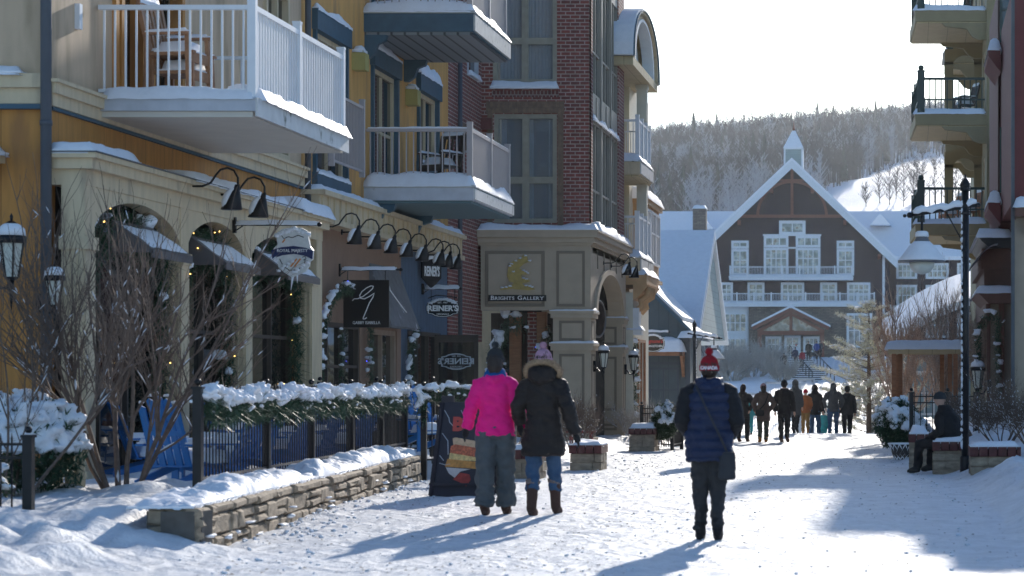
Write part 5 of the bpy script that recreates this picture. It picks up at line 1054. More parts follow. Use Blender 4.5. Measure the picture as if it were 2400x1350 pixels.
planter('small stone planter beyond the far pier of the arcade', -6.35, -5.8, 55, 56, -.08, .5, 8, .1)
def bench(label, x, y, z):
    t = thing('red_bench', label, 'bench', (x,y,z)); m = mat('red_paint', (.3,.02,.03), .45, .1)
    b = MB(); [b.box(x-.3, x+.3, y-.16+.11*i, y-.07+.11*i, z+.42, z+.46) for i in range(3)]; b.build('seat', m, t)
    for sx in (-.2, .22): b = MB(); b.box(x+sx-.03, x+sx+.03, y-.05, y+.1, z, z+.42); b.box(x+sx-.03, x+sx+.03, y-.15, y+.17, z, z+.05); b.build('leg', m, t)
bench('small dark red bench at the foot of the greige pier', -6.85, 50.5, 0)
fence('garden_fence', 'little black fence round the planting beyond the arcade', [(-6.35,57.5),(-5.5,56.2),(-5.45,58)], -.1, .95, .12)
fence('garden_fence', 'black iron fence between the seated man and the arbour', [(.05,46.5),(.75,46.5),(1.3,46.6)], .1, 1.1, .12)
def lattice(x, y, z, r):
    t = thing('lattice_planter', 'black diamond lattice basket holding the cedar beside the seated man', 'planter', (x,y,z)); b = MB()
    b.rings([(x,y,z,r*.6,r*.6),(x,y,z+r*1.1,r*.95,r*.95)], 16, True, False); b.build('basket', M['darkbrown'], t); b = MB(); n = 14
    for i in range(n):
        for s_ in (-1,1):
            a0 = 6.28*i/n; a1 = a0+s_*.9; b.bar((x+math.cos(a0)*r*.62,y+math.sin(a0)*r*.62,z),(x+math.cos(a1)*r*.98,y+math.sin(a1)*r*.98,z+r*1.1),.015)
    b.tube([(x+math.cos(6.28*i/20)*r*.99,y+math.sin(6.28*i/20)*r*.99,z+r*1.1) for i in range(21)], .014, 5); b.build('lattice', M['letter'], t)
lattice(-.12, 45.6, .02, .27)
# ---------------------------------------------------------------- timber arbour, domed pavilion, barrier
AR = thing('timber_arbour', 'timber arbour with a thick flat cap of snow on its roof', 'arbour', (.4,62,-.1))
xa, xb, ya_, yb_ = -.48, 1.3, 62., 64.
for nm, pts in (('post', [(xa+.1,ya_),(xa+.26,ya_+.3),(xb-.1,ya_),(xb-.24,ya_+.5),(xb-.42,yb_),(xa+.2,yb_)]),):
    for x, y in pts: b = MB(); b.box(x-.055,x+.055,y-.055,y+.055,-.4,2.2); b.build(nm, M['wood'], AR)
b = MB(); b.box(xa-.05,xb+.05,ya_-.06,ya_+.06,2.2,2.32); b.box(xa-.05,xb+.05,yb_-.06,yb_+.06,2.2,2.32); b.box(xa,xa+.1,ya_,yb_,2.2,2.32); b.box(xb-.1,xb,ya_,yb_,2.2,2.32)
b.box(xa-.02,xb+.02,ya_-.02,yb_+.02,2.322,2.34); b.build('roof_frame', M['oliveb'], AR)
s = MB(); s.snow(xa-.12, xb+.1, ya_-.15, yb_+.1, 2.34, .2, .08, 3, edge=.16, lump=.35); s.build('snow', M['snow'], AR)
PV = thing('domed_pavilion', 'pale blue pavilion under a curved snow covered roof behind the arbour', 'pavilion', (1.,92,-1.5))
def pav():
    n = 16; pr = []
    for i in range(n+1): t = i/n; pr.append((-1.05+4.2*t, 2.5+1.9*math.sin(t*1.45)))
    for off, th, m, nm in ((0, .12, 'shopgrey', 'curved_roof'), (.125, .3, 'snow', 'snow')):
        vs = [(x, 92-off*.3, z+off) for x, z in pr]+[(x, 92, z+off+th) for x, z in pr]+[(x, 99, z+off+1.3) for x, z in pr]+[(x, 99, z+off+th+1.3) for x, z in pr]; N = n+1; fs = []
        for i in range(n): fs += [(i,i+1,N+i+1,N+i),(N+i,N+i+1,3*N+i+1,3*N+i),(i,2*N+i,2*N+i+1,i+1),(2*N+i,3*N+i,3*N+i+1,2*N+i+1)]
        fs += [(0,N,3*N,2*N),(n,2*N+n,3*N+n,N+n)]; b = MB(); b.add(vs, fs); b.build(nm, M[m], PV)
    b = MB(); b.box(-.3, 6, 93, 98.5, -2.5, 2.9); b.build('wall', mat('pale_blue_wall', (.24,.33,.36), .7, .1), PV)
    for x in (.2, 1.35): window(PV, TC(93), x, x+.8, .2, 1.9, M['lodget'], .08, 2, (.5,), 'glass', .03)
pav()
BR = thing('mesh_barrier', 'galvanised mesh barrier panels rimed with snow behind the walkers', 'barrier', (-4.4,98,-2.1))
def panelb(x0, x1, y, z0, z1, y1=None):
    y1 = y1 or y; b = MB(); c = 14
    for k in range(c+1): t = k/c; b.tube([(x0+(x1-x0)*t,y+(y1-y)*t,z0),(x0+(x1-x0)*t,y+(y1-y)*t,z1)], .012, 4)
    for k in range(5): z = z0+(z1-z0)*k/4; b.tube([(x0,y,z),(x1,y1,z)], .014, 4)
    for x, yy in ((x0,y),(x1,y1)): b.tube([(x,yy,z0-.6),(x,yy,z1+.02)], .04, 6)
    b.tube([(x0,y,z1),(x1,y1,z1)], .05, 6); b.build('panel', mat('galvanised', (.7,.74,.78), .6, .1), BR)
panelb(-5.8,-4.5,98,-2.,1.45,100); panelb(-4.5,-3.85,98,-2,1.6); panelb(-7.0,-5.7,96,-2,1.0,97)
s = MB(); s.snow(-5.5,-4.6,104,106,-.2,1.1,.2,3,edge=.6); s.build('snow_mound', M['snow'], BR)
# ---------------------------------------------------------------- lodge steps
ST = thing('lodge_steps', 'snowy steps climbing to the lodge entrance', 'steps', (-7.5,200,1.4)); b = MB(); b2 = MB(); n = 16
for i in range(n):
    t = i/(n-1); Y = 203+34*t; x = -8.2-3.6*t; z = 1.35+(4.1-1.35)*t; b.box(x-1.9, x+1.9, Y, Y+2.25, z-.8, z+.0); b2.box(x-1.85, x+1.85, Y+.5, Y+2.2, z+.003, z+.09)
b.build('treads', mat('dark_step', (.1,.1,.11), .9, .2), ST); b2.build('snow', M['snow'], ST)
for off in (-1.9, .1, 1.95):
    r = MB(); r.tube([(-8.2+off,203,2.3),(-11.8+off,237,5.05)], .05, 6)
    for i in range(9): t = i/8; x = -8.2-3.6*t+off; Y = 203+34*t; z = 1.35+2.75*t; r.tube([(x,Y,z),(x,Y,z+.95)], .045, 5)
    r.build('handrail', M['black'], ST)

ORD = ['leftmost','second','third','fourth','fifth','sixth','seventh','eighth','ninth','tenth','eleventh','twelfth','thirteenth','rightmost','rightmost']
for k, (px, py, h_) in enumerate(sorted(((2062,478,8),(2085,482,9),(2100,470,7),(2118,488,10),(2140,480,11),(2165,486,12),(2190,478,10),(2215,488,12),(2240,480,11),(2262,486,12),(2285,478,12),(2030,488,5),(2150,455,7),(2230,450,8)))):
    Y = 500.
    while HY-(hz(WX(px,Y),Y)-H)*F/Y > py and Y < 900: Y += 4
    x = WX(px,Y); rs = random.Random(k+90); b = MB(); tree_bits(b, x, Y, hz(x,Y), h_*1.05, rs, 60, .75, .09)
    b.build('piste_tree', M['forest'], None, f'{ORD[k]} leafless tree from the left on the white ski slope beside the lodge roof', 'tree', 'leafless trees on the ski slope', normals=False)
# ================================================================ lamps and lanterns
def gooseneck(label, loc, sc=1., rz=0, first=[None]):
    if first[0] is None:
        t = thing('gooseneck_lamp', label, 'wall lamp', (0,0,0), 'gooseneck lamps over the shop signs')
        b = MB(); P = [(0,0,0),(.2,0,0),(.3,0,.04),(.36,0,.13),(.42,0,.2),(.5,0,.22),(.58,0,.19),(.63,0,.1),(.63,0,0)]; b.tube(P, .014, 7); b.tube([(0,0,0),(.02,0,0)], .05, 10); b.build('arm', M['black'], t)
        b = MB(); rg = []
        for z, r in ((.02,.03),(-.04,.035),(-.06,.05),(-.28,.13),(-.285,.125)): rg.append((.62+z*.25,0,z,r,r))
        b.rings(rg, 14, True, True); b.build('shade', M['black'], t)
        b = MB(); b.rings([(.58-.02,-.0,-.03,.04,.045),(.52,0,-.1,.06,.07),(.5,0,-.2,.07,.09),(.5,0,-.27,.05,.1)], 9); b.build('snow', M['snow'], t); first[0] = t; o = t; o.location = loc; o.scale = (sc,)*3; o.rotation_euler.z = math.radians(rz); return o
    return dup(first[0], loc, rz, sc, label)
Lb = ['{} gooseneck lamp in the row over the brown and blue shops, counted from the left'.format(n) for n in ('first','second','third','fourth','fifth','sixth','seventh','last')]
gooseneck('nearest gooseneck lamp above the canopies of the beige shopfront', (-9.42,31.5,4.03), 1.08)
gooseneck('snow lined gooseneck lamp above the crest sign of the beige shopfront', (-9.42,32.8,4.02), 1.08)
for k, y in enumerate((39.25,40.7,42.0,43.3,44.7,46.3,47.1,48.0)): gooseneck(Lb[k], (-9.55,y,4.0), 1.)
gooseneck('left of two gooseneck lamps above the arcade arch', (-7.25,57.4,3.85+.45), 1.0); gooseneck('right of two gooseneck lamps above the arcade arch', (-7.25,58.9,3.85+.45), 1.)
def lantern(label, loc, rz=0, sc=1., first=[None]):
    if first[0] is None:
        t = thing('wall_lantern', label, 'lantern', (0,0,0), 'black wall lanterns')        # mount plate at origin, lamp out along +x
        b = MB(); b.tube([(0,0,-.1),(0,0,.14)], .035, 8); b.tube([(0,0,0),(.05,0,-.02),(.1,0,-.1),(.16,0,-.1),(.2,0,-.03)], .016, 7); b.tube([(.2,0,-.02),(.2,0,-.2),(.2,0,-.3)], [.03,.015,.004], 8); b.blob((.2,0,-.12), .028, 8, 6); b.build('bracket', M['black'], t)
        b = MB(); b.rings([(.2,0,.0,.06,.06),(.2,0,.3,.105,.105)], 6, True, False); b.build('glass', M['lampglass'], t)
        b = MB()
        for k in range(6): a_ = 6.283*k/6; b.bar((.2+.062*math.cos(a_),.062*math.sin(a_),0),(.2+.108*math.cos(a_),.108*math.sin(a_),.3),.014)
        b.rings([(.2,0,-.03,.045,.045),(.2,0,.0,.068,.068)], 12); b.rings([(.2,0,.3,.13,.13),(.2,0,.36,.135,.135),(.2,0,.365,.12,.12)], 16); b.build('cage', M['black'], t)
        b = MB(); b.rings([(.2,0,.365,.12,.12),(.2,0,.43,.1,.1),(.2,0,.48,.05,.05),(.2,0,.5,.02,.02)], 16); b.rings([(.2,0,.5,.012,.012),(.2,0,.54,.016,.016),(.2,0,.57,.002,.002)], 8); b.build('cap', M['black'], t)
        b = MB(); b.rings([(.2,0,.368,.125,.125),(.2,0,.43,.115,.115),(.2,0,.47,.07,.07),(.2,0,.487,.02,.02)], 14); b.build('snow', M['snow'], t); first[0] = t
        t.location = loc; t.rotation_euler.z = math.radians(rz); t.scale = (sc,)*3; return t
    return dup(first[0], loc, rz, sc, label)
lantern('black lantern on the near pier of the greige arcade', (-7.24,55.7,1.82), 0, 1.05)
lantern('black lantern on the far pier of the greige arcade', (-7.22,61.6,1.78), 0, 1.05)
lantern('dark lantern on the ochre wall at the left edge', (WX(-30,26.9),26.95,2.65), 0, 1.25)
lantern('dark lantern on the first shopfront pilaster', (WX(105,27.5),27.3,2.35), 0, .9)
lantern('snow topped lantern beside the brown shop doorway on the right', (1.75,52.6,1.35), 180, 1.25)
def street_lamp(label, x, y, z, first=[None]):
    if first[0] is None:
        t = thing('street_lamp', label, 'street lamp', (0,0,0), 'black street lamps'); b = MB()
        b.tube([(0,0,-.3),(0,0,.25),(0,0,.3),(0,0,.32)], [.085,.085,.08,.065], 12); b.tube([(0,0,.3),(0,0,4.5)], .06, 12)
        for zz, r in ((4.1,.075),(4.48,.08)): b.tube([(0,0,zz),(0,0,zz+.06)], r, 12)
        b.rings([(0,0,4.5,.06,.06),(0,0,4.58,.085,.085),(0,0,4.63,.06,.06),(0,0,4.68,.025,.025),(0,0,4.74,.01,.01)], 12); b.build('pole', M['black'], t)
        b = MB(); b.tube([(.2,0,4.26),(-.85,0,4.1)], .028, 8); b.blob((-.87,0,4.1), .05, 8, 6); b.blob((-.95,0,4.09), .03, 8, 6); b.blob((.21,0,4.26), .035, 8, 6); b.tube([(-.68,0,4.12),(-.68,0,3.82)], .02, 8); b.tube([(-.05,0,3.7),(-.3,0,4.15)], .012, 6); b.build('arm', M['black'], t)
        b = MB(); b.rings([(-.68,0,3.84,.05,.05),(-.68,0,3.76,.09,.09),(-.68,0,3.66,.14,.14),(-.68,0,3.5,.25,.25),(-.68,0,3.4,.36,.36),(-.68,0,3.37,.375,.375),(-.68,0,3.36,.36,.36)], 28); b.build('shade', mat('grey_lamp_shade', (.13,.13,.135), .4, .05), t)
        b = MB(); b.rings([(-.68,0,3.37,.2,.2),(-.68,0,3.28,.19,.19),(-.68,0,3.2,.12,.12),(-.68,0,3.17,.03,.03)], 20); b.build('globe', M['lampglass'], t)
        b = MB(); b.rings([(-.68,0,3.85,.07,.07),(-.68,0,3.83,.1,.1),(-.68,0,3.76,.11,.11)], 12); b.rings([(-.68,0,3.72,.09,.09),(-.68,0,3.62,.2,.2),(-.68,0,3.5,.29,.29),(-.68,0,3.4,.372,.372),(-.68,0,3.385,.372,.372)][::-1], 24)
        pts = [(.18-1.0*i/14, -.0, 4.31-.15*i/14+.02*math.sin(i*1.7)) for i in range(15)]; b.tube(pts, [.03]+[.055+.012*math.sin(i*2.3) for i in range(13)]+[.03], 8)
        for i in range(34): zz = .5+3.9*i/34; b.blob((-.052,-.03,zz), (.02,.025,U(.03,.075)), 6, 5, .8, i)
        b.build('snow', M['snow'], t); first[0] = t; t.location = (x,y,z); return t
    return dup(first[0], (x,y,z), None, None, label)
street_lamp('tall black street lamp with hooded grey shade and snow on its arm, at right', .886, 38, 0)
l2 = street_lamp('distant street lamp with hanging shade in front of the restaurant roof', -7.45, 84, -1.1)
l2.rotation_euler.z = math.radians(180)
# ================================================================ signs
def bracket(b, x0, x1, y, z): b.box(x0-.02, x0+.03, y-.03, y+.03, z-.12, z+.1); b.tube([(x0,y,z),(x1,y,z)], .02, 8); b.blob((x1+.02,y,z), .035, 8, 6); b.tube([(x0,y,z-.1),(x0+.12,y,z-.02)], .01, 5)
# gabby isabella
t = thing('hanging_sign', 'square black hanging sign with white swirl monogram GABBY ISABELLA', 'sign', (-9.4,41.8,2.4), 'hanging shop signs')
b = MB(); bracket(b, -9.85, -8.8, 41.8, 3.42); b.build('bracket', M['black'], t); s = MB(); s.snow(-9.8,-8.85,41.78,41.82,3.44,.035,.05,3,over=.01,edge=.03); s.build('snow', M['snow'], t)
b = MB(); b.box(-9.77,-8.98,41.775,41.825,2.42,3.24); [b.tube([(x,41.8,3.24),(x,41.8,3.42)], .008, 5) for x in (-9.7,-9.05)]; b.build('board', M['sign'], t)
q = [(830,765),(842,752),(870,750),(905,735),(945,705),(972,680),(978,663),(962,660),(930,675),(898,700),(882,728),(888,748),(915,752),(950,735),(985,712),(975,740),(950,780),(930,830),(908,882),(905,893),(918,893),(932,883)]
def zq(p, Y, ox=550, oy=450): return (WX(p[0]/3+ox, Y), Y, WZ(p[1]/3+oy, Y))
b = MB(); P = [zq(p, 41.8) for p in q]; b.tube([(p[0],41.768,p[2]) for p in P], .009, 6); text(b, 'GABBY ISABELLA', .075, None, (-9.37,41.77,2.5), RC, None, sx=.85); b.build('lettering', M['letter'], t)
# grey awning behind it
aw = MB(); A = [(-9.84,44.1,3.65),(-9.84,46.6,3.65),(-9.42,46.6,2.5),(-9.42,44.1,2.5)]
aw.add(A+[(x-.02,y,z-.03) for x,y,z in A]+[(-9.84,44.1,2.5),(-9.84,46.6,2.5)], [(0,1,2,3),(7,6,5,4),(0,3,8),(1,9,2),(3,2,9,8)]); ao = aw.build('canvas_awning', mat('grey_canvas', (.16,.16,.17), .8, .15, 5, .1, dirt=((.6,.6,.62), 4, .64)), YB)
b = MB(); q2 = [(1090,640),(1105,668),(1118,650),(1112,690),(1140,760),(1165,820),(1175,838)]
b.tube([(-9.84+.42*((3.65-zq(p,45)[2])/1.15)+.02, YL(p[0]/3+550,-9.6), zq(p,45)[2]) for p in q2], .012, 5); b.build('monogram', M['letter'], ao)
# reiner's oval
def oval_sign(label, cx_, y, cz, w_, h_, lines, snowy=True, br=None, border='letter'):
    t = thing('hanging_sign', label, 'sign', (cx_, y, cz-h_/2), 'hanging shop signs'); b = MB(); pl = plaque(cx_, cz, w_, h_); b.prism(pl, 'y', y-.025, y+.025); b.build('board', M['sign'], t)
    b = MB(); po = plaque(cx_, cz, w_*.95, h_*.93); pi_ = plaque(cx_, cz, w_*.9, h_*.87); n = len(po); b.add([(p[0],y-.03,p[1]) for p in po]+[(p[0],y-.03,p[1]) for p in pi_], [(i,(i+1)%n,n+(i+1)%n,n+i) for i in range(n)])
    for body, sz, dz, sx_, bo in lines: text(b, body, sz, None, (cx_, y-.03, cz+dz), RC, None, sx=sx_, bold=bo)
    b.build('lettering', M[border], t)
    if br: b = MB(); bracket(b, br[0], br[1], y, br[2]); [b.tube([(cx_+dx,y,cz+h_*.35),(cx_+dx,y,br[2])], .008, 5) for dx in (-w_*.35, w_*.35)]; b.tube([(cx_-w_*.45,y,cz+h_*.55),(cx_-w_*.2,y,cz+h_*.72),(cx_+w_*.2,y,cz+h_*.66),(cx_+w_*.42,y,cz+h_*.58)], .012, 6); b.build('bracket', M['black'], t)
    if snowy:
        s = MB(); 
        if br: s.snow(br[0]+.05, br[1], y-.02, y+.02, br[2]+.02, .05, .04, 3, over=.01, edge=.03, lump=1)
        for i in range(9): k = i/8*2-1; s.blob((cx_+k*w_*.36, y-.01, cz+h_*(.5-.2*k*k)), (.07,.04,.03), 7, 5, .8, i)
        s.build('snow', M['snow'], t)
    return t
oval_sign("black hanging sign reading REINER'S in white below a snowy bracket", -9.44, 49, 2.97, .68, .37, (("REINER'S", .155, -.005, 1.02, .006), ("EST. 1967", .05, .115, 1, 0), ("ORIGINALS", .05, -.12, 1, 0)), True, (-9.85,-9.1,3.37))
t = thing('shield_sign', "small black shield sign with tall white REINER'S lettering high on the blue wall", 'sign', (-9.8,49.4,3.4), None)
Rz = Matrix.Rotation(math.radians(52), 3, 'Z'); c9 = Vector((-9.64, 48.8, 3.7)); TQ = lambda u, d, z: tuple(c9 + Rz @ Vector((u, -d, z)))
b = MB(TQ); b.prism([(-.25,.2),(-.25,-.12),(-.12,-.24),(0,-.32),(.12,-.24),(.25,-.12),(.25,.2),(.12,.25),(0,.29),(-.12,.25)], 'y', -.02, .02); b.bar((-.02,.0,.3),(-.2,-.25,.32),.03) ; b.build('board', M['sign'], t)
b = MB(); q = c9 + Rz @ Vector((0,-.026,.0)); text(b, "REINER'S", .27, None, tuple(q), Rz @ RC, None, sx=.38, bold=.008); b.build('lettering', M['letter'], t)
s = MB(TQ); s.tube([(-.25,0,.2),(-.12,0,.26),(0,0,.3),(.12,0,.26),(.25,0,.2)], [.02,.035,.05,.035,.02], 8); s.build('snow', M['snow'], t)
# magnone's
t = oval_sign("black sign reading Magnone's ITALIAN KITCHEN hanging before the snowy awning", WX(1530,80), 80, WZ(805,80), .8, .58, (("ITALIAN KITCHEN", .1, -.09, .78, .002),), True, (WX(1503,80),WX(1560,80)+.1,WZ(778,80)))
b = MB(); text(b, "Magnone's", .17, None, (WX(1530,80), 79.96, WZ(800,80)), RC, None, sx=.9, shear=.3, bold=.005); b.build('red_lettering', mat('red_letter', (.5,.04,.04), .5, .05), t)
# crest sign
t = thing('crest_sign', 'white crest shaped hanging sign with navy ROYAL MAJESTY banner and orange stripes', 'sign', (-8.6,33.8,2.95), None)
Yc = 33.8; K = lambda p: (WX(p[0]/3+550, Yc), WZ(p[1]/3+450, Yc)); op = [(335,262),(400,250),(470,252),(515,275),(522,330),(535,385),(555,410),(550,475),(530,490),(525,520),(500,560),(450,580),(405,600),(350,565),(312,530),(300,480),(270,470),(262,420),(285,390),(305,370),(298,320),(312,280)]
b = MB(); b.prism([K(p) for p in op], 'y', Yc-.03, Yc+.03); b.build('board', mat('white_board', (.68,.68,.66), .5, .1, 14), t)
b = MB(); bp = [(262,410),(330,390),(420,380),(500,392),(555,415),(552,475),(500,450),(420,436),(340,446),(268,470)]; b.prism([K(p) for p in bp], 'y', Yc-.04, Yc-.031); b.build('banner', mat('navy_banner', (.01,.02,.09), .5, .1), t)
b = MB(); text(b, 'ROYAL MAJESTY', .062, None, (*[K((410,414))[0]], Yc-.042, K((410,414))[1]), RC, None, sx=.95); b.build('lettering', M['letter'], t)
b = MB()
for dx in (0, 26): b.prism([K(p) for p in [(392+dx,525),(404+dx,527),(446+dx,472),(436+dx,468)]], 'y', Yc-.036, Yc-.031)
b.prism([K(p) for p in [(335,355),(345,358),(362,335),(354,332)]], 'y', Yc-.036, Yc-.031); b.build('orange_stripes', mat('orange_paint', (.6,.2,.04), .5, .1), t)
b = MB()
for P in ([(330,300),(350,330),(380,315),(410,322),(450,305),(490,320)], [(320,470),(345,520),(390,552),(450,548),(495,510),(500,470)], [(480,460),(500,452),(506,470),(488,480)]): b.tube([(K(p)[0], Yc-.033, K(p)[1]) for p in P], .006, 5)
b.build('crest_outline', M['black'], t)
b = MB(); bracket(b, -9.43, -8.26, Yc, 3.68); b.tube([(-8.85,Yc,3.6),(-8.85,Yc,3.68)], .01, 5); b.build('bracket', M['black'], t)
s = MB(); s.snow(-9.4,-8.25,Yc-.025,Yc+.025,3.7,.035,.05,2,over=.01,edge=.03)
for i in range(12): p = K((300+i*20, 262+14*abs(i-6)*.6)); s.blob((p[0],Yc-.01,p[1]+.01), (.045,.04,.035), 7, 5, .8, i)
for i in range(14): p = K((285+(i*67)%240, 480+(i*41)%90)); s.blob((p[0],Yc-.04,p[1]), (.03,.015,.022), 6, 4, .9, i)
s.tube([(K((408,590))[0],Yc,K((408,590))[1]),(K((436,640))[0]-.08,Yc,K((408,690))[1])], [.02,.003], 6); s.tube([(K((440,580))[0],Yc,K((440,580))[1]),(K((440,580))[0],Yc,K((440,640))[1])], [.015,.003], 6); s.build('snow', M['snow'], t)
# gallery sign board on the greige box
t = thing('gallery_sign', 'greige board with gold windswept tree relief and black BRIGHTS GALLERY strip', 'sign', (-9,YG,3.2), None)
Yg = YG-.03; KG = lambda p: (WX(p[0]/3+1100, Yg), WZ(p[1]/3+450, Yg))
b = MB(); b.box(-9.6,-8.4,Yg-.01,Yg+.028,3.3,4.4); b.build('board', M['galler'], t)
tp = [(218,690),(240,665),(300,655),(318,640),(285,630),(268,590),(275,540),(290,500),(325,480),(345,478),(368,458),(385,438),(408,455),(412,478),(438,488),(400,500),(384,506),(352,538),(372,548),(432,566),(400,582),(370,580),(365,600),(400,608),(432,626),(400,640),(372,640),(380,655),(440,658),(462,686),(420,692),(300,682)]
b = MB(); b.prism([KG(p) for p in tp], 'y', Yg-.06, Yg-.011); b.build('gold_tree_relief', M['gold'], t)
s = MB()
for p in [(235,672),(262,668),(288,662),(312,560),(285,520),(330,484),(360,466),(395,448),(425,484),(400,560),(385,552),(415,570),(405,612),(385,606),(425,662),(445,668),(400,658),(300,505)]: q = KG(p); s.blob((q[0],Yg-.06,q[1]), (.04,.03,.02), 7, 5, .9, p[0])
s.build('snow', M['snow'], t)
b = MB(); x0, z0 = KG((135,768)); x1, z1 = KG((542,724)); b.box(x0,x1,Yg-.03,Yg-.011,z0,z1); b.build('name_strip', M['sign'], t)
def smallcaps(words, big, small, y, z, x0, sx):
    b = MB(); x = x0
    for w_ in words:
        for i, c in enumerate(w_):
            sz = big if i == 0 else small; k = MB(); text(k, c, sz, None, (0,0,0), RC, None, align='LEFT', bold=.0016); xs = [v[0] for v in k.v]; w0, w1 = min(xs), max(xs)
            bz = -min(v[2] for v in k.v) if c != 'G' else -min(v[2] for v in k.v); b.add([((v[0]-w0)*sx+x, y+v[1], v[2]+bz+z) for v in k.v], k.f)
            h_ = max(v[2] for v in k.v)-min(v[2] for v in k.v)
            if c in 'BRIHTLY':          # slab serifs, foot and head
                fe = {'B':(0,),'R':(0,.85),'I':(.5,),'H':(.08,.92),'T':(.5,),'L':(0.1,),'Y':(.5,)}[c]
                for f_ in fe: b.box(x+(w1-w0)*sx*f_-.014, x+(w1-w0)*sx*f_+.014, y-.004, y+.004, z, z+.008)
                if c in 'IHY': [b.box(x+(w1-w0)*sx*f_-.014, x+(w1-w0)*sx*f_+.014, y-.0045, y+.0045, z+h_-.008, z+h_) for f_ in ((.5,) if c=='I' else (.08,.92))]
            x += (w1-w0)*sx+.014
        x += .05
    return b, x
b, xe = smallcaps(['BRIGHTS','GALLERY'], .135, .105, Yg-.034, z0+.03, 0, 1.0); sc_ = (x1-x0-.12)/(xe-.064)
for i, v in enumerate(b.v): b.v[i] = (x0+.06+v[0]*sc_, v[1], v[2])
b.build('lettering', M['letter'], t)
# round filigree sign under the arch
t = thing('round_sign', 'dark round filigree sign hanging on a rod inside the arcade arch', 'sign', (-7.4,57.5,1.9+.6), None)
c0 = Vector((WX(1402,57.6),57.6,WZ(747,57.6))); TR_ = lambda u, d, z: (c0.x+u*.28-d*.96, c0.y+u*.96+d*.28, c0.z+z)
b = MB(TR_); n = 28; b.tube([(.43*math.cos(6.283*i/n),0,.43*math.sin(6.283*i/n)) for i in range(n+1)], .03, 6); b.tube([(0,0,.43),(0,0,1.0)], .015, 6); b.build('ring', mat('pewter', (.2,.19,.18), .4, .1, metal=.5), t)
b = MB(TR_); b.add([(.4*math.cos(6.283*i/n),-.01,.4*math.sin(6.283*i/n)) for i in range(n)]+[(.4*math.cos(6.283*i/n),.01,.4*math.sin(6.283*i/n)) for i in range(n)], [tuple(range(n)), tuple(range(2*n-1,n-1,-1))]); b.build('disc', M['sign'], t)
b = MB(TR_)
for s_ in (-1,1):
    for k in range(4): b.tube([(s_*(.05+.08*k)*math.cos(a_), .02*sg, -.2+.13*k+.1*math.sin(a_*2)) for a_ in [j*.5 for j in range(7)] for sg in (1,)], .012, 5)
    b.tube([(s_*.15,.02,-.3),(s_*.02,.02,0),(s_*.18,.02,.3)], .015, 5)
b.build('filigree', M['greyw'], t)
# ================================================================ folding board
t = thing('folding_board', 'black folding pavement board with sandwich picture and red letter B', 'board', (-5.65,30.6,.03))
def aboard():
    x0, x1, y, z0 = -6.07, -5.24, 30.6, gz(-5.6,30.6)-.01
    for s_, nm in ((1,'front_panel'),(-1,'rear_panel')):
        yb0 = y+(.0 if s_ == 1 else .62); yt = y+.31-s_*.02
        b = MB(); b.add([(x0,yb0,z0),(x1,yb0,z0),(x1-.1,yt,z0+1.2),(x0+.1,yt,z0+1.2),(x0,yb0+.03,z0),(x1,yb0+.03,z0),(x1-.1,yt+.03,z0+1.2),(x0+.1,yt+.03,z0+1.2)], [(0,1,2,3),(7,6,5,4),(0,4,5,1),(1,5,6,2),(2,6,7,3),(3,7,4,0)])
        if s_ == 1:
            for xa_ in (x0+.1, x1-.28): b.box(xa_, xa_+.16, yt-.005, yt+.035, z0+1.2, z0+1.28)
            for (a_, b_, c_, d_) in ((0,.03,0,.14),):
                b.bar((x0+.02,yb0-.01,z0+.02),(x0+.115,yt-.01,z0+1.19),.05,.03); b.bar((x1-.02,yb0-.01,z0+.02),(x1-.115,yt-.01,z0+1.19),.05,.03); b.bar((x0,yb0-.012,z0+.16),(x1,yb0-.012+.0,z0+.16),.03,.03)
        b.build(nm, mat('chalk_black', (.022,.02,.03), .5, .2), t)
    P = lambda px, py: (WX(px,30.6), 30.6+.29*(WZ(py,30.6)-z0)/1.2-.008, WZ(py,30.6))
    def poly(pts, m, nm, off=0): b = MB(); b.add([(lambda p: (p[0], p[1]-off, p[2]))(P(*p)) for p in pts], [tuple(range(len(pts)))]); return b.build(nm, m, t)
    poly([(1055,1028),(1062,1026),(1120,1036),(1122,1052),(1058,1048)], mat('bread_pale', (.62,.42,.25), .6, .2, 20), 'sandwich_picture')
    poly([(1052,1046),(1062,1042),(1122,1052),(1122,1080),(1060,1072),(1050,1060)], mat('filling_red', (.5,.13,.06), .6, .5, 40), 'sandwich_picture', .002)
    poly([(1050,1062),(1122,1074),(1122,1082),(1048,1078)], mat('cheese', (.7,.5,.2), .6, .3, 30), 'sandwich_picture', .003)
    poly([(1045,1076),(1122,1084),(1122,1100),(1040,1094)], mat('crust', (.55,.25,.06), .6, .3, 20), 'sandwich_picture', .004)
    poly([(1042,1096),(1100,1100),(1076,1106),(1064,1120),(1050,1110)], mat('cloth_white', (.55,.5,.48), .6, .1, 20), 'sandwich_picture', .005)
    poly([(1060,1124),(1076,1108),(1098,1112),(1102,1124),(1092,1140),(1080,1132)], mat('stamp_red', (.35,.04,.03), .6, .3, 30), 'sandwich_picture', .006)
    b = MB(); 
    for ln in ([(1033,962),(1044,980),(1046,990),(1056,1000)], [(1072,962),(1080,978),(1076,990)], [(1030,1016),(1044,1034),(1046,1066)], [(1026,1068),(1036,1080)], [(1026,1086),(1040,1090),(1052,1088)]): b.tube([P(*p) for p in ln], .006, 4)
    b.build('chalk_line', M['greyw'], t)
    p = P(1066,996); M_ = Matrix.Rotation(math.radians(76), 3, 'X'); b = MB(); text(b, 'B', .24, None, (p[0], p[1]-.01, p[2]), M_, None, bold=.012); text(b, 'A', .24, None, (p[0]+.2, p[1]-.01, p[2]), M_, None, bold=.012) if False else None; b.build('red_letter', mat('letter_red', (.5,.07,.05), .5, .1), t)
aboard()
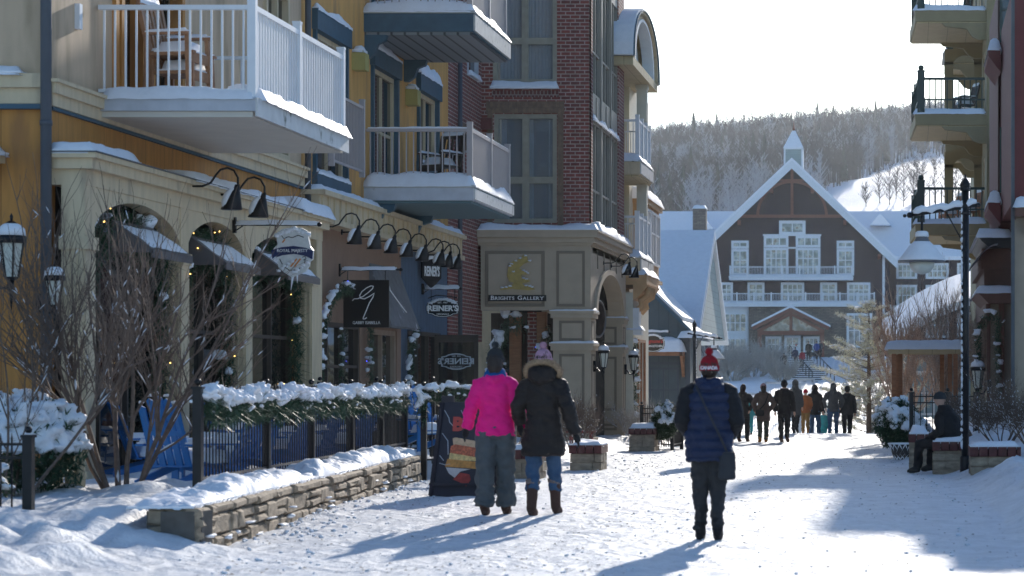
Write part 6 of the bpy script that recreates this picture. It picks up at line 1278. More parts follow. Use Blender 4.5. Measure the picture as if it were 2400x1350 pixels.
# ================================================================ blue slatted chairs
def adirondack():
    t = thing('slatted_chair', 'x', 'chair', (0,0,0), 'blue slatted chairs on the patio'); m = M['chblue']
    b = MB()
    for i in range(5):
        x = -.25+.125*i; h = .74+.13*math.cos((i-2)*.75); b.add([(x-.045,-.28,.3),(x+.045,-.28,.3),(x+.048,-.56,.3+h),(x,-.585,.3+h+.03),(x-.048,-.56,.3+h),(x-.045,-.25,.3),(x+.045,-.25,.3),(x+.048,-.53,.3+h),(x,-.555,.3+h+.03),(x-.048,-.53,.3+h)], [(0,1,2,3,4),(9,8,7,6,5),(0,5,6,1),(1,6,7,2),(2,7,8,3),(3,8,9,4),(4,9,5,0)])
    b.bar((-.3,-.42,.72),(.3,-.42,.72),.03,.06); b.build('backrest', m, t)
    b = MB(); [b.bar((-.27,-.25+.1*i,.3+.012*i),(.27,-.25+.1*i,.3+.012*i),.085,.02) for i in range(7)]; b.build('seat', m, t)
    for s_ in (-1,1):
        b = MB(); b.box(s_*.36-.065,s_*.36+.065,-.45,.4,.56,.585); b.build('arm', m, t); b = MB(); b.box(s_*.34-.05,s_*.34+.05,.28,.31,0,.56); b.build('leg', m, t); b = MB(); b.bar((s_*.3,.3,.3),(s_*.3,-.6,.08),.03,.1); b.build('leg', m, t)
    s = MB(); s.snow(-.27,.27,-.24,.38,.36,.13,.06,1,over=0,edge=.12,lump=.5); [s.snow(x-.06,x+.06,-.43,.39,.587,.07,.05,x,over=.0,edge=.06,lump=.6) for x in (-.36,.36)]
    [s.blob((-.24+.12*i,-.56,1.11+.13*math.cos((i-2)*.75)-.0), (.045,.03,.022), 6, 4, .6, i) for i in range(5)]; s.build('snow', M['snow'], t); return t
ch = adirondack(); first = True
for X, Y, rz, lb in ((-8.0,26.7,-18,'largest blue slatted chair, behind the leafless shrub'), (-9.0,28.8,-60,'blue slatted chair angled away close to the shopfront'), (-7.85,28.4,60,'blue chair seen through the first fence panel'), (-8.05,31.0,75,'blue chair seen through the second fence panel'), (-8.7,31.4,-70,'blue chair deep behind the second fence panel'),
        (-9.0,34.8,-20,'blue chair back showing above the garland, left one'), (-8.5,36.3,-20,'blue chair back showing above the garland, right one'), (-8.25,33.3,85,'blue chair seen through the third fence panel'), (-8.3,35.6,70,'blue chair seen through the fourth fence panel'), (-7.75,26.9,95,'blue chair right behind the end post of the patio fence'), (-7.55,38.0,-140,'upright blue chair standing in the gap by the gate')):
    z = gz(X, Y)-.05
    if Y == 38.0: z += .15
    if first: ch.location = (X,Y,z); ch.scale = (.86,)*3; ch.rotation_euler.z = math.radians(rz); ch['label'] = lb; first = False
    else: dup(ch, (X,Y,z), rz, .86, lb)
t = thing('patio_table', 'low dark table with a thick round cake of snow behind the fence', 'table', (-8.9,30,.3)); b = MB(); b.rings([(-8.3,30.2,.85,.4,.4),(-8.3,30.2,.89,.4,.4)], 20); b.build('table_top', M['chblue'], t); b = MB(); b.tube([(-8.3,30.2,.3),(-8.3,30.2,.85)], .05, 8); b.build('leg', M['chblue'], t); b = MB(); b.rings([(-8.3,30.2,.89,.4,.4),(-8.3,30.2,1.0,.39,.39),(-8.3,30.2,1.04,.3,.3),(-8.3,30.2,1.05,.1,.1)], 20); b.build('snow', M['snow'], t)
# stone baluster stub by the bush
t = thing('balustrade', 'cream balustrade stub capped with snow beside the buried bush', 'balustrade', (-9,23.8,.3)); 
for px in (135, 165, 188): x = WX(px,25); b = MB(); b.rings([(x,25,.35,.05,.05),(x,25,.5,.06,.06),(x,25,.62,.035,.035),(x,25,.75,.05,.05)], 10); b.build('baluster', M['cream'], t)
b = MB(); b.box(WX(118,25),WX(198,25),24.9,25.1,.75,.82); b.build('top_rail', M['cream'], t); s = MB(); s.snow(WX(118,25),WX(198,25),24.9,25.1,.82,.1,.05,2); s.build('snow', M['snow'], t)
# ================================================================ balcony chairs
def armchair(label, loc, rz, m, snow=True, sc=1.):
    t = thing('armchair', label, 'chair', (0,0,0), 'chairs on the balconies'); 
    for x in (-.27,.27):
        for y in (-.25,.25): b = MB(); b.bar((x,y*1.1,0),(x*.95,y,.62),.05); b.build('leg', m, t)
        b = MB(); b.box(x-.04,x+.04,-.3,.3,.62,.65); b.build('arm', m, t)
    b = MB(); b.box(-.25,.25,-.25,.28,.38,.42); b.box(-.25,.25,.25,.28,.3,.38); b.build('seat', m, t)
    b = MB(); [b.bar((-.2+.1*i,-.24,.45),(-.2+.1*i,-.36,.98),.05,.02) for i in range(5)]; b.bar((-.27,-.37,1.0),(.27,-.37,1.0),.04,.1); b.bar((-.26,-.24,.42),(-.27,-.37,1.02),.05); b.bar((.26,-.24,.42),(.27,-.37,1.02),.05); b.build('backrest', m, t)
    if snow: s = MB(); s.snow(-.23,.23,-.2,.26,.42,.13,.06,1,over=0,edge=.1); s.snow(-.3,-.24,-.28,.28,.65,.04,.05,1,over=0,edge=.03); s.snow(.24,.3,-.28,.28,.65,.04,.05,1,over=0,edge=.03); s.snow(-.27,.27,-.4,-.34,1.04,.08,.05,1,over=0,edge=.04); s.build('snow', M['snow'], t)
    t.location = loc; t.rotation_euler.z = math.radians(rz); t.scale = (sc,)*3; return t
armchair('lower of two stacked teak armchairs on the white railed balcony', (-9.2,30.6,4.95), -100, M['chairwood'], True, 1.05)
armchair('upper of two stacked teak armchairs on the white railed balcony', (-9.22,30.5,5.17), -100, M['chairwood'], True, 1.05)
armchair('snow filled chair on the lower balcony of the mustard building', (-8.75,45.2,5.1), 150, M['darkbrown'], True)
armchair('dark armchair on the middle balcony of the olive building', (1.75,75,9.65), 110, M['darkbrown'], True)
armchair('dark armchair on the lowest balcony of the olive building', (1.85,75,6.35), 110, M['wood'], True)
armchair('second dark armchair at the rear of the lowest olive balcony', (1.3,76.4,6.35), 110, M['wood'], True)
# ================================================================ people
def fused(b, vox, disp=None, smooth=4):
    """voxel-fuse the pieces of b into one continuous skin; disp(co, normal) gives folds and quilting"""
    me = bpy.data.meshes.new('tmp'); me.from_pydata(b.v, [], b.f); bm = bmesh.new(); bm.from_mesh(me); bmesh.ops.recalc_face_normals(bm, faces=bm.faces); bm.to_mesh(me); bm.free()
    o = bpy.data.objects.new('tmp', me); SC.collection.objects.link(o); r = o.modifiers.new('r', 'REMESH'); r.mode = 'VOXEL'; r.voxel_size = vox
    s = o.modifiers.new('s', 'SMOOTH'); s.factor = .6; s.iterations = smooth; bpy.context.view_layer.update()
    m2 = bpy.data.meshes.new_from_object(o.evaluated_get(bpy.context.evaluated_depsgraph_get())); out = MB()
    out.v = [tuple(v.co + v.normal*(disp(v.co, v.normal) if disp else 0)) for v in m2.vertices]; out.f = [tuple(p.vertices) for p in m2.polygons]; out.sm = [True]*len(out.f)
    bpy.data.objects.remove(o); return out
def cl(name, col, rough=.8, bump=.25, bs=60, var=.12, sheen=.0):
    return mat(name, col, rough, var, 12, bump, bs, spec=.25)
SKIN = mat('skin', (.5,.3,.22), .5, .05, 20); 
def mirror_side(p, s): return (p[0]*s, p[1], p[2])
def person(label, x, y, face=0, H_=1.72, vox=.012, st=(.06,.10,-.02,-.10,.07), arms=None, jacket=None, trouser=None, boots=None, hat=None, hair=None, collar=None, extra=None, z=None, w=1., seat=None, group='people walking up the street', pose_legs=None, lift=1):
    """st: knee/ankle stride of the left leg, knee/ankle and heel lift of the right leg, all in body heights"""
    z = gz(x, y)-.005 if z is None else z; h = H_; P = lambda a_, b, c: (a_*h*w, b*h, c*h)
    legs = pose_legs or [[P(-.052,0,.5), P(-.058,st[0],.285), P(-.06,st[1],.05), P(-.062,st[1]+.075,.018)], [P(.052,0,.5), P(.056,st[2],.275), P(.056,st[3],.045+st[4]), P(.058,st[3]+.065,.018+st[4]*.25)]]
    arms = arms or [[(-.098,0,.79),(-.138,-.015,.64),(-.145,.03,.49)], [(.098,0,.79),(.138,-.015,.64),(.145,.03,.49)]]
    arms = [[P(*q) for q in a_] for a_ in arms]
    def chain(b, pts, rs, n=10): 
        pts = [Vector(p) for p in pts]; out = []; rr = []
        for i in range(len(pts)-1):
            for k in range(3): t = k/3; out.append(pts[i].lerp(pts[i+1], t)); rr.append(rs[i]+(rs[i+1]-rs[i])*t)
        out.append(pts[-1]); rr.append(rs[-1]); b.tube(out, rr, n); 
    lean = 0
    b = MB(); hc = P(0,.012,.925)
    b.rings([(0,0,.47*h,.075*h,.055*h),(0,0,.52*h,.088*h,.06*h),(0,0,.6*h,.075*h,.05*h),(0,0,.7*h,.085*h,.055*h),(0,0,.78*h,.098*h,.055*h),(0,0,.815*h,.085*h,.045*h),(0,.005*h,.84*h,.035*h,.035*h),(0,.008*h,.9*h,.032*h,.034*h)], 16)
    b.blob(hc, (.043*h,.052*h,.066*h), 14, 10); b.blob(P(0,.066,.918), (.008*h,.014*h,.014*h), 8, 6); [b.blob(P(s_*.044,.01,.92), (.006*h,.012*h,.018*h), 8, 6) for s_ in (-1,1)]; b.blob(P(0,.05,.885), (.02*h,.014*h,.012*h), 8, 6)
    for L in legs: chain(b, L[:3], [.045*h,.03*h,.02*h]); chain(b, [L[2], L[3]], [.022*h,.016*h], 8)
    for A in arms:
        chain(b, A, [.03*h,.022*h,.015*h]); wv = Vector(A[2]); d = (wv-Vector(A[1])).normalized(); sd_ = Vector((0,1,0)) if abs(d.y) < .7 else Vector((1,0,0)); sd_ = (sd_-d*sd_.dot(d)).normalized(); inw = d.cross(sd_)
        pc = wv+d*.028*h; b.tube([wv, pc, wv+d*.052*h], [.014*h,.021*h,.019*h], 8)
        for k in range(4):
            o = sd_*(k-1.5)*.0105*h; ln = (.036,.043,.04,.03)[k]*h; q0 = wv+d*.045*h+o; b.tube([q0, q0+d*ln*.55+o*.15, q0+d*ln+inw*(.008*h)*(1 if wv.x < 0 else -1)], [.0062*h,.0058*h,.004*h], 6)
        q0 = wv+d*.02*h+sd_*.016*h; b.tube([q0, q0+d*.022*h+sd_*.016*h, q0+d*.04*h+sd_*.018*h], [.008*h,.0068*h,.005*h], 6)
    gm = extra.get('glove') if extra else None
    fb_ = fused(b, vox*.62, None, 2); fb_.T = None
    root = fb_.build('person', SKIN if not gm else gm, None); 
    # re-seat the origin at the feet
    me = root.data; off = root.location.copy()
    for v in me.vertices: v.co += off
    root.location = (0,0,0); _inv[root] = Matrix(); tag(root, label, 'person', group)
    if gm:
        me.materials.append(SKIN)
        for p in me.polygons:
            if p.center.z > .83*h: p.material_index = 1
    ns = x*13.7+y
    fold = lambda a_, f=(9,9,16): (lambda co, n: a_*noise.noise(Vector((co.x*f[0]+ns, co.y*f[1], co.z*f[2]+co.x*9))) + a_*.55*noise.noise(Vector((co.x*f[0]*2.3+ns, co.y*f[1]*2.3, co.z*f[2]*2.2+5))))
    if trouser:
        m_, r0, r1, r2, zend = trouser; b = MB(); b.rings([(0,0,.46*h,.088*h*w,.066*h),(0,-.006*h,.5*h,.096*h*w,.075*h),(0,0,.56*h,.09*h*w,.066*h),(0,0,.6*h,.08*h*w,.06*h)], 16)
        for L in legs:
            a_, kn, an = Vector(L[0]), Vector(L[1]), Vector(L[2]); end = kn.lerp(an, zend); chain(b, [a_, kn, end], [r0*h, r1*h, r2*h], 12)
        def tf(co, n):
            low = max(0, 1-co.z/(.3*h)); q = .009*noise.noise(Vector((co.x*11+ns, co.y*11, co.z*17)))+.006*noise.noise(Vector((co.x*20, co.y*20+ns, co.z*9)))+.010*low*noise.noise(Vector((co.x*6+ns, co.y*6, co.z*34+co.x*12))); return q*h*1.3
        fused(b, vox, tf).build('trousers', m_, root)
    if boots:
        m_, hgt, cuff = boots
        for L in legs:
            b = MB(); an, to = Vector(L[2]), Vector(L[3]); kn = Vector(L[1]); up = (kn-an).normalized(); d = (to-an); d = d.normalized(); heel = an-d*.018*h-Vector((0,0,.012*h))
            chain(b, [an+up*hgt*h, an+up*.03*h, an-up*.01*h], [.036*h,.031*h,.031*h], 12); b.tube([heel, an.lerp(to,.4)-Vector((0,0,.006*h)), to, to+d*.022*h], [.027*h,.029*h,.028*h,.016*h], 12)
            b.tube([heel-Vector((0,0,.02*h))*lift, to-Vector((0,0,.012*h))*lift], [.022*h,.024*h], 10)
            fused(b, vox*.8, fold(.004)).build('boot', m_, root)
            if cuff: b = MB(); c0 = an+up*hgt*h; b.tube([c0-up*.012*h, c0, c0+up*.018*h, c0+up*.024*h], [.036*h,.043*h,.041*h,.03*h], 14); fb2 = fused(b, vox*.8, fold(.012, (60,60,60)), 1); fb2.build('fur_cuff', cuff, root)
    if jacket:
        m_, secs, sl, dz, nm = jacket['m'], jacket['secs'], jacket['sleeve'], jacket.get('disp'), jacket.get('name', 'jacket'); b = MB()
        b.rings([(0, q[3]*h if len(q) > 3 else 0, q[0]*h, q[1]*h, q[2]*h) for q in secs], 22)
        sb = MB() if jacket.get('sm') else b
        for A in arms: q = [Vector(p) for p in A]; end = q[1].lerp(q[2], .98); sb_pts = [q[0]+Vector((-.02*h if q[0].x > 0 else .02*h, 0, -.005)), q[0]+Vector((0,0,-.0*h)), q[1], end]; chain(sb, sb_pts, [sl[0]*h, sl[0]*h, sl[1]*h, sl[2]*h], 12)
        if jacket.get('hood'): hd = jacket['hood']; b.tube([(-hd[0]*h, .02*h, hd[1]*h), (-hd[0]*.7*h, -.04*h, (hd[1]-.012)*h), (0, -.062*h, (hd[1]-.03)*h), (hd[0]*.7*h, -.04*h, (hd[1]-.012)*h), (hd[0]*h, .02*h, hd[1]*h)], [hd[2]*h*.7, hd[2]*h, hd[2]*h*1.15, hd[2]*h, hd[2]*h*.7], 12); b.rings([(0,-.0*h,(hd[1]-.03)*h,.075*h,.06*h),(0,0,(hd[1]+.01)*h,.055*h,.055*h)], 14)
        base_fold = fold(.016)
        f = (lambda co, n: base_fold(co, n)+(dz(co.z/h, n) if dz else 0)*h)
        jo = fused(b, vox, f, 3).build(nm, m_, root)
        if jacket.get('sm'): fused(sb, vox, fold(.012), 3).build('sleeves', jacket['sm'], root)
        if jacket.get('hoodup'): b = MB(); b.blob(P(0,-.004,.928), (.062*h,.07*h,.08*h), 14, 10); b.rings([(0,-.01*h,.83*h,.075*h,.06*h),(0,-.01*h,.88*h,.06*h,.062*h)], 14); fused(b, vox, fold(.006)).build('hood', m_, root)
        if jacket.get('ruff'):
            rm, rr = jacket['ruff']; b = MB(); rs = random.Random(3)
            pts = [(.098*h*math.cos(t), -.012*h-.03*h*math.sin(t), (.858+.062*math.sin(t))*h) for t in [-.45+4.04*i/24 for i in range(25)]]
            b.tube(pts, rr*h, 8)
            for p in polyline(pts, .006):
                for _ in range(16): needles(b, p.x+rs.uniform(-.7,.7)*rr*h, p.y+rs.uniform(-.7,.7)*rr*h, p.z+rs.uniform(-.7,.7)*rr*h, rr*h*1.2, rs, .1, .0022*h)
            b.build('fur_ruff', rm, root, normals=False)
    if collar: b = MB(); b.rings([(0,0,.825*h,.07*h,.06*h),(0,0,.845*h,.066*h,.06*h),(0,0,.868*h,.055*h,.055*h),(0,0,.878*h,.045*h,.05*h)], 18); fused(b, vox*.8, fold(.008,(20,20,40))).build('neck_gaiter', collar, root)
    if hair:
        m_, ln = hair; b = MB(); b.blob(P(0,-.002,.932), (.049*h,.056*h,.066*h), 14, 10)
        if ln: b.tube([P(0,-.03,.93), P(0,-.045,.88), P(0,-.05,.88-ln)], [.045*h,.045*h,.03*h], 12)
        fused(b, vox*.8, fold(.008,(40,40,8))).build('hair', m_, root)
    if hat:
        m_, pm, band = hat; b = MB(); b.rings([(0,.004*h,.915*h,.052*h,.06*h),(0,.004*h,.94*h,.054*h,.061*h),(0,.004*h,.942*h,.049*h,.057*h),(0,.0,.965*h,.046*h,.052*h),(0,-.002*h,.985*h,.034*h,.038*h),(0,-.003*h,1.0*h,.014*h,.014*h)], 22)
        ribs = lambda co, n: .0022*math.sin(math.atan2(co.y, co.x)*26)*h
        ho = fused(b, vox*.5, ribs, 1).build('knitted_hat', m_, root)
        if band: b = MB(); b.rings([(0,.004*h,.917*h,.0535*h,.0615*h),(0,.004*h,.943*h,.0555*h,.0625*h)], 28, False, True); b.build('hat_band', band[0], ho)
        if band and len(band) > 1:
            for i, c in enumerate('CANADA'):
                k = MB(); text(k, c, .026*h, None, (0,0,0), RC, None, bold=.0012); a_ = (i-2.6)*.3; R0 = .0565*h; ca, sa = math.cos(a_), math.sin(a_)
                b = MB(); b.v = [(v[0]*ca+sa*(R0)-(v[1])*-sa*1, (v[0]*sa)-ca*(R0*1.12)+v[1]*ca+.004*h, v[2]+.9295*h) for v in k.v]; b.f = k.f; b.sm = k.sm; b.build('lettering', band[1], ho)
        if pm: b = MB(); rs = random.Random(4); c = Vector(P(0,-.003,1.018)); b.blob(tuple(c), .021*h, 10, 8, .3)
        if pm:
            for _ in range(420 if vox < .012 else 60): d = Vector((rs.gauss(0,1), rs.gauss(0,1), rs.gauss(0,1))).normalized()*.019*h; needles(b, c.x+d.x, c.y+d.y, c.z+d.z, .009*h, rs, 0, .002*h)
            b.build('pompom', pm, ho, normals=False)
    if extra and extra.get('bag'):
        bx_, by_, bz, bw, bh, bd, sx_, bm_ = extra['bag']; b = MB(); c = P(bx_,by_,bz); w2, h2, d2 = bw*h/2, bh*h/2, bd*h/2
        b.rings([(c[0],c[1],c[2]-h2,w2*.9,d2),(c[0],c[1],c[2]-h2*.8,w2*1.02,d2*1.1),(c[0],c[1],c[2]+h2*.7,w2,d2),(c[0],c[1],c[2]+h2,w2*.9,d2*.8)], 18); fused(b, vox*.8, fold(.006)).build('shoulder_bag', bm_, root)
        b = MB(); r_ = extra.get('front', .08); pts = [(c[0], c[1], c[2]+h2)]+[P(*q) for q in extra['strap']]; b2 = [Vector(p) for p in pts]
        for p, q in zip(b2, b2[1:]): b.bar(p, q, .03 if w > .9 else .02, .008, up=(0,1,0))
        b.build('bag_strap', bm_, root)
    root.location = (x, y, z); root.rotation_euler.z = math.radians(face); return root
G = {k: cl('cloth_'+k, c, r) for k, c, r in (('navy', (.012,.022,.06), .5), ('black', (.012,.012,.014), .7), ('charcoal', (.03,.031,.033), .8), ('pink', (1.,.008,.22), .7), ('bluefleece', (.005,.09,.3), .9), ('greypants', (.085,.095,.1), .7), ('darkbrown', (.022,.016,.014), .6),
    ('jeans', (.045,.09,.16), .85), ('bootbrown', (.07,.035,.025), .7), ('tanboot', (.33,.15,.04), .8), ('red', (.32,.01,.02), .9), ('whiteknit', (.7,.65,.66), .9), ('pinkknit', (.5,.28,.36), .95), ('toque', (.035,.04,.045), .95), ('parka', (.09,.06,.05), .8), ('greenpants', (.05,.06,.045), .8), ('orange', (.32,.1,.03), .8), ('mustard', (.26,.15,.05), .8), ('teal', (.03,.28,.3), .7), ('grey', (.06,.065,.07), .8), ('palepink', (.55,.35,.33), .9), ('coatred', (.35,.01,.03), .8), ('blue', (.01,.06,.25), .8), ('white', (.6,.62,.65), .8))}
_p = G['pink'].node_tree.nodes['Principled BSDF']; _p.inputs['Sheen Weight'].default_value = .7; _p.inputs['Sheen Tint'].default_value = (1,.1,.5,1)
FUR = mat('tan_fur', (.34,.22,.13), .95, .4, 60); FURG = mat('grey_fur', (.2,.15,.13), .95, .4, 60); HAIR = mat('dark_hair', (.03,.018,.012), .6, .2, 40)
quilt = lambda z, n: .014*abs(math.sin(z*math.pi/.05))**.6-.006 if n.z*n.z < .8 else 0
TOR = lambda hem, hw_, k=1.: [(hem, hw_, .075*k), (hem+.02, hw_*1.03, .08*k), (.56, .098*k, .078*k), (.64, .09*k, .072*k), (.72, .098*k, .076*k, -.004), (.77, .1*k, .072*k, -.006), (.81, .084*k, .06*k, -.004), (.85, .05, .05)]
# 1 man in navy vest
nm = (1/1.)
person('man in navy quilted vest and red and white knitted hat with a shoulder bag', -1.87, 22.67, 3, 1.74, .0105, st=(.03,.035,-.0,-.06,.028),
    arms=[[(-.125,0,.80),(-.175,-.03,.645),(-.13,.075,.56)], [(.125,0,.80),(.178,-.03,.64),(.13,.075,.56)]], w=.82,
    jacket=dict(m=G['navy'], secs=[(.43,.118,.09),(.45,.124,.098),(.56,.126,.098),(.66,.128,.098),(.74,.128,.095,-.005),(.79,.118,.085,-.006),(.83,.085,.065,-.004),(.86,.06,.055)], sleeve=(.056,.05,.034), disp=quilt, hood=(.055,.855,.034), name='quilted_vest', sm=G['black']),
    trouser=(G['charcoal'], .064, .046, .032, .95), boots=(G['black'], .05, None), hat=(G['red'], G['red'], (G['red'], G['whiteknit'])), hair=(HAIR, .0),
    extra=dict(bag=(.118,-.075,.405,.095,.15,.04,0,mat('bag_canvas', (.025,.027,.032), .7)), strap=[(.075,-.112,.56),(-.02,-.118,.72),(-.085,-.075,.835),(-.085,.03,.84)]), group=None)
# 2 woman in pink
person('woman in bright pink ski jacket, grey snow trousers and charcoal bobble hat', -4.48, 26.2, 4, 1.81, .0105, st=(-.01,-.03,.05,.075,.0),
    arms=[[(-.092,0,.785),(-.14,-.025,.65),(-.172,.02,.52)], [(.092,0,.785),(.135,-.03,.655),(.185,-.0,.53)]],
    jacket=dict(m=G['pink'], secs=[(.475,.115,.08),(.5,.12,.085),(.57,.108,.08),(.62,.094,.074),(.70,.098,.078,-.004),(.77,.098,.07,-.006),(.81,.08,.058,-.004),(.845,.05,.045)], sleeve=(.046,.041,.034), hood=(.05,.835,.026)),
    trouser=(G['greypants'], .066, .058, .056, .97), boots=(G['bootbrown'], .05, None), collar=G['bluefleece'], hat=(G['toque'], G['toque'], None), hair=(HAIR, .03), extra=dict(glove=G['black']), group=None)
# 3 woman in dark coat
person('woman in long black-brown coat with tan fur hood trim, jeans and pink bobble hat', -3.93, 26.0, -4, 1.8, .0105, st=(-.005,-.05,.05,.09,.012),
    arms=[[(-.095,0,.785),(-.15,-.02,.66),(-.155,.05,.55)], [(.095,0,.785),(.155,-.03,.64),(.195,.0,.49)]],
    jacket=dict(m=G['darkbrown'], secs=[(.36,.125,.09),(.38,.132,.096),(.45,.125,.093),(.54,.108,.084),(.615,.096,.076),(.7,.102,.08,-.004),(.77,.104,.074,-.006),(.81,.085,.062,-.004),(.845,.06,.05)], sleeve=(.05,.044,.037), hood=(.062,.86,.045), ruff=(FUR, .022), name='long_coat', disp=lambda z, n: .003*abs(math.sin(z*math.pi/.07))),
    trouser=(G['jeans'], .056, .042, .034, .6), boots=(G['bootbrown'], .15, FURG), hat=(G['pinkknit'], G['pinkknit'], None), hair=(HAIR, .0), extra=dict(glove=G['black']), group=None)
def far(label, px, Y, H_, jm, tm, bm, hem=.47, hat=None, hood=False, hair=None, w=1., bag=None, face=0, st=(.05,.08,-.02,-.08,.05), grp='people walking up the street', vox=.018, **kw):
    rr_ = random.Random(int(px)); face = face+rr_.uniform(-14,14); st = tuple(v*rr_.uniform(.6,1.5) for v in st) if rr_.random() < .5 else (st[2]*1., st[3]*rr_.uniform(.5,1.2), st[0], st[1]*rr_.uniform(.6,1.3), 0.); ar_ = None if rr_.random() < .4 else [[(-.098,0,.79),(-.145-rr_.uniform(0,.03),-.04,.66),(-.13,.06*rr_.uniform(-.5,1),.53)], [(.098,0,.79),(.14+rr_.uniform(0,.04),-.03,.655),(.12,.07*rr_.uniform(-.4,1),.54)]]
    jk = dict(m=jm, secs=TOR(hem, .105 if hem > .42 else .115, 1.04), sleeve=(.05,.042,.034), hood=(.05,.845,.03), hoodup=hood)
    ex = dict(bag=(-.07,-.1,.5,.15,.11,.05,0,G['black']), strap=[(.02,-.1,.66),(.08,-.07,.82)]) if bag else {}
    if kw.get('glove'): ex['glove'] = kw['glove']
    return person(label, WX(px, Y), Y, face, H_, vox, st, ar_, jk, (tm, .06, .045, .038, .95), (bm, .06, None), hat, hair, None, ex or None, group=grp, w=w, z=kw.get('z'))
far('walker in brown hooded parka with pale pink hat, black bag and tan boots', 1789, 65.9, 1.62, G['parka'], G['greenpants'], G['tanboot'], .36, (G['palepink'], None, None), False, (HAIR, .08), 1., True, 3)
far('walker in black jacket and trousers arm in arm with the one in the brown parka', 1838, 66.2, 1.72, G['black'], G['black'], G['bootbrown'], .46, (G['toque'], None, None), False, (HAIR, 0), 1.08, None, -3)
far('walker in dark long hooded coat just right of the man in black', 1864, 73, 1.62, G['grey'], G['black'], G['black'], .33, None, True, None, .85)
far('dark haired walker mostly hidden by the man in the navy vest', 1742, 66.5, 1.6, G['black'], G['black'], G['bootbrown'], .4, None, False, (HAIR, .12), 1.0)
far('child in turquoise snow trousers between walkers', 1757, 72, 1.15, G['teal'], G['teal'], G['black'], .47, (G['coatred'], G['coatred'], None), False, None, 1.)
far('child in orange jacket and mustard trousers', 1888, 76.5, 1.42, G['orange'], G['mustard'], G['tanboot'], .46, (G['coatred'], None, None), False, None, .9)
far('walker in black winter jacket and jeans beside the child in orange', 1910, 77.6, 1.68, G['black'], G['jeans'], G['black'], .42, None, True, None, 1.)
far('walker in charcoal hooded jacket and blue jeans', 1953, 77.6, 1.72, G['grey'], G['jeans'], G['black'], .46, None, True, None, 1.12)
far('rightmost walker in dark jacket and black trousers', 1986, 78.2, 1.74, G['charcoal'], G['black'], G['black'], .46, (G['toque'], None, None), False, (HAIR, 0), 1.)
far('child in turquoise suit between the walkers in jeans', 1930, 80.5, 1.25, G['teal'], G['teal'], G['black'], .46, (G['toque'], None, None), False, None, 1.)
far('walker almost wholly hidden in front of the man in the navy vest', 1655, 43, 1.62, G['black'], G['black'], G['black'], .46, (G['toque'], None, None), False, None, .8)
for px, Y, jm, h_, lb in ((1837,214,'black',1.75,'dark figure standing low on the lodge steps, left one'), (1866,226,'white',1.7,'figure in white jacket near the top of the lodge steps'), (1880,219,'coatred',1.65,'figure in red coat on the lodge steps'), (1864,222,'navy',1.7,'figure in navy halfway up the lodge steps'), (1895,229,'black',1.8,'figure in black at the top of the lodge steps'), (1914,230,'blue',1.75,'figure in blue jacket beside the lodge doors'), (1922,231,'grey',1.7,'rightmost grey figure by the lodge doors')):
    tt = (237-Y)/34; zz = 4.1-2.75*max(0,tt)+.1; far(lb, px, Y, h_*1.0, G[jm], G['black'], G['black'], .45, (G['red'] if jm == 'white' else G['toque'], None, None), False, None, 1., grp='people on the lodge steps', vox=.03, z=zz)
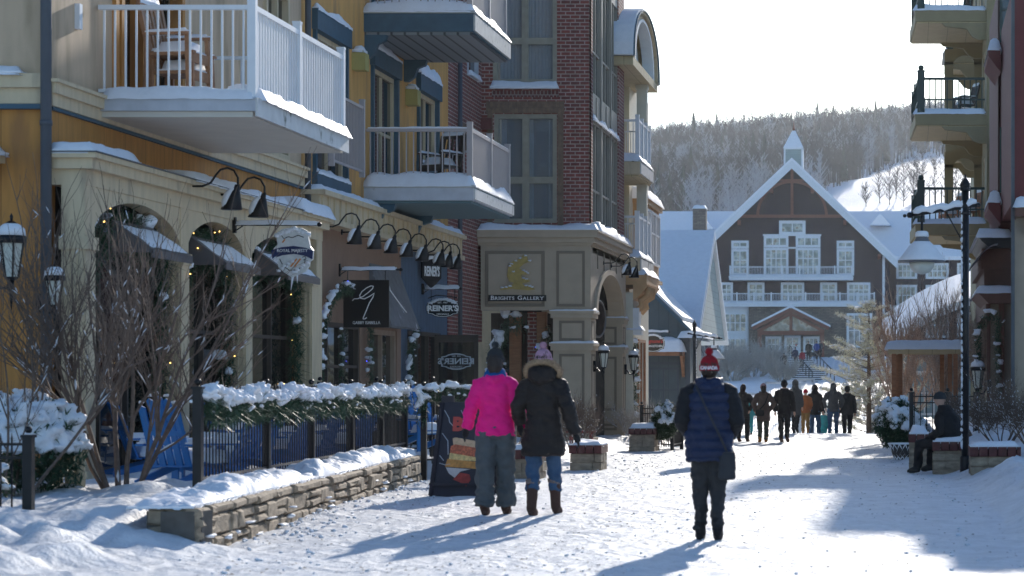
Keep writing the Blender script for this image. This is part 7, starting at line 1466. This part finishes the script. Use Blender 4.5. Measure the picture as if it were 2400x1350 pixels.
# seated man
h = 1.76
SL_ = [[(-.1,0,.5),(-.12,.44,.47),(-.1,.50,.075),(-.1,.62,.03)], [(.1,0,.5),(.13,.36,.50),(.12,.36,.10),(.12,.48,.06)]]
def seated():
    # body built with the pelvis at seat height .5 m, legs forward along +y
    t = 'man in black clothes and beanie sitting on the brick capped pier'; x, y, z = .62, 39.05, 0.
    b = MB(); bk = [(0,.02,.50),(0,-.02,.62),(0,-.01,.78),(0,.05,.92),(0,.09,1.0)]
    b.tube([Vector(p) for p in bk], [.13,.15,.16,.15,.07], 14); b.tube([(0,.09,.98),(0,.12,1.12)], [.055,.055], 10); b.blob((0,.14,1.2), (.075,.095,.115), 14, 10); b.blob((0,.235,1.185), (.014,.022,.025), 8, 6)
    for L in SL_: b.tube([Vector(p) for p in L[:3]], [.085,.06,.04], 10); b.tube([L[2], L[3]], [.04,.03], 8)
    hands = [[(-.2,.04,.93),(-.27,.0,.68),(-.14,.24,.6)], [(.2,.04,.93),(.27,.02,.68),(.12,.26,.6)]]
    for A in hands:
        b.tube([Vector(p) for p in A], [.055,.045,.03], 10); wv = Vector(A[2]); d = (wv-Vector(A[1])).normalized(); b.tube([wv, wv+d*.05, wv+d*.09], [.025,.036,.03], 8)
        sd_ = d.cross(Vector((0,0,1))).normalized()
        for k in range(4): q0 = wv+d*.075+sd_*(k-1.5)*.018; b.tube([q0, q0+d*.035+Vector((0,0,-.01)), q0+d*.05+Vector((0,0,-.035))], [.011,.01,.008], 6)
        q0 = wv+d*.03+sd_*.03; b.tube([q0, q0+d*.04+sd_*.02], [.013,.01], 6)
    r = fused(b, .009, None, 2).build('person', G['black'], None); off = r.location.copy()
    for v in r.data.vertices: v.co += off
    r.location = (0,0,0); _inv[r] = Matrix(); tag(r, t, 'person'); r.data.materials.append(SKIN)
    for p in r.data.polygons:
        if p.center.z > 1.04: p.material_index = 1
    nf = lambda co, n: .018*noise.noise(co*9)+.009*noise.noise(co*21)
    b = MB(); b.tube([Vector(p) for p in [(0,.0,.46),(0,-.02,.56),(0,-.03,.7),(0,.01,.86),(0,.06,.97),(0,.1,1.03)]], [.19,.21,.215,.21,.17,.10], 18)
    for A in hands: b.tube([Vector(A[0])*.9, Vector(A[0]), Vector(A[1]), Vector(A[1]).lerp(Vector(A[2]), .95)], [.085,.088,.075,.055], 12)
    b.tube([(-.1,.12,1.06),(-.07,.02,1.05),(0,-.02,1.04),(.07,.02,1.05),(.1,.12,1.06)], [.045,.06,.065,.06,.045], 10); fused(b, .012, nf).build('jacket', G['black'], r)
    b = MB(); b.blob((0,.02,.52), (.19,.19,.1), 16, 8)
    for L in SL_: b.tube([Vector(L[0]), Vector(L[1]), Vector(L[1]).lerp(Vector(L[2]), .95)], [.105,.095,.075], 12)
    fused(b, .012, nf).build('trousers', G['black'], r)
    for L in SL_: b = MB(); an, to = Vector(L[2]), Vector(L[3]); b.tube([an+Vector((0,0,.08)), an+Vector((0,0,.0))], [.065,.055], 12); b.tube([an+Vector((0,-.04,-.01)), an.lerp(to,.5), to, to+Vector((0,.05,-.01))], [.05,.052,.048,.03], 12); fused(b, .01, None).build('boot', G['charcoal'], r)
    b = MB(); b.rings([(0,.135,1.2,.092,.11),(0,.135,1.25,.09,.105),(0,.13,1.3,.07,.08),(0,.13,1.325,.02,.02)], 18); fused(b, .008, None).build('beanie', G['toque'], r)
    r.location = (x, y, z); r.rotation_euler.z = math.radians(62)
seated()
